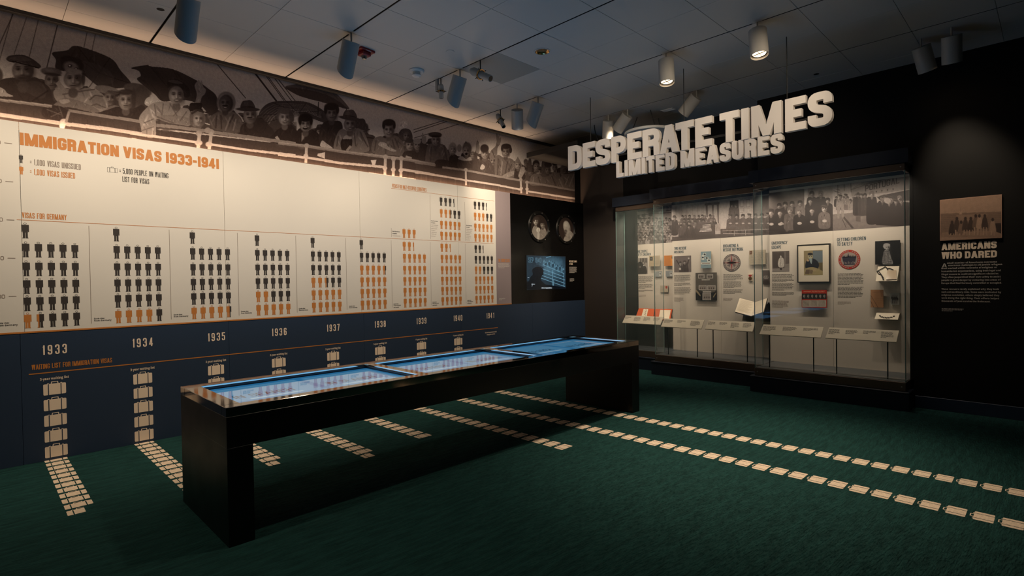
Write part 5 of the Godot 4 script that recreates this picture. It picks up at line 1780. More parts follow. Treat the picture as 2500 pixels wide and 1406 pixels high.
	# small captions
	for y in 9:
		var z: float = FIRST_Z[y] + 0.157
		if y == 0:
			z += 0.01
		type("caption", "Quota visas", Vector3(0.0012, 1.2, z), ON_LEFT, 0.0135, 0.075, mats["black ink"], o)
		type("caption", "from Germany", Vector3(0.0012, 1.179, z), ON_LEFT, 0.0135, 0.128 if y < 3 else 0.11, mats["black ink"], o)
		if y > 5:
			type("caption", "and Austria", Vector3(0.0012, 1.158, z), ON_LEFT, 0.0135, 0.08, mats["black ink"], o)
	for a: Array in [[6, 2.155, 1], [7, 2.335, 7], [8, 2.31, 7]]:
		var z: float = FIRST_Z[a[0]] + 0.155
		type("caption", "Nazi Germany", Vector3(0.0012, a[1], z), ON_LEFT, 0.0135, 0.115, mats["black ink"], o)
		type("caption", "occupies:", Vector3(0.0012, a[1] - 0.026, z), ON_LEFT, 0.0135, 0.07, mats["black ink"], o)
		var names := ["Czechoslovakia", "Poland, France,", "Netherlands,", "Belgium,", "Luxembourg,", "Danzig, and", "Denmark"]
		for n: int in a[2]:
			type("caption", names[n], Vector3(0.0012, a[1] - 0.052 - 0.026 * n, z), ON_LEFT, 0.0125, [0.12, 0.11, 0.1, 0.07, 0.09, 0.085, 0.07][n], mats["grey ink"], o, false)
	st = tool()
	greek(st, 5.828, 6.085, 1.768, 1.688, 5, Vector3(0.001, 0, 0), LEFT_R, Vector3.UP, 3)
	greek(st, 5.835, 5.98, 1.225, 1.185, 3, Vector3(0.001, 0, 0), LEFT_R, Vector3.UP, 4)
	obj("small_print", st, mats["body pale"], o)

func suitcase_mesh(cut: float) -> ArrayMesh:   # suitcase pictogram, width 0.152, lying in x/y; cut < 1 keeps its left part
	var st := tool()
	var w := 0.152
	var hh := 0.63
	var add := func(p: Array) -> void:
		var q := []
		for v: Vector2 in p:
			q.append(Vector2(minf(v.x, cut) * w, v.y * w))
		flat(st, q, Vector3.ZERO, Vector3.RIGHT, Vector3.UP)
	var r := 0.05
	add.call([Vector2(0.0, r), Vector2(0.015, 0.015), Vector2(r, 0.0), Vector2(0.2, 0), Vector2(0.2, hh), Vector2(r, hh), Vector2(0.015, hh - 0.015), Vector2(0, hh - r)])
	if cut > 0.245:
		add.call(rect(0.245, 0, 0.755, hh))
	if cut > 0.8:
		add.call([Vector2(0.8, 0), Vector2(1.0 - r, 0), Vector2(0.985, 0.015), Vector2(1.0, r), Vector2(1, hh - r), Vector2(0.985, hh - 0.015), Vector2(1.0 - r, hh), Vector2(0.8, hh)])
		add.call(rect(0.75, hh, 0.83, hh + 0.035))
	add.call(rect(0.17, hh, 0.25, hh + 0.035))
	if cut > 0.36:
		add.call([Vector2(0.33, hh), Vector2(0.37, hh), Vector2(0.39, hh + 0.09), Vector2(0.35, hh + 0.12)])
		add.call([Vector2(0.35, hh + 0.12), Vector2(0.39, hh + 0.085), Vector2(0.61, hh + 0.085), Vector2(0.65, hh + 0.12)])
	if cut > 0.63:
		add.call([Vector2(0.63, hh), Vector2(0.67, hh), Vector2(0.65, hh + 0.12), Vector2(0.61, hh + 0.09)])
	st.generate_normals()
	return st.commit()

const CASE_Z := [-0.408, -1.053, -1.693, -2.337, -2.985, -3.632, -4.276, -4.926]
const NTH := ["first", "second", "third", "fourth", "fifth", "sixth", "seventh", "eighth"]
const YEARS := ["1933", "1934", "1935", "1936", "1937", "1938", "1939", "1940", "1941"]

func waiting_list() -> void:
	var o := thing("waiting_list_panel", Vector3(0, 0, -3.5), "low navy wall panel with cream years and suitcase pictograms below the chart", "wall graphic")
	var edges := [3.6, 2.84, 1.28, -0.27, -1.9, -3.48, -5.06, -6.6, WALLZ[0]]
	var st: SurfaceTool
	for i in edges.size() - 1:
		st = tool()
		box(st, Vector3(MURAL, 0.0, edges[i + 1] + 0.001), Vector3(0, 1.112, edges[i] - 0.001), 0.001)
		obj("board", st, mats["navy"], o)
	for i in 9:
		for k in 4:
			wall_text("year_digit", YEARS[i][k], -0.408 - 0.6445 * i - [0.0, 0.036, 0.085, 0.134][k], 0.917, 0.083, 0.125, 0.02 if k == 0 else 0.031, mats["cream"], o)
	wall_text("heading", "WAITING LIST FOR IMMIGRATION VISAS", -0.337, 0.797, 0.043, 0.15, 0.557, mats["orange ink"], o, 0.06)
	st = tool()
	flat(st, rect(0.318, 0.757, 5.8, 0.766), Vector3(0.001, 0, 0), LEFT_R, Vector3.UP)
	obj("ruled_line", st, mats["orange ink"], o)
	var years := ["3", "3", "3", "3", "3", "5", "11", "11"]
	var m := suitcase_mesh(1.0)
	for i in 8:
		type("caption", years[i] + "-year waiting list", Vector3(0.0012, 0.69, CASE_Z[i] + 0.02), ON_LEFT, 0.022, 0.194, mats["cream"], o)
		for k in 5:
			var f := put("suitcase_pictogram", m, mats["cream"], o)
			f.transform = o.transform.affine_inverse() * Transform3D(ON_LEFT, Vector3(0.001, 0.566 - 0.1358 * k, CASE_Z[i]))
	type("caption", "US State Department cancels", Vector3(0.0012, 0.685, -5.53), ON_LEFT, 0.02, 0.24, mats["cream"], o)
	type("caption", "immigration wait list", Vector3(0.0012, 0.652, -5.565), ON_LEFT, 0.02, 0.17, mats["cream"], o)

func floor_stickers() -> void:
	var m := suitcase_mesh(1.0)
	var half := suitcase_mesh(0.62)
	# how many lie in each row, and whether the last one is only part of a suitcase
	var rows := [[12, true], [13, false], [12, true], [15, true], [14, false], [23, false], [47, false], [46, false]]
	for i in 8:
		for k: int in rows[i][0]:
			var x := 0.068 + 0.13976 * k - 0.0001 * k * k
			var last: bool = rows[i][1] and k == rows[i][0] - 1
			var f := put("suitcase_floor_sticker", half if last else m, mats["floor cream"])
			f.transform = Transform3D(ON_FLOOR, Vector3(x, 0.0012, CASE_Z[i] + 0.006 - 0.0004 * k))
			if last:
				tag(f, "cut-off cream suitcase sticker ending the carpet row below the %s year" % NTH[i], "floor sticker")
			else:
				tag(f, "flat cream suitcase sticker on green carpet in the row below the wall's %s year" % NTH[i], "floor sticker", "suitcase stickers in the %s carpet row" % NTH[i])

func media_wall() -> void:
	var o := thing("media_wall", Vector3(0, 1.115, -7.07), "glossy black wall panel with two porthole photographs and caption text", "wall panel")
	var st := tool()
	box(st, Vector3(-0.03, 1.113, WALLZ[0]), Vector3(-0.012, 2.895, -6.114), 0.001)
	obj("board", st, mats["glossy black"], o)
	st = tool()
	box(st, Vector3(MURAL, 1.113, WALLZ[0]), Vector3(-0.031, 2.82, -6.115))
	obj("batten", st, mats["black trim"], o)
	for k in 2:
		var zc: float = [-6.812, -7.523][k]
		var yc := 2.39
		var ring := tool()
		lathe(ring, [Vector2(0.212, 0.004), Vector2(0.222, 0.018), Vector2(0.262, 0.018), Vector2(0.274, 0.0)], Transform3D(Basis(Vector3(0, 0, -1), Vector3(1, 0, 0), Vector3(0, -1, 0)), Vector3(-0.012, yc, zc)), 40)
		var f := obj("porthole_frame", ring, mats["dark metal"], o)
		for q in 8:
			var a := TAU * (q + 0.3) / 8.0
			st = tool()
			lathe(st, [Vector2(0.011, 0), Vector2(0.009, 0.006), Vector2(0.0, 0.008)], Transform3D(Basis(Vector3(0, 0, -1), Vector3(1, 0, 0), Vector3(0, -1, 0)), Vector3(0.006, yc + sin(a) * 0.243, zc + cos(a) * 0.243)), 10)
			obj("bolt", st, mats["steel"], f)
		var p: Pic = small_photo(9, 1200, 440, 4.392, [430, 733][k], [370, 402][k], [612, 892][k], [638, 660][k], ["wrapped", "bowed"][k], -0.012)
		var pm := print_mat("porthole %d" % k, p, 0.4)
		var disc := tool()
		for q in 32:
			for e: Array in [[0.0, 0.0], [cos(TAU * (q + 1) / 32), sin(TAU * (q + 1) / 32)], [cos(TAU * q / 32), sin(TAU * q / 32)]]:
				disc.set_uv(Vector2(0.5 + e[0] * 0.5, 0.5 - e[1] * 0.5))
				disc.add_vertex(Vector3(-0.010, yc + e[1] * 0.213, zc - e[0] * 0.213))
		obj("porthole_photograph", disc, pm, o)
	wall_text("heading", "REFUGEE SHIPS", -7.6, 1.805, 0.034, 0.17, 0.22, mats["cream"], o, 0.05, -0.011)
	wall_text("heading", "AT SEA", -7.6, 1.758, 0.034, 0.17, 0.1, mats["cream"], o, 0.05, -0.011)
	st = tool()
	greek(st, 7.598, 7.825, 1.725, 1.61, 8, Vector3(-0.011, 0, 0), LEFT_R, Vector3.UP, 8)
	greek(st, 7.605, 7.745, 1.515, 1.455, 4, Vector3(-0.011, 0, 0), LEFT_R, Vector3.UP, 9)
	obj("small_print", st, mats["body pale"], o)
	# film screen let into the wall
	var s := thing("video_screen", Vector3(0, 1.335, -6.98), "blue glowing video screen showing a ship's railing and SEP 1940", "screen")
	st = tool()
	box(st, Vector3(-0.012, 1.327, -7.495), Vector3(-0.006, 1.913, -6.472), 0.001)
	obj("bezel", st, mats["black trim"], s)
	var p := video_pic()
	var sm := mat("video picture", Color(0.02, 0.02, 0.02), 0.2)
	sm.emission_enabled = true
	sm.emission = Color.BLACK
	sm.emission_texture = p.texture()
	sm.emission_energy_multiplier = 0.62
	show_pic("picture", p, sm, s, -0.0055)
	area(Vector3(0.0, 1.62, -6.983), Vector3(0, 0, 1), Vector3.RIGHT, Vector2(0.98, 0.55), 0.06, Color(0.3, 0.7, 1.0), s)

# ---------------------------------------------------------------- touch table
func touch_table() -> void:
	var o := thing("touch_table", Vector3(2.36, 0, -3.15), "long black bridge-shaped touch table with three glowing blue screens", "table")
	var x0 := 1.885
	var x1 := 2.838
	var z0 := -1.0
	var z1 := -5.302
	var st := tool()
	for s: float in [z0 - 0.142, z1]:
		st = tool()
		box(st, Vector3(x0, 0, s), Vector3(x1, 0.5646, s + 0.142), 0.0006)
		var leg := obj("leg", st, mats["table black"], o)
		st = tool()
		for x: float in [x0 + 0.05, x1 - 0.05]:
			for y: float in [0.12]:
				tube(st, Vector3(x, y, s + 0.1405), Vector3(x, y, s + 0.1432), 0.005)
		obj("fixing_screw", st, mats["dark metal"], leg)
	st = tool()
	box(st, Vector3(x0, 0.565, z1), Vector3(x1, 0.7448, z0), 0.0006)
	obj("apron", st, mats["table black"], o)
	# frame of the top around three wells
	st = tool()
	var wells := [[-1.10, -2.375], [-2.445, -3.715], [-3.79, -5.19]]
	var xa := 1.985
	var xb := 2.752
	box(st, Vector3(x0, 0.745, z1), Vector3(xa, 0.8, z0), 0.0025)
	box(st, Vector3(xb, 0.745, z1), Vector3(x1, 0.8, z0), 0.0025)
	var cuts := [z0, -1.10, -2.375, -2.445, -3.715, -3.79, -5.19, z1]
	for k in range(0, 8, 2):
		box(st, Vector3(xa, 0.745, cuts[k + 1]), Vector3(xb, 0.8, cuts[k]), 0.0025)
	obj("top_frame", st, mats["table top"], o).set_meta("label", "mirror-glossy dark frame of the table top")
	var p := desk_pic()
	var sm := mat("desk picture", Color(0.02, 0.025, 0.03), 0.04, 0.0, 1.0)
	sm.clearcoat_enabled = true
	sm.clearcoat = 1.0
	sm.clearcoat_roughness = 0.03
	sm.emission_enabled = true
	sm.emission = Color.BLACK
	sm.emission_texture = p.texture()
	sm.emission_energy_multiplier = 0.8
	for w: Array in wells:
		st = tool()
		for q: Array in [[Vector3(xa, 0.766, w[1]), Vector3(xa + 0.012, 0.786, w[0])], [Vector3(xb - 0.012, 0.766, w[1]), Vector3(xb, 0.786, w[0])], [Vector3(xa, 0.766, w[0] - 0.012), Vector3(xb, 0.786, w[0])], [Vector3(xa, 0.766, w[1]), Vector3(xb, 0.786, w[1] + 0.012)]]:
			box(st, q[0], q[1], 0.001)
		obj("screen_bezel", st, mats["table well"], o)
		st = tool()
		box(st, Vector3(xa, 0.745, w[1]), Vector3(xb, 0.7655, w[0]))
		obj("screen_tray", st, mats["table well"], o)
		print_quad("screen", Vector3(xa, 0.7675, w[0]), Vector3(xa, 0.7675, w[1]), Vector3(xb, 0.7675, w[1]), Vector3(xb, 0.7675, w[0]), sm, o)
		area(Vector3((xa + xb) / 2, 0.772, (w[0] + w[1]) / 2), Vector3(0, 0, 1), Vector3.UP, Vector2(1.22, 0.72), 0.5, Color(0.42, 0.72, 1.0), o)

# ---------------------------------------------------------------- hanging title
func title_sign() -> void:
	var z := -5.66
	var o := thing("hanging_title", Vector3(3.1, 2.72, z), "hanging white three-dimensional letters reading DESPERATE TIMES LIMITED MEASURES", "sign")
	var big := [["D", 1.566, 1.79], ["E", 1.812, 2.005], ["S", 2.015, 2.235], ["P", 2.255, 2.467], ["E", 2.488, 2.685], ["R", 2.7, 2.925], ["A", 2.925, 3.155], ["T", 3.125, 3.34], ["E", 3.36, 3.55], ["T", 3.635, 3.838], ["I", 3.866, 3.936], ["M", 3.965, 4.255], ["E", 4.29, 4.475], ["S", 4.492, 4.7]]
	var st: SurfaceTool
	for a: Array in big:
		var y: float = 2.948 - (a[1] - 1.566) * 0.0155
		st = tool()
		for g: Array in glyph(a[0], a[2] - a[1], 0.318, 0.074):
			slab(st, g, Vector3(a[1], y, z), BACK_R, Vector3.UP, 0.055)
		obj("letter", st, mats["sign white"], o)
	var low := "LIMITED MEASURES"
	var x := 2.317
	var hh := 0.196
	var k := 0.046
	var f := 1.0
	for it in 12:
		var l := 0.0
		for ch in low:
			l += advance(ch, hh, k, f) + 0.016
		f *= 1.0 + (1.945 + 0.016 - l) / 1.945 * 0.9
	for ch in low:
		var w := advance(ch, hh, k, f)
		if ch != " ":
			st = tool()
			for g: Array in glyph(ch, w, hh, k):
				slab(st, g, Vector3(x, 2.748 - (x - 2.317) * 0.0175, z - 0.012), BACK_R, Vector3.UP, 0.06)
			obj("letter", st, mats["sign white"], o)
		x += w + 0.016
	st = tool()   # slim bar that ties the letters together behind
	hexa(st, [Vector3(1.6, 3.035, z - 0.07), Vector3(4.68, 2.99, z - 0.07), Vector3(1.6, 3.055, z - 0.07), Vector3(4.68, 3.01, z - 0.07), Vector3(1.6, 3.035, z - 0.052), Vector3(4.68, 2.99, z - 0.052), Vector3(1.6, 3.055, z - 0.052), Vector3(4.68, 3.01, z - 0.052)])
	hexa(st, [Vector3(2.33, 2.84, z - 0.085), Vector3(4.24, 2.806, z - 0.085), Vector3(2.33, 2.855, z - 0.085), Vector3(4.24, 2.821, z - 0.085), Vector3(2.33, 2.84, z - 0.07), Vector3(4.24, 2.806, z - 0.07), Vector3(2.33, 2.855, z - 0.07), Vector3(4.24, 2.821, z - 0.07)])
	for bx: float in [2.6, 3.4, 4.1]:
		box(st, Vector3(bx, 2.82, z - 0.082), Vector3(bx + 0.02, 3.03, z - 0.07))
	obj("rear_bar", st, mats["black trim"], o)
	for w: float in [1.9, 3.2, 4.29]:
		st = tool()
		tube(st, Vector3(w, 3.03 - (w - 1.6) * 0.0148, z - 0.06), Vector3(w, CEIL, z - 0.06), 0.0045, 8)
		obj("hanging_rod", st, mats["black trim"], o)

# ---------------------------------------------------------------- showcases
const CASE_L := [0.87, 1.755, 3.38]
const CASE_R := [1.755, 3.38, 5.0]
const PANELS := [[0.87, 1.695], [1.695, 2.512, 3.33], [3.335, 4.123, 4.99]]

func showcase(i: int) -> void:
	var xl: float = CASE_L[i]
	var xr: float = CASE_R[i]
	var zf: float = FRONT[i]
	var zb: float = BACK[i]
	var label: String = ["narrow glass showcase headed ONE COUPLE, FIFTY CHILDREN beside the film corner", "middle glass showcase headed TWO RESCUE MISSIONS", "wide glass showcase headed EMERGENCY ESCAPE and GETTING CHILDREN TO SAFETY"][i]
	var o := thing("showcase", Vector3((xl + xr) / 2, 0, zf), label, "showcase", "glass showcases along the far wall")
	var st := tool()
	var end := 5.03 if i == 2 else xr - 0.002
	var pe: float = PANELS[i][-1]
	var mid_z: float = zb if i == 2 else BACK[i + 1] + 0.001      # right of the back boards the next case begins behind this
	var lip: float = zb if i == 0 else FRONT[i - 1] + 0.042
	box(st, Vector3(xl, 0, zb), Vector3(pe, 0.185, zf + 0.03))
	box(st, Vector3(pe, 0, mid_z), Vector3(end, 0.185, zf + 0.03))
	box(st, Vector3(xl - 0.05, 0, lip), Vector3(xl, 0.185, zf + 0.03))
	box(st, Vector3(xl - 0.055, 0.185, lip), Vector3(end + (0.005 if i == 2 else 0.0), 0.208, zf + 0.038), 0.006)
	obj("plinth", st, mats["shaded navy"], o)
	st = tool()
	box(st, Vector3(xl, 0.209, mid_z), Vector3(xr - 0.002, 0.309, zf + 0.006), 0.003)
	obj("base_rail", st, mats["bronze rail"], o)
	st = tool()
	box(st, Vector3(xl + 0.008, 0.309, zb), Vector3(minf(pe, xr - 0.008), 0.313, zf - 0.012))
	if pe < xr - 0.02:
		box(st, Vector3(pe, 0.309, mid_z), Vector3(xr - 0.008, 0.313, zf - 0.012))
	obj("deck", st, mats["case deck"], o)
	st = tool()
	box(st, Vector3(xl, 2.635, zf - 0.03), Vector3(xr - 0.002, 2.712, zf + 0.006), 0.003)
	if i != 0:
		box(st, Vector3(xl, 2.635, FRONT[i - 1] + 0.008), Vector3(xl + 0.03, 2.712, zf - 0.031), 0.003)
	if i == 2:
		box(st, Vector3(xr - 0.032, 2.635, WALLZ[2]), Vector3(xr - 0.002, 2.712, zf - 0.031), 0.003)
	obj("top_rail", st, mats["bronze rail"], o)
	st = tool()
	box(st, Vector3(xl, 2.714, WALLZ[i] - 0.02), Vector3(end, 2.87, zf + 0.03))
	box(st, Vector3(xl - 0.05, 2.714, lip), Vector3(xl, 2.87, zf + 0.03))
	obj("soffit", st, mats["shaded navy"], o)
	st = tool()
	box(st, Vector3(maxf(PANELS[i][0], xl), 2.74, zb), Vector3(PANELS[i][-1] - 0.001, 2.80, WALLZ[i] - 0.021))
	obj("inner_ceiling", st, mats["navy"], o)
	for s: float in [xl + 0.035, xr - 0.04]:
		for y: float in [0.26, 2.675]:
			st = tool()
			tube(st, Vector3(s, y, zf + 0.005), Vector3(s, y, zf + 0.009), 0.008)
			obj("screw", st, mats["steel"], o)
	# back boards, navy band above the photographs, right cheek
	var pn: Array = PANELS[i]
	for k in pn.size() - 1:
		st = tool()
		box(st, Vector3(pn[k] + 0.001, 0.313, zb - 0.025), Vector3(pn[k + 1] - 0.001, 2.69, zb), 0.001)
		obj("back_board", st, mats["case panel"], o)
	st = tool()
	box(st, Vector3(pn[0] + 0.001, 2.69, zb - 0.025), Vector3(pn[-1] - 0.001, 2.8, zb))
	obj("upper_band", st, mats["navy"], o)
	if i == 0:
		st = tool()
		box(st, Vector3(0.845, 0.309, zb), Vector3(0.868, 2.74, WALLZ[0]))
		obj("cheek", st, mats["black wall"], o)
	if i == 2:
		st = tool()
		box(st, Vector3(4.995, 0.309, zb), Vector3(5.028, 2.74, WALLZ[2] - 0.001))
		obj("cheek", st, mats["black wall"], o)
	# glass
	st = tool()
	box(st, Vector3(xl + 0.008, 0.309, zf - 0.008), Vector3(xr - 0.01, 2.64, zf))
	obj("front_pane", st, mats["case glass"], o)
	var back_to: float = WALLZ[0] if i == 0 else FRONT[i - 1] + 0.01
	st = tool()
	box(st, Vector3(xl, 0.309, back_to), Vector3(xl + 0.008, 2.64, zf - 0.009))
	obj("side_pane", st, mats["case glass"], o)
	st = tool()
	box(st, Vector3(xl - 0.001, 0.309, zf - 0.009), Vector3(xl + 0.007, 2.636, zf + 0.001))
	box(st, Vector3(xl, 0.309, back_to - 0.006), Vector3(xl + 0.008, 2.636, back_to))
	if i == 2:
		box(st, Vector3(xr - 0.009, 0.309, zf - 0.009), Vector3(xr, 2.636, zf + 0.001))
	obj("glass_edge", st, mats["glass edge"], o)
	if i == 2:
		st = tool()
		box(st, Vector3(xr - 0.008, 0.309, WALLZ[2]), Vector3(xr, 2.64, zf - 0.009))
		obj("side_pane", st, mats["case glass"], o)
	# case lights under the soffit
	var n: int = [2, 4, 4][i]
	for k in n:
		var x := lerpf(maxf(xl, pn[0]) + 0.03, pn[-1], (k + 0.5) / n)
		var at := Vector3(x, 2.706, zf - 0.09)
		st = tool()
		lathe(st, [Vector2(0.016, 0), Vector2(0.022, 0), Vector2(0.022, 0.012), Vector2(0, 0.012)], Transform3D(Basis(), at), 14)
		var cup := obj("case_light", st, mats["dark metal"], o)
		st = tool()
		lathe(st, [Vector2(0, 0.0), Vector2(0.0155, 0.0)], Transform3D(Basis().scaled(Vector3(1, -1, 1)), at + Vector3(0, 0.004, 0)), 12)
		obj("lens", st, mats["case glow"], cup)
		spot(at + Vector3(0, -0.004, 0), Vector3(0, -0.86, -0.5), 0.66, 58.0, 1.0, 0.02, Color(1.0, 0.93, 0.84), cup)
	graphics(i, o)

func back_text(called: String, s: String, px0: float, py0: float, px1: float, py1: float, z: float, k: float, m: Material, parent: Node3D) -> void:
	var a := hit(2, z, px0, py0)
	var b := hit(2, z, px1, py1)
	var st := tool()
	letters(st, s, Vector3(a.x, b.y, z + 0.0012), BACK_R, Vector3.UP, a.y - b.y, k, b.x - a.x, 0.06)
	obj(called, st, m, parent)

func graphics(i: int, o: Node3D) -> void:
	var z: float = BACK[i]
	var b := [1490.0, 590.0, 7.029]
	var e := [1740.0, 580.0, 6.697]
	var g := [2020.0, 560.0, 5.859]
	var heads := [[[b, "ONE COUPLE,", 463, 148, 648, 182], [b, "FIFTY CHILDREN", 463, 203, 695, 235]],
		[[b, "TWO RESCUE", 1095, 95, 1305, 132], [b, "MISSIONS", 1095, 158, 1258, 193], [e, "ORGANIZING A", 168, 115, 422, 152], [e, "RESCUE NETWORK", 168, 178, 500, 212]],
		[[e, "EMERGENCY", 965, 67, 1222, 103], [e, "ESCAPE", 965, 135, 1118, 177], [g, "GETTING CHILDREN", 137, 125, 552, 150], [g, "TO SAFETY", 140, 187, 360, 228]]]
	for h: Array in heads[i]:
		var v: Array = h[0]
		back_text("heading", h[1], v[0] + h[2] / v[2], v[1] + h[3] / v[2], v[0] + h[4] / v[2], v[1] + h[5] / v[2], z, 0.17, mats["teal ink"], o)
	var blocks := [[[b, 470, 740, [[588, 705, 7], [725, 805, 5], [825, 862, 3]], [910, 955, 3, 620]]],
		[[b, 1097, 1390, [[568, 685, 7], [703, 762, 4], [780, 906, 8]], [955, 1030, 5, 1265]], [e, 175, 495, [[598, 700, 6], [713, 826, 7], [845, 922, 5]], [988, 1038, 3, 340]]],
		[[e, 972, 1335, [[598, 725, 7], [743, 866, 7], [886, 952, 4]], [1026, 1150, 6, 1245]], [g, 148, 520, [[626, 796, 10], [818, 982, 9]], [1028, 1080, 3, 345]]]]
	var st := tool()
	var faint := tool()
	for q: Array in blocks[i]:
		var v: Array = q[0]
		for para: Array in q[3]:
			var a := hit(2, z, v[0] + q[1] / v[2], v[1] + para[0] / v[2])
			var c := hit(2, z, v[0] + q[2] / v[2], v[1] + para[1] / v[2])
			greek(st, a.x, c.x, a.y, c.y, para[2], Vector3(0, 0, z + 0.001), BACK_R, Vector3.UP, int(q[1]) + int(para[0]))
		var a2 := hit(2, z, v[0] + q[1] / v[2], v[1] + q[4][0] / v[2])
		var c2 := hit(2, z, v[0] + q[4][3] / v[2], v[1] + q[4][1] / v[2])
		greek(faint, a2.x, c2.x, a2.y, c2.y, q[4][2], Vector3(0, 0, z + 0.001), BACK_R, Vector3.UP, int(q[1]))
	obj("body_text", st, mats["body ink"], o)
	obj("credit_text", faint, mats["grey ink"], o)
	var pics := [[header_one()], [header_two(), header_three()], [header_four(), header_five()]]
	for k: int in pics[i].size():
		show_pic("header_photograph", pics[i][k], print_mat("header %d %d" % [i, k], pics[i][k]), o, 0.0012)
	var flats := [[[b, 470, 283, 645, 555, "writing"]], [[b, 1093, 250, 1390, 520, "waving"]], [[e, 972, 228, 1255, 555, "coat"]]]
	for q: Array in flats[i]:
		var v: Array = q[0]
		var p := small_photo(i, v[0], v[1], v[2], q[1], q[2], q[3], q[4], q[5])
		show_pic("printed_photograph", p, print_mat(q[5], p), o, 0.0012)

# ---------------------------------------------------------------- things in the showcases
# a thin mounted sheet or framed picture standing off the back board
func mounted(called: String, label: String, category: String, i: int, v: Array, q: Array, kind: String, thick: float, off: float, edge: Material, border := 0.0) -> Node3D:
	var z: float = BACK[i] + off + thick
	var p := small_photo(i, v[0], v[1], v[2], q[0], q[1], q[2], q[3], kind, z)
	var o := thing(called, Vector3((p.u0 + p.u1) / 2, p.v0, BACK[i]), label, category)
	var st := tool()
	box(st, Vector3(p.u0 - border, p.v0 - border, z - thick), Vector3(p.u1 + border, p.v1 + border, z), 0.001)
	obj("board", st, edge, o)
	show_pic("sheet", p, print_mat(kind + " %d" % int(q[0]), p), o, 0.0008)
	if off > 0.001:
		st = tool()
		box(st, Vector3(lerpf(p.u0, p.u1, 0.3), lerpf(p.v0, p.v1, 0.35), BACK[i] + 0.0005), Vector3(lerpf(p.u0, p.u1, 0.7), lerpf(p.v0, p.v1, 0.65), z - thick - 0.0002))
		obj("mount", st, mats["dark metal"], o)
	return o

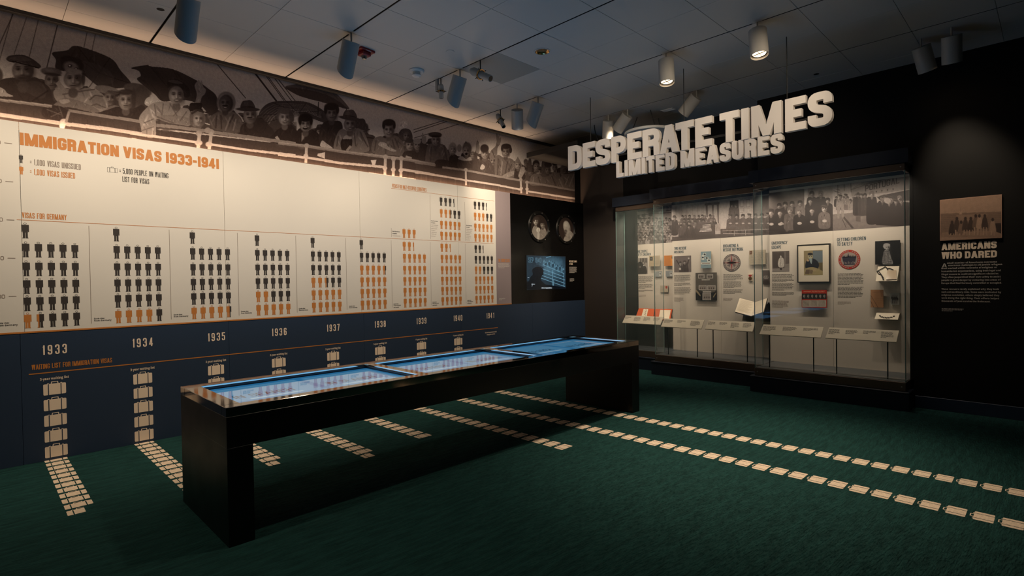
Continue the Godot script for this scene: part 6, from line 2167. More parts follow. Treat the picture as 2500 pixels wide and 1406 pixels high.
func case_contents() -> void:
	var b := [1490.0, 590.0, 7.029]
	var e := [1740.0, 580.0, 6.697]
	var g := [2020.0, 560.0, 5.859]
	var paper: Material = mats["paper"]
	mounted("open_passport", "open cream passport with a small portrait, mounted beside ONE COUPLE heading", "passport", 0, b, [665, 245, 848, 420], "passport", 0.012, 0.05, paper)
	mounted("orange_document", "orange-brown paper document mounted right of the open passport", "document", 0, b, [922, 240, 1075, 412], "leaf", 0.006, 0.05, paper)
	mounted("identity_card", "small grey identity card with portrait below the open passport", "card", 0, b, [762, 508, 885, 600], "card", 0.006, 0.02, paper)
	mounted("identity_card", "small grey identity card with portrait below the orange document", "card", 0, b, [950, 500, 1072, 597], "card", 0.006, 0.02, paper)
	mounted("stamped_booklet", "small open booklet with a red stamp on its right page", "booklet", 0, b, [855, 752, 993, 865], "stamped", 0.01, 0.015, mats["frame dark"])
	mounted("blue_leaflet", "pale blue printed leaflet mounted above the black album page", "leaflet", 1, b, [1553, 172, 1732, 450], "poster", 0.01, 0.03, paper)
	mounted("album_page", "dark album page with five small mounted photographs", "album", 1, b, [1462, 535, 1827, 1010], "album", 0.014, 0.02, mats["frame dark"])
	mounted("identity_document", "tan document with small brown portrait mounted beside the red compass emblem", "document", 1, e, [595, 210, 865, 435], "document", 0.008, 0.03, mats["frame dark"])
	mounted("snapshot", "dark snapshot of two smiling faces below the tan document", "photograph", 1, e, [815, 535, 930, 765], "arms", 0.006, 0.01, mats["frame dark"])
	mounted("red_flyer", "red and white flyer with a row of six portraits", "flyer", 2, e, [1455, 855, 1868, 1150], "flyer", 0.012, 0.03, mats["frame dark"])
	mounted("child_photograph", "black mounted photograph of a child in a checked coat and cap", "photograph", 2, g, [682, 170, 1040, 495], "child", 0.02, 0.02, mats["frame dark"])
	mounted("brown_envelope", "brown paper envelope with dark diagonal lines", "envelope", 2, g, [618, 863, 803, 1118], "envelope", 0.012, 0.03, mats["frame dark"])
	mounted("small_framed_photograph", "small pale-bordered photograph in a dark frame beside the brown envelope", "photograph", 2, g, [897, 912, 1030, 1080], "trees", 0.014, 0.012, mats["frame dark"])
	# framed drawing
	var z: float = BACK[2] + 0.045
	var a := hit(2, z, e[0] + 1392 / e[2], e[1] + 130 / e[2])
	var c := hit(2, z, e[0] + 1910 / e[2], e[1] + 722 / e[2])
	var o := thing("framed_drawing", Vector3((a.x + c.x) / 2, c.y, BACK[2]), "large framed colour drawing of a bearded man at a table, wide cream mount", "picture")
	var st := tool()
	for r: Array in [[a.x - 0.008, c.y - 0.008, c.x + 0.008, c.y + 0.004], [a.x - 0.008, a.y - 0.004, c.x + 0.008, a.y + 0.008], [a.x - 0.008, c.y, a.x + 0.004, a.y], [c.x - 0.004, c.y, c.x + 0.008, a.y]]:
		box(st, Vector3(r[0], r[1], BACK[2] + 0.005), Vector3(r[2], r[3], z + 0.006), 0.001)
	obj("frame", st, mats["frame dark"], o)
	st = tool()
	box(st, Vector3(a.x, c.y, BACK[2] + 0.01), Vector3(c.x, a.y, z), 0.0)
	obj("mount", st, mats["mat board"], o)
	var p := small_photo(2, e[0], e[1], e[2], 1490, 215, 1800, 610, "drawing", z)
	show_pic("drawing", p, print_mat("drawing", p), o, 0.001)
	# round emblems printed on board
	emblem("round_emblem", "round red and grey compass emblem below ORGANIZING A RESCUE NETWORK", 1, e, 310, 410, 142, 142, false)
	emblem("round_seal", "round red-rimmed seal with dark figures below GETTING CHILDREN TO SAFETY", 2, g, 312, 430, 157, 138, true)
	# medal
	z = BACK[1] + 0.03
	a = hit(2, z, e[0] + 578 / e[2], e[1] + 595 / e[2])
	c = hit(2, z, e[0] + 645 / e[2], e[1] + 705 / e[2])
	o = thing("medal", Vector3((a.x + c.x) / 2, c.y, BACK[1]), "small bronze medal hanging from a red ribbon on a white card", "medal")
	st = tool()
	box(st, Vector3(a.x, c.y, BACK[1] + 0.0005), Vector3(c.x, a.y, z - 0.006), 0.001)
	obj("card", st, paper, o)
	var mx := (a.x + c.x) / 2
	var mh := a.y - c.y
	st = tool()
	slab(st, [Vector2(-0.022, -0.1 * mh), Vector2(0.022, -0.1 * mh), Vector2(0.022, -0.32 * mh), Vector2(0, -0.45 * mh), Vector2(-0.022, -0.32 * mh)], Vector3(mx, a.y, z - 0.001), BACK_R, Vector3.UP, 0.004)
	obj("ribbon", st, mats["red ribbon"], o)
	st = tool()
	lathe(st, [Vector2(0.026, 0), Vector2(0.026, 0.004), Vector2(0.022, 0.005), Vector2(0, 0.0055)], Transform3D(Basis(Vector3(1, 0, 0), Vector3(0, 0, 1), Vector3(0, -1, 0)), Vector3(mx, a.y - 0.65 * mh, z - 0.005)), 20)
	obj("disc", st, mats["medal bronze"], o)
	open_books()
	# sloped plinths with a luggage tag and a bracelet
	wedge("sloped_stand", "white sloped stand carrying a corded document pouch", 2, g, 697, 530, 1028, 738, 0.16)
	wedge("sloped_stand", "low white sloped stand carrying a dark beaded bracelet", 2, g, 680, 1192, 1033, 1280, 0.14)
	pouch(g)
	label_stands()

func emblem(called: String, label: String, i: int, v: Array, x: float, y: float, rx: float, ry: float, seal: bool) -> void:
	var z: float = BACK[i] + 0.0046
	var c := hit(2, z, v[0] + x / v[2], v[1] + y / v[2])
	var r := (hit(2, z, v[0] + (x + rx) / v[2], v[1] + y / v[2]).x - hit(2, z, v[0] + (x - rx) / v[2], v[1] + y / v[2]).x) / 2.0
	var h := (hit(2, z, v[0] + x / v[2], v[1] + (y - ry) / v[2]).y - hit(2, z, v[0] + x / v[2], v[1] + (y + ry) / v[2]).y) / 2.0
	var o := thing(called, Vector3(c.x, c.y - h, BACK[i]), label, "emblem")
	var red := mat("seal red", Color(0.62, 0.14, 0.08), 0.6)
	var rose := mat("emblem red", Color(0.5, 0.17, 0.17), 0.6)
	var grey := mat("emblem grey", Color(0.32, 0.29, 0.28), 0.6)
	var pale := mat("emblem pale", Color(0.55, 0.5, 0.46), 0.6)
	var night := mat("seal blue", Color(0.15, 0.14, 0.2), 0.6)
	var base := tool()
	lathe(base, [Vector2(1, 0), Vector2(1, 0.004), Vector2(0, 0.004)], Transform3D(Basis(Vector3(r, 0, 0), Vector3(0, 0, 1), Vector3(0, -h, 0)), Vector3(c.x, c.y, BACK[i] + 0.0005)), 40)
	obj("disc", base, red if seal else grey, o)
	var st := tool()
	for k in 40:
		var a := TAU * k / 40.0
		var d := TAU * (k + 1) / 40.0
		flat(st, [Vector2(0, 0), Vector2(cos(a) * 0.76 * r, sin(a) * 0.76 * h), Vector2(cos(d) * 0.76 * r, sin(d) * 0.76 * h)], Vector3(c.x, c.y, z + 0.0008), BACK_R, Vector3.UP)
	obj("field", st, pale, o)
	st = tool()
	for k in 26:   # the ring inscription, too small to read
		if k % 7 == 6:
			continue
		var a := TAU * k / 26.0
		var q := []
		for e: Array in [[-0.075, 0.83], [0.075, 0.83], [0.075, 0.93], [-0.075, 0.93]]:
			q.append(Vector2(cos(a + e[0]) * e[1] * r, sin(a + e[0]) * e[1] * h))
		flat(st, q, Vector3(c.x, c.y, z + 0.0008), BACK_R, Vector3.UP)
	obj("ring_inscription", st, pale, o)
	st = tool()
	if seal:
		flat(st, [Vector2(-0.66 * r, 0.3 * h), Vector2(0.66 * r, 0.3 * h), Vector2(0.5 * r, -0.56 * h), Vector2(-0.5 * r, -0.56 * h)], Vector3(c.x, c.y, z + 0.0014), BACK_R, Vector3.UP)
		for k in 9:
			var x0 := (-0.6 + k * 0.14) * r
			flat(st, [Vector2(x0, 0.2 * h), Vector2(x0 + 0.09 * r, 0.2 * h), Vector2(x0 + 0.07 * r, 0.42 * h), Vector2(x0 + 0.02 * r, 0.42 * h)], Vector3(c.x, c.y, z + 0.0014), BACK_R, Vector3.UP)
		flat(st, [Vector2(-0.16 * r, 0.3 * h), Vector2(-0.02 * r, 0.3 * h), Vector2(-0.08 * r, 0.72 * h)], Vector3(c.x, c.y, z + 0.0014), BACK_R, Vector3.UP)
		obj("figures", st, night, o)
		st = tool()
		for k in 8:
			var x0 := (-0.52 + k * 0.14) * r
			flat(st, rect(x0, -0.44 * h, x0 + 0.05 * r, (-0.2 - 0.05 * (k % 3)) * h), Vector3(c.x, c.y, z + 0.002), BACK_R, Vector3.UP)
		obj("light_figures", st, pale, o)
	else:
		for k in 4:
			var d := Vector2(cos(TAU * k / 4.0 + TAU / 8.0), sin(TAU * k / 4.0 + TAU / 8.0))
			var n := d.orthogonal() * 0.24
			for s: float in [-1.0, 1.0]:
				flat(st, [Vector2.ZERO, d * 0.62 * r + n * s * 0.8 * r, d * 0.5 * r], Vector3(c.x, c.y, z + 0.0014), BACK_R, Vector3.UP)
		obj("leaf_star", st, grey, o)
		st = tool()
		for k in 4:
			var d := Vector2(cos(TAU * k / 4.0), sin(TAU * k / 4.0))
			var n := d.orthogonal() * 0.12 * r
			flat(st, [n, d * 0.97 * r, -n], Vector3(c.x, c.y, z + 0.002), BACK_R, Vector3.UP)
		flat(st, rect(-0.5 * r, -0.1 * r, 0.5 * r, 0.1 * r), Vector3(c.x, c.y, z + 0.002), BACK_R, Vector3.UP)
		obj("compass_points", st, rose, o)

func wedge(called: String, label: String, i: int, v: Array, x0: float, y0: float, x1: float, y1: float, depth: float) -> void:
	var zt: float = BACK[i] + 0.035
	var zl: float = BACK[i] + depth
	var tl := hit(2, zt, v[0] + (x0 + 18) / v[2], v[1] + y0 / v[2])
	var tr := hit(2, zt, v[0] + x1 / v[2], v[1] + y0 / v[2])
	var bl := hit(2, zl, v[0] + x0 / v[2], v[1] + y1 / v[2])
	var xa := (tl.x + bl.x) / 2.0
	var o := thing(called, Vector3((xa + tr.x) / 2, bl.y, BACK[i]), label, "display stand")
	var st := tool()
	hexa(st, [Vector3(xa, bl.y, BACK[i]), Vector3(tr.x, bl.y, BACK[i]), Vector3(xa, tl.y, BACK[i]), Vector3(tr.x, tl.y, BACK[i]), Vector3(xa, bl.y, zl), Vector3(tr.x, bl.y, zl), Vector3(xa, tl.y, zt), Vector3(tr.x, tl.y, zt)])
	obj("wedge", st, mats["mat board"], o)
	if y0 > 1000:   # bracelet
		var s := thing("bracelet", Vector3((xa + tr.x) / 2, (bl.y + tl.y) / 2, (zt + zl) / 2), "dark beaded bracelet lying on the low white sloped stand", "bracelet")
		for k in 16:
			var f := k / 15.0
			var u := lerpf(0.18, 0.82, f)
			var w := 0.55 - 0.28 * (1.0 - pow(2.0 * f - 1.0, 2.0)) + 0.06 * sin(k * 2.3)
			var c := Vector3(lerpf(xa, tr.x, u), lerpf(bl.y, tl.y, w), lerpf(zl, zt, w) + 0.012)
			st = tool()
			lathe(st, [Vector2(0, -0.006), Vector2(0.006, -0.003), Vector2(0.006, 0.003), Vector2(0, 0.006)], Transform3D(Basis(Vector3(1, 1, 0).normalized(), k * 0.7), c), 8)
			obj("bead", st, mats["dark cord"], s)

func pouch(v: Array) -> void:
	var zt: float = BACK[2] + 0.035
	var zl: float = BACK[2] + 0.16
	var place := func(x: float, y: float) -> Vector3:
		var f := clampf((y - 530.0) / 208.0, 0.0, 1.0)
		return hit(2, lerpf(zt, zl, f) + 0.012, v[0] + x / v[2], v[1] + y / v[2])
	var o := thing("document_pouch", place.call(915, 720), "clear plastic-wrapped tan pouch on a dark neck cord", "pouch")
	var st := tool()
	var q := [place.call(855, 590), place.call(985, 585), place.call(990, 712), place.call(840, 718)]
	var n: Vector3 = ((q[1] - q[0]) as Vector3).cross(q[2] - q[0]).normalized() * 0.004
	if n.z < 0:
		n = -n
	hexa(st, [q[3] - n, q[2] - n, q[0] - n, q[1] - n, q[3] + n, q[2] + n, q[0] + n, q[1] + n])
	obj("packet", st, mat("wrapped paper", Color(0.6, 0.52, 0.4), 0.15, 0.0, 0.7), o)
	st = tool()
	var pts := []
	for s: Array in [[870, 590], [845, 545], [825, 532], [790, 555], [740, 580], [708, 600], [730, 632], [775, 650], [800, 690], [795, 722]]:
		pts.append(place.call(s[0], s[1]))
	cord(st, pts, 0.0045, 6)
	pts = []
	for s: Array in [[720, 590], [760, 640], [780, 690], [800, 720]]:
		pts.append(place.call(s[0] + 6, s[1] - 2))
	cord(st, pts, 0.0045, 6)
	pts = []
	for s: Array in [[845, 560], [895, 558], [945, 578], [940, 592], [890, 590]]:
		pts.append(place.call(s[0], s[1]))
	cord(st, pts, 0.0045, 6)
	obj("cord", st, mats["dark cord"], o)

func page_pair(o: Node3D, lp: Array, rp: Array, thick: Vector3, page: Material, cover: Material) -> void:
	for q: Array in [lp, rp]:
		var st := tool()
		hexa(st, [q[3] - thick * 0.3, q[2] - thick * 0.3, q[0] - thick * 0.3, q[1] - thick * 0.3, q[3], q[2], q[0], q[1]])
		obj("page_block", st, page, o)
		st = tool()
		var c: Vector3 = (q[0] + q[1] + q[2] + q[3]) / 4.0
		var w := []
		for p: Vector3 in q:
			w.append(c + (p - c) * 1.04)
		hexa(st, [w[3] - thick * 0.45, w[2] - thick * 0.45, w[0] - thick * 0.45, w[1] - thick * 0.45, w[3] - thick * 0.31, w[2] - thick * 0.31, w[0] - thick * 0.31, w[1] - thick * 0.31])
		obj("cover", st, cover, o)

func open_books() -> void:
	var b := [1490.0, 590.0, 7.029]
	var e := [1740.0, 580.0, 6.697]
	# cream register on a black cradle
	var zb: float = BACK[1] + 0.12
	var zc: float = BACK[1] + 0.30
	var at := func(v: Array, x: float, y: float, z: float) -> Vector3:
		return hit(2, z, v[0] + x / v[2], v[1] + y / v[2])
	var lp := [at.call(e, 440, 988, zb), at.call(e, 700, 1055, zb - 0.03), at.call(e, 628, 1282, zc), at.call(e, 365, 1212, zc + 0.02)]
	var rp := [at.call(e, 700, 1055, zb - 0.03), at.call(e, 892, 990, zb + 0.02), at.call(e, 828, 1212, zc + 0.03), at.call(e, 628, 1282, zc)]
	var o := thing("open_register", lp[2], "open handwritten cream register in a black display cradle", "book")
	page_pair(o, lp, rp, Vector3(0, 0.028, 0.04), mats["paper"], mats["frame dark"])
	var st := tool()
	for k in 14:
		var f := 0.08 + k * 0.06
		for q: Array in [lp, rp]:
			var p0: Vector3 = (q[0] as Vector3).lerp(q[3], f).lerp((q[1] as Vector3).lerp(q[2], f), 0.1)
			var p1: Vector3 = (q[0] as Vector3).lerp(q[3], f).lerp((q[1] as Vector3).lerp(q[2], f), 0.88 - 0.1 * (k % 3))
			var up: Vector3 = ((q[0] - q[3]) as Vector3).normalized() * 0.0025
			var n: Vector3 = Vector3(0, 0.0006, 0.0012)
			tri(st, p0 + n, p0 + up + n, p1 + up + n)
			tri(st, p0 + n, p1 + up + n, p1 + n)
	obj("handwriting", st, mat("pencil", Color(0.6, 0.55, 0.47), 0.8), o)
	st = tool()
	var foot: Vector3 = lp[2]
	hexa(st, [Vector3(lp[3].x + 0.03, foot.y - 0.09, BACK[1] + 0.01), Vector3(rp[2].x + 0.06, foot.y - 0.09, BACK[1] + 0.01), Vector3(lp[0].x + 0.02, lp[0].y - 0.06, BACK[1] + 0.01), Vector3(rp[1].x - 0.02, rp[1].y - 0.06, BACK[1] + 0.01), Vector3(foot.x - 0.14, foot.y - 0.075, zc - 0.03), Vector3(foot.x + 0.16, foot.y - 0.075, zc - 0.03), Vector3(lp[0].x + 0.05, lp[0].y - 0.10, zb - 0.07), Vector3(rp[1].x - 0.05, rp[1].y - 0.10, zb - 0.07)])
	obj("cradle", st, mats["frame dark"], o)
	# orange scrapbook lying open in the narrow case
	zb = BACK[0] + 0.08
	zc = BACK[0] + 0.30
	lp = [at.call(b, 490, 1142, zb), at.call(b, 757, 1150, zb), at.call(b, 735, 1330, zc), at.call(b, 425, 1322, zc)]
	rp = [at.call(b, 775, 1150, zb), at.call(b, 1066, 1152, zb), at.call(b, 1030, 1340, zc), at.call(b, 742, 1330, zc)]
	o = thing("orange_scrapbook", lp[2], "open scrapbook with bright orange pages behind the label rail", "book")
	page_pair(o, lp, rp, Vector3(0, 0.05, 0.012), mat("orange page", Color(0.72, 0.3, 0.09), 0.7), mats["frame dark"])
	for s: Array in [[lp, 0.32, 0.62, 0.05, 0.8], [rp, 0.3, 0.92, 0.12, 0.95]]:
		var q: Array = s[0]
		var pt := func(u: float, w: float) -> Vector3:
			return (q[0] as Vector3).lerp(q[1], u).lerp((q[3] as Vector3).lerp(q[2], u), w) + Vector3(0, 0.0012, 0.001)
		st = tool()
		tri(st, pt.call(s[1], s[3]), pt.call(s[2], s[3]), pt.call(s[2], s[4]))
		tri(st, pt.call(s[1], s[3]), pt.call(s[2], s[4]), pt.call(s[1], s[4]))
		obj("pasted_sheet", st, mats["paper"], o)
	st = tool()
	for k in 4:
		var q0: Vector3 = (lp[0] as Vector3).lerp(lp[1], 0.47).lerp((lp[3] as Vector3).lerp(lp[2], 0.47), 0.1 + k * 0.15) + Vector3(0, 0.002, 0.002)
		var q1: Vector3 = (lp[0] as Vector3).lerp(lp[1], 0.54).lerp((lp[3] as Vector3).lerp(lp[2], 0.54), 0.2 + k * 0.15) + Vector3(0, 0.002, 0.002)
		tube(st, q0, q1, 0.004, 6)
	obj("fastening", st, mats["dark cord"], o)
	st = tool()
	box(st, Vector3(lp[0].x - 0.04, lp[3].y - 0.1, BACK[0] + 0.002), Vector3(rp[1].x + 0.03, lp[3].y - 0.055, zc), 0.002)
	box(st, Vector3(lp[0].x, 0.313, BACK[0] + 0.1), Vector3(rp[1].x - 0.05, lp[3].y - 0.1, BACK[0] + 0.14))
	obj("cradle", st, mats["frame dark"], o)

func label_stands() -> void:
	# case, left and right end of the plate, label, print columns
	var rows := [[0, 0.935, 1.66, "white sloped label plate in the narrow showcase, before the orange scrapbook", 4],
		[1, 1.83, 2.49, "white sloped label plate before the album page in the middle showcase", 3],
		[1, 2.545, 3.225, "white sloped label plate before the open register", 4],
		[2, 3.425, 4.15, "white sloped label plate before the red flyer in the wide showcase", 3],
		[2, 4.2, 4.912, "white sloped label plate before the bracelet in the wide showcase", 4]]
	for r: Array in rows:
		var i: int = r[0]
		var z: float = FRONT[i] - 0.11
		var o := thing("label_stand", Vector3((r[1] + r[2]) / 2, 0.313, z), r[3], "label stand")
		var st := tool()
		var y0 := 0.742
		var y1 := 0.866
		hexa(st, [Vector3(r[1] - 0.012, y0 - 0.008, z + 0.028), Vector3(r[2] - 0.012, y0 - 0.008, z + 0.028), Vector3(r[1] + 0.012, y1 - 0.008, z - 0.048), Vector3(r[2], y1 - 0.008, z - 0.048), Vector3(r[1] - 0.012, y0, z + 0.034), Vector3(r[2] - 0.012, y0, z + 0.034), Vector3(r[1] + 0.012, y1, z - 0.042), Vector3(r[2], y1, z - 0.042)])
		obj("plate", st, mats["mat board"], o)
		st = tool()
		var up := Vector3(0, y1 - y0, -0.076).normalized()
		var n: int = r[4]
		for k in n:
			var a := lerpf(r[1], r[2], (k + 0.08) / n)
			var b := lerpf(r[1], r[2], (k + 0.78) / n)
			greek(st, a, b, 0.125, 0.125 - 0.014 * (3 + (k * 7 + i) % 4), 3 + (k * 7 + i) % 4, Vector3(0, y0, z + 0.0352), BACK_R, up, k + 20 * i)
		obj("label_text", st, mats["body ink"], o)
		for f: float in [0.14, 0.86]:
			st = tool()
			var x := lerpf(r[1], r[2], f)
			box(st, Vector3(x - 0.006, 0.313, z - 0.006), Vector3(x + 0.006, 0.79, z + 0.004), 0.001)
			obj("post", st, mats["dark metal"], o)

func intro_panel() -> void:
	var z: float = WALLZ[2] + 0.001
	var o := thing("intro_text", Vector3(5.5, 1.1, z), "pale lettering AMERICANS WHO DARED with two paragraphs on the black wall", "wall text")
	var a := hit(2, z, 2300, 592)
	back_text("title", "AMERICANS", 2298.6, 593.9, 2433.6, 605.8, z, 0.25, mats["cream"], o)
	back_text("title", "WHO DARED", 2298.6, 615.7, 2434, 628.2, z, 0.25, mats["cream"], o)
	var lines := ["A small number of Americans overcame", "enormous challenges to aid Jewish refugees.", "Most worked within networks of religious or", "humanitarian organizations, using both legal and", "illegal means to confront significant obstacles.", "They often jeopardized their own safety to assist", "people in great danger by venturing into areas of", "Europe that Nazi Germany controlled or occupied.", "", "These rescuers rarely explained why they took", "such extraordinary risks. Some were motivated by", "religious conviction, others simply believed they", "were doing the right thing. Their efforts helped", "thousands of Jews survive the Holocaust."]
	var ends := [2434, 2448, 2434, 2443, 2439, 2443, 2443, 2446, 0, 2439, 2444, 2440, 2439, 2418]
	for k in lines.size():
		if lines[k] == "":
			continue
		var y: float = 644.0 + 7.2 * k
		var x0 := 2298.5
		var s: String = lines[k]
		if k == 0:
			var d := hit(2, z, 2300, 652.5)
			type("initial", "A", Vector3(d.x, d.y, z + 0.0006), ON_BACK, 0.042, 0.04, mats["body pale"], o)
			s = s.substr(2)
			x0 = 2312.0
		elif k == 1:
			x0 = 2315.0
		var p := hit(2, z, x0, y)
		var q := hit(2, z, ends[k], y)
		type("body_line", s, Vector3(p.x, p.y, z + 0.0006), ON_BACK, 0.0175, q.x - p.x, mats["body pale"], o)
	var st := tool()
	var c := hit(2, z, 2299, 752)
	greek(st, c.x, c.x + 0.19, c.y, c.y - 0.035, 3, Vector3(0, 0, z + 0.0006), BACK_R, Vector3.UP, 77)
	obj("credit_text", st, mats["body pale"], o)
	# photograph above the text
	var p := small_photo(2, 2200, 440, 3.3467, 322, 165, 818, 466, "deck", z + 0.018)
	var f := thing("children_photograph", Vector3(5.52, p.v0, z), "mounted sepia photograph of children on a deck looking at a distant statue", "photograph")
	st = tool()
	box(st, Vector3(p.u0 - 0.006, p.v0 - 0.006, WALLZ[2] + 0.0005), Vector3(p.u1 + 0.006, p.v1 + 0.006, z + 0.0175), 0.001)
	obj("board", st, mat("sepia border", Color(0.62, 0.48, 0.4), 0.6), f)
	show_pic("sheet", p, print_mat("deck", p), f, 0.0)

# ---------------------------------------------------------------- lamps and fittings on the ceiling
func spotlight(px: float, py: float, dir: Vector3, label: String, energy: float, angle: float, shield: bool, beam := Vector3.ZERO, length := 0.25, blend := 0.9) -> void:
	var at := hit(1, CEIL, px, py)
	lamp_at(at, dir, label, energy, angle, shield, beam, length, blend)

func lamp_at(at: Vector3, dir: Vector3, label: String, energy: float, angle: float, shield: bool, beam := Vector3.ZERO, length := 0.25, blend := 0.9) -> void:
	at.z = -1.261 - 1.311 * round((-1.261 - at.z) / 1.311) if absf(at.z + 6.7) > 0.12 else at.z
	dir = dir.normalized()
	var r := 0.08
	var o := thing("track_spotlight", at, label, "spotlight", "cylindrical spotlights on the ceiling tracks")
	var st := tool()
	var pivot := at + Vector3(0, -0.075, 0)
	box(st, at + Vector3(-0.045, 0.0005, -0.009), at + Vector3(0.045, 0.0035, 0.009), 0.001)
	tube(st, at + Vector3(0, 0.001, 0), pivot + Vector3(0, -0.012, 0), 0.0085, 10)
	obj("stem", st, mats["lamp paint"], o)
	# hollow housing whose local y runs up the body; the mouth is cut aslant on shielded lamps
	var y := -dir
	var x := Vector3(1, 0, 0) - y * y.x
	x = x.normalized() if x.length() > 0.05 else Vector3.BACK
	var t := Transform3D(Basis(x, y, x.cross(y)), pivot - y * 0.004)
	var n := 28
	st = tool()
	var rim := func(k: int, rad: float) -> Vector3:
		var a := TAU * k / n
		var cut := (0.5 + 0.5 * cos(a)) * 0.1 if shield else 0.0
		return t * Vector3(cos(a) * rad, -length + 0.05 - cut if shield else -length, sin(a) * rad)
	for k in n:
		var a0 := TAU * k / n
		var a1 := TAU * (k + 1) / n
		var t0 := t * Vector3(cos(a0) * r, 0, sin(a0) * r)
		var t1 := t * Vector3(cos(a1) * r, 0, sin(a1) * r)
		var b0: Vector3 = rim.call(k, r)
		var b1: Vector3 = rim.call(k + 1, r)
		var i0: Vector3 = rim.call(k, r - 0.006)
		var i1: Vector3 = rim.call(k + 1, r - 0.006)
		var u0 := t * Vector3(cos(a0) * (r - 0.006), -length * 0.45, sin(a0) * (r - 0.006))
		var u1 := t * Vector3(cos(a1) * (r - 0.006), -length * 0.45, sin(a1) * (r - 0.006))
		st.set_smooth_group(1)
		tri(st, b0, b1, t1)
		tri(st, b0, t1, t0)
		st.set_smooth_group(2)
		tri(st, u0, u1, i1)
		tri(st, u0, i1, i0)
		st.set_smooth_group(-1)
		tri(st, i0, i1, b1)
		tri(st, i0, b1, b0)
		tri_out(st, t * Vector3.ZERO, t0, t1, t * Vector3(0, -0.1, 0))
	obj("housing", st, mats["lamp paint"], o)
	if energy > 0.0:
		st = tool()
		var deep := -length + 0.022 if not shield else -length * 0.5
		lathe(st, [Vector2(0.072, deep - 0.0), Vector2(0.058, deep)], Transform3D(t.basis, t.origin), 24)
		obj("baffle", st, mats["lamp inside"], o)
		st = tool()
		lathe(st, [Vector2(0.058, deep), Vector2(0.0, deep + 0.02)], t, 24)
		obj("reflector", st, mats["lamp glow"], o)
		st = tool()   # cross louvre in the mouth
		box(st, Vector3(-0.055, deep - 0.006, -0.001), Vector3(0.055, deep + 0.003, 0.001), 0.0, t)
		box(st, Vector3(-0.001, deep - 0.006, -0.055), Vector3(0.001, deep + 0.003, 0.055), 0.0, t)
		obj("cross_louvre", st, mats["lamp inside"], o)
		var aim := dir if beam == Vector3.ZERO else beam.normalized()
		var mouth := t * Vector3(0, deep - 0.012, 0)
		if shield:
			mouth = t * Vector3(-0.02, -length + 0.06, 0)
		spot(mouth, aim, energy, angle, blend, 0.04, WARM, o)

func projector(px: float, py: float, dir: Vector3, label: String, length: float, r: float, energy: float) -> void:
	var at := hit(1, CEIL, px, py)
	at.z = -1.261 - 1.311 * round((-1.261 - at.z) / 1.311)
	dir = dir.normalized()
	var o := thing("framing_projector", at, label, "projector", "small framing projectors on the tracks")
	var st := tool()
	tube(st, at + Vector3(0, 0.001, 0), at + Vector3(0, -0.11, 0), 0.006, 8)
	box(st, at + Vector3(-0.03, 0.0005, -0.008), at + Vector3(0.03, 0.003, 0.008))
	obj("stem", st, mats["dark metal"], o)
	var mid := at + Vector3(0, -0.15, 0)
	var t := Transform3D(along(-dir), mid)
	st = tool()
	lathe(st, [Vector2(0, -length * 0.5), Vector2(r * 0.78, -length * 0.5), Vector2(r * 0.8, -0.01), Vector2(r, 0.0), Vector2(r, length * 0.34), Vector2(r * 0.7, length * 0.45), Vector2(0, length * 0.46)], t, 20)
	obj("barrel", st, mats["lamp paint"], o)
	st = tool()
	lathe(st, [Vector2(r * 1.02, -0.012), Vector2(r * 1.25, -0.012), Vector2(r * 1.25, 0.004), Vector2(r * 1.02, 0.004)], t, 20)
	obj("shutter_ring", st, mats["brass"], o)
	for k in 4:
		var a := TAU * (k + 0.5) / 4.0
		st = tool()
		tube(st, t * Vector3(cos(a) * r * 1.2, -0.004, sin(a) * r * 1.2), t * Vector3(cos(a) * r * 1.75, -0.004, sin(a) * r * 1.75), 0.005, 8)
		obj("shutter_handle", st, mats["black trim"], o)
	st = tool()
	lathe(st, [Vector2(r * 0.66, 0), Vector2(0, 0)], Transform3D(t.basis, t * Vector3(0, -length * 0.502, 0)), 16)
	obj("lens", st, mats["glossy black"], o)

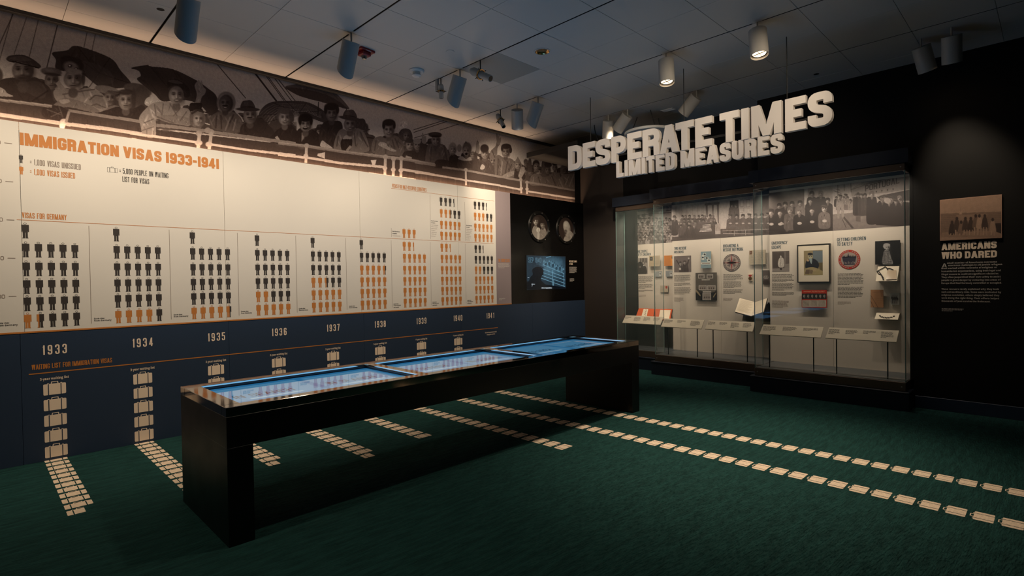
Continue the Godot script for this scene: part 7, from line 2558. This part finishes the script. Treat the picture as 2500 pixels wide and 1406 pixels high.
func ceiling_things() -> void:
	var wash := Vector3(-0.46, -0.88, 0)
	var at_wall := Vector3(-0.55, -0.83, 0)
	lamp_at(Vector3(1.45, CEIL, 0.05), wash, "grey cylinder spotlight washing the chart near its axis numbers", 3.4, 56, true, at_wall, 0.28, 1.0)
	spotlight(463, -28, wash, "grey cylinder spotlight on the track above the near end of the table", 3.4, 56, true, at_wall, 0.28, 1.0)
	spotlight(850, 78, wash, "grey cylinder spotlight hanging beside the red fire alarm", 3.4, 56, true, at_wall, 0.28, 1.0)
	spotlight(1116, 167, wash, "blue-lit grey cylinder spotlight between the two small projectors", 3.4, 56, true, at_wall, 0.28, 1.0)
	spotlight(1310, 235, wash, "slanted cylinder spotlight beside the upright one on the same track", 3.0, 44, true, at_wall, 0.26, 1.0)
	spotlight(1260, 253, Vector3(-0.36, -0.84, -0.38), "upright pale cylinder spotlight with round top beside a small projector", 3.0, 40, false, Vector3(-0.75, -0.5, -0.5))
	spotlight(1632, 134, Vector3(0.1, -1, 0.12), "lit cylinder spotlight pointing down above the last letters of DESPERATE", 8.0, 35, false)
	spotlight(1859, 63, Vector3(0.12, -1, 0.14), "lit cylinder spotlight pointing down above the letter M of TIMES", 8.0, 35, false)
	spotlight(1485, 280, Vector3(-0.3, -0.85, -0.35), "cylinder spotlight with a bright patch on its side behind the title", 5.0, 40, false)
	spotlight(1534, 268, Vector3(-0.72, -0.68, -0.05), "tilted cylinder spotlight beside the bright-patched one behind the title", 0.6, 40, false, Vector3(-0.75, -0.65, -0.05))
	spotlight(1706, 224, Vector3(-0.75, -0.66, -0.05), "tilted cylinder spotlight behind the title beside its middle hanging rod", 3.0, 30, false, Vector3(-0.85, -0.5, -0.05))
	spotlight(2248, 95, Vector3(0.16, -0.9, -0.4), "dim tilted cylinder spotlight beside the upright one above the AMERICANS text", 1.05, 26, false, Vector3(0.2, -0.8, -0.5))
	spotlight(2323, 67, Vector3(-0.03, -0.94, -0.36), "dim upright cylinder spotlight above the AMERICANS WHO DARED text", 1.05, 26, false, Vector3(0.05, -0.88, -0.48))
	# lamps out of the frame that light the title and the carpet
	lamp_at(Vector3(3.9, CEIL, -2.572), Vector3(-0.1, -0.75, -0.6), "cylinder spotlight aimed at the word DESPERATE of the hanging title", 5.2, 15, false, Vector3(-1.75, -0.5, -3.09))
	lamp_at(Vector3(4.75, CEIL, -3.883), Vector3(-0.2, -0.75, -0.6), "cylinder spotlight aimed at the first letters of the hanging title", 2.6, 22, false, Vector3(-1.75, -0.47, -1.78))
	lamp_at(Vector3(5.25, CEIL, -3.883), Vector3(-0.1, -0.75, -0.6), "cylinder spotlight aimed at the middle of the hanging title", 2.0, 22, false, Vector3(-1.3, -0.47, -1.78))
	lamp_at(Vector3(5.8, CEIL, -3.883), Vector3(-0.1, -0.75, -0.6), "cylinder spotlight aimed at the last letters of the hanging title", 2.0, 22, false, Vector3(-1.3, -0.47, -1.78))
	lamp_at(Vector3(3.5, CEIL, -2.572), Vector3(0.0, -1, 0.1), "cylinder spotlight pointing down at the carpet beside the touch table", 2.2, 46, false)
	lamp_at(Vector3(2.9, CEIL, 0.05), Vector3(-0.05, -1, -0.05), "cylinder spotlight pointing down at the carpet before the table's end", 2.2, 50, false)
	projector(1075, 190, Vector3(-0.1, -0.95, -0.1), "tiny silver projector beside a slim ballast box on the track", 0.16, 0.035, 0.0)
	projector(1175, 148, Vector3(0.75, -0.42, -0.1), "small grey framing projector under the duller ceiling panel", 0.32, 0.045, 0.0)
	projector(1220, 267, Vector3(0.55, -0.75, 0.1), "small blue-lit framing projector left of the upright cylinder spotlight", 0.26, 0.038, 0.0)
	var st := tool()
	var p := hit(1, CEIL, 1066, 194)
	p.z = -1.261 - 1.311 * 2
	box(st, p + Vector3(-0.02, -0.13, -0.016), p + Vector3(0.02, 0.003, 0.016), 0.003)
	tag(obj("ballast_box", st, mats["lamp paint"]), "slim grey ballast box hanging from the track beside the tiny projector", "box")
	# fire alarm
	p = hit(1, CEIL, 889, 123)
	var o := thing("fire_alarm", p, "red ceiling fire alarm with clear strobe lamp", "alarm")
	var turn := Transform3D(Basis(Vector3.UP, 0.12), p)
	st = tool()
	box(st, Vector3(-0.07, -0.022, -0.085), Vector3(0.07, 0.0, 0.085), 0.004, turn)
	obj("base", st, mats["alarm red"], o)
	st = tool()
	box(st, Vector3(-0.045, -0.06, -0.05), Vector3(0.05, -0.022, 0.05), 0.006, turn)
	obj("housing", st, mats["alarm red"], o)
	st = tool()
	lathe(st, [Vector2(0, -0.095), Vector2(0.02, -0.09), Vector2(0.032, -0.06), Vector2(0, -0.06)], turn, 14)
	obj("strobe", st, mats["steel"], o)
	type("lettering", "FIRE", turn * Vector3(0.062, -0.0225, 0.03), turn.basis * Basis(Vector3(0, 0, -1), Vector3(1, 0, 0), Vector3(0, -1, 0)) * Basis(Vector3.BACK, 0.0), 0.02, 0.06, mats["white plastic"], o)
	# smoke detector
	p = hit(1, CEIL, 1017, 172)
	o = thing("smoke_detector", p, "round white smoke detector on the ceiling", "smoke detector")
	st = tool()
	lathe(st, [Vector2(0, -0.02), Vector2(0.075, -0.02), Vector2(0.085, -0.008), Vector2(0.085, 0)], Transform3D(Basis(), p), 28)
	obj("base", st, mats["white plastic"], o)
	st = tool()
	lathe(st, [Vector2(0, -0.075), Vector2(0.03, -0.073), Vector2(0.052, -0.06), Vector2(0.052, -0.052), Vector2(0.042, -0.04), Vector2(0.042, -0.02)], Transform3D(Basis(), p), 24)
	obj("sensor", st, mats["white plastic"], o)
	# cover plate of a concealed sprinkler
	p = hit(1, CEIL, 1099, 126)
	st = tool()
	lathe(st, [Vector2(0, -0.004), Vector2(0.042, -0.004), Vector2(0.044, -0.002), Vector2(0.044, 0)], Transform3D(Basis(), p), 24)
	tag(obj("concealed_sprinkler", st, mats["ceiling paint"]), "flat round white sprinkler cover flush with the ceiling above the tiny projector", "sprinkler")
	for q: Array in [[392, 23, "small black sprinkler hole in the ceiling above the mural's umbrellas"], [1993, 181, "small black sprinkler hole in the ceiling above the title's last letter"]]:
		p = hit(1, CEIL, q[0], q[1])
		st = tool()
		lathe(st, [Vector2(0, -0.002), Vector2(0.026, -0.002), Vector2(0.03, 0)], Transform3D(Basis(), p), 16)
		tag(obj("sprinkler", st, mats["black trim"]), q[2], "sprinkler")
	# recessed downlight
	p = hit(1, CEIL, 1324, 126)
	o = thing("recessed_downlight", p, "round recessed downlight with a bronze mirror reflector", "downlight")
	st = tool()
	lathe(st, [Vector2(0.075, 0.002), Vector2(0.075, -0.003), Vector2(0.09, -0.003), Vector2(0.09, 0)], Transform3D(Basis(), p), 32)
	obj("rim", st, mats["ceiling paint"], o)
	st = tool()
	lathe(st, [Vector2(0, 0.016), Vector2(0.05, 0.015), Vector2(0.066, 0.01), Vector2(0.0765, -0.001)], Transform3D(Basis(), p), 32)
	obj("reflector", st, mats["brass"], o)
	# air vent slot
	p = hit(1, CEIL, 1631, 268)
	o = thing("ceiling_vent", p, "small white rectangular vent in the ceiling behind the title", "vent")
	st = tool()
	box(st, p + Vector3(-0.09, -0.006, -0.05), p + Vector3(0.09, 0, 0.05), 0.002)
	obj("frame", st, mats["white plastic"], o)
	for k in 4:
		st = tool()
		box(st, p + Vector3(-0.075, -0.009, -0.038 + k * 0.022), p + Vector3(0.075, -0.006, -0.03 + k * 0.022))
		obj("slat", st, mats["white plastic"], o)
	# white round panel hung behind the title
	o = thing("hanging_disc", Vector3(2.01, 3.58, -6.97), "white round panel hung flat on black cords behind the title", "hanging panel")
	st = tool()
	lathe(st, [Vector2(0, 0), Vector2(0.34, 0), Vector2(0.35, 0.012), Vector2(0.35, 0.03), Vector2(0.34, 0.036), Vector2(0, 0.036)], Transform3D(Basis(), Vector3(2.01, 3.58, -6.97)), 40)
	obj("disc", st, mats["white plastic"], o)
	for q: Array in [[2.22, -6.78, 2.16, -6.76], [1.75, -6.9, 1.85, -6.92], [2.05, -7.27, 2.03, -7.2]]:
		st = tool()
		tube(st, Vector3(q[0], 3.616, q[1]), Vector3(q[2], CEIL, q[3]), 0.007, 8)
		obj("hanging_cord", st, mats["black trim"], o)
	p = hit(1, CEIL, 1451, 305)
	st = tool()
	cord(st, [p, p + Vector3(0.0, -0.02, 0.0), p + Vector3(0.03, -0.12, 0.02), p + Vector3(0.08, -0.24, 0.03), p + Vector3(0.1, -0.36, 0.02)], 0.007, 8)
	tag(obj("black_cable", st, mats["black trim"]), "loose black cable dangling from the ceiling behind the first title letters", "cable")
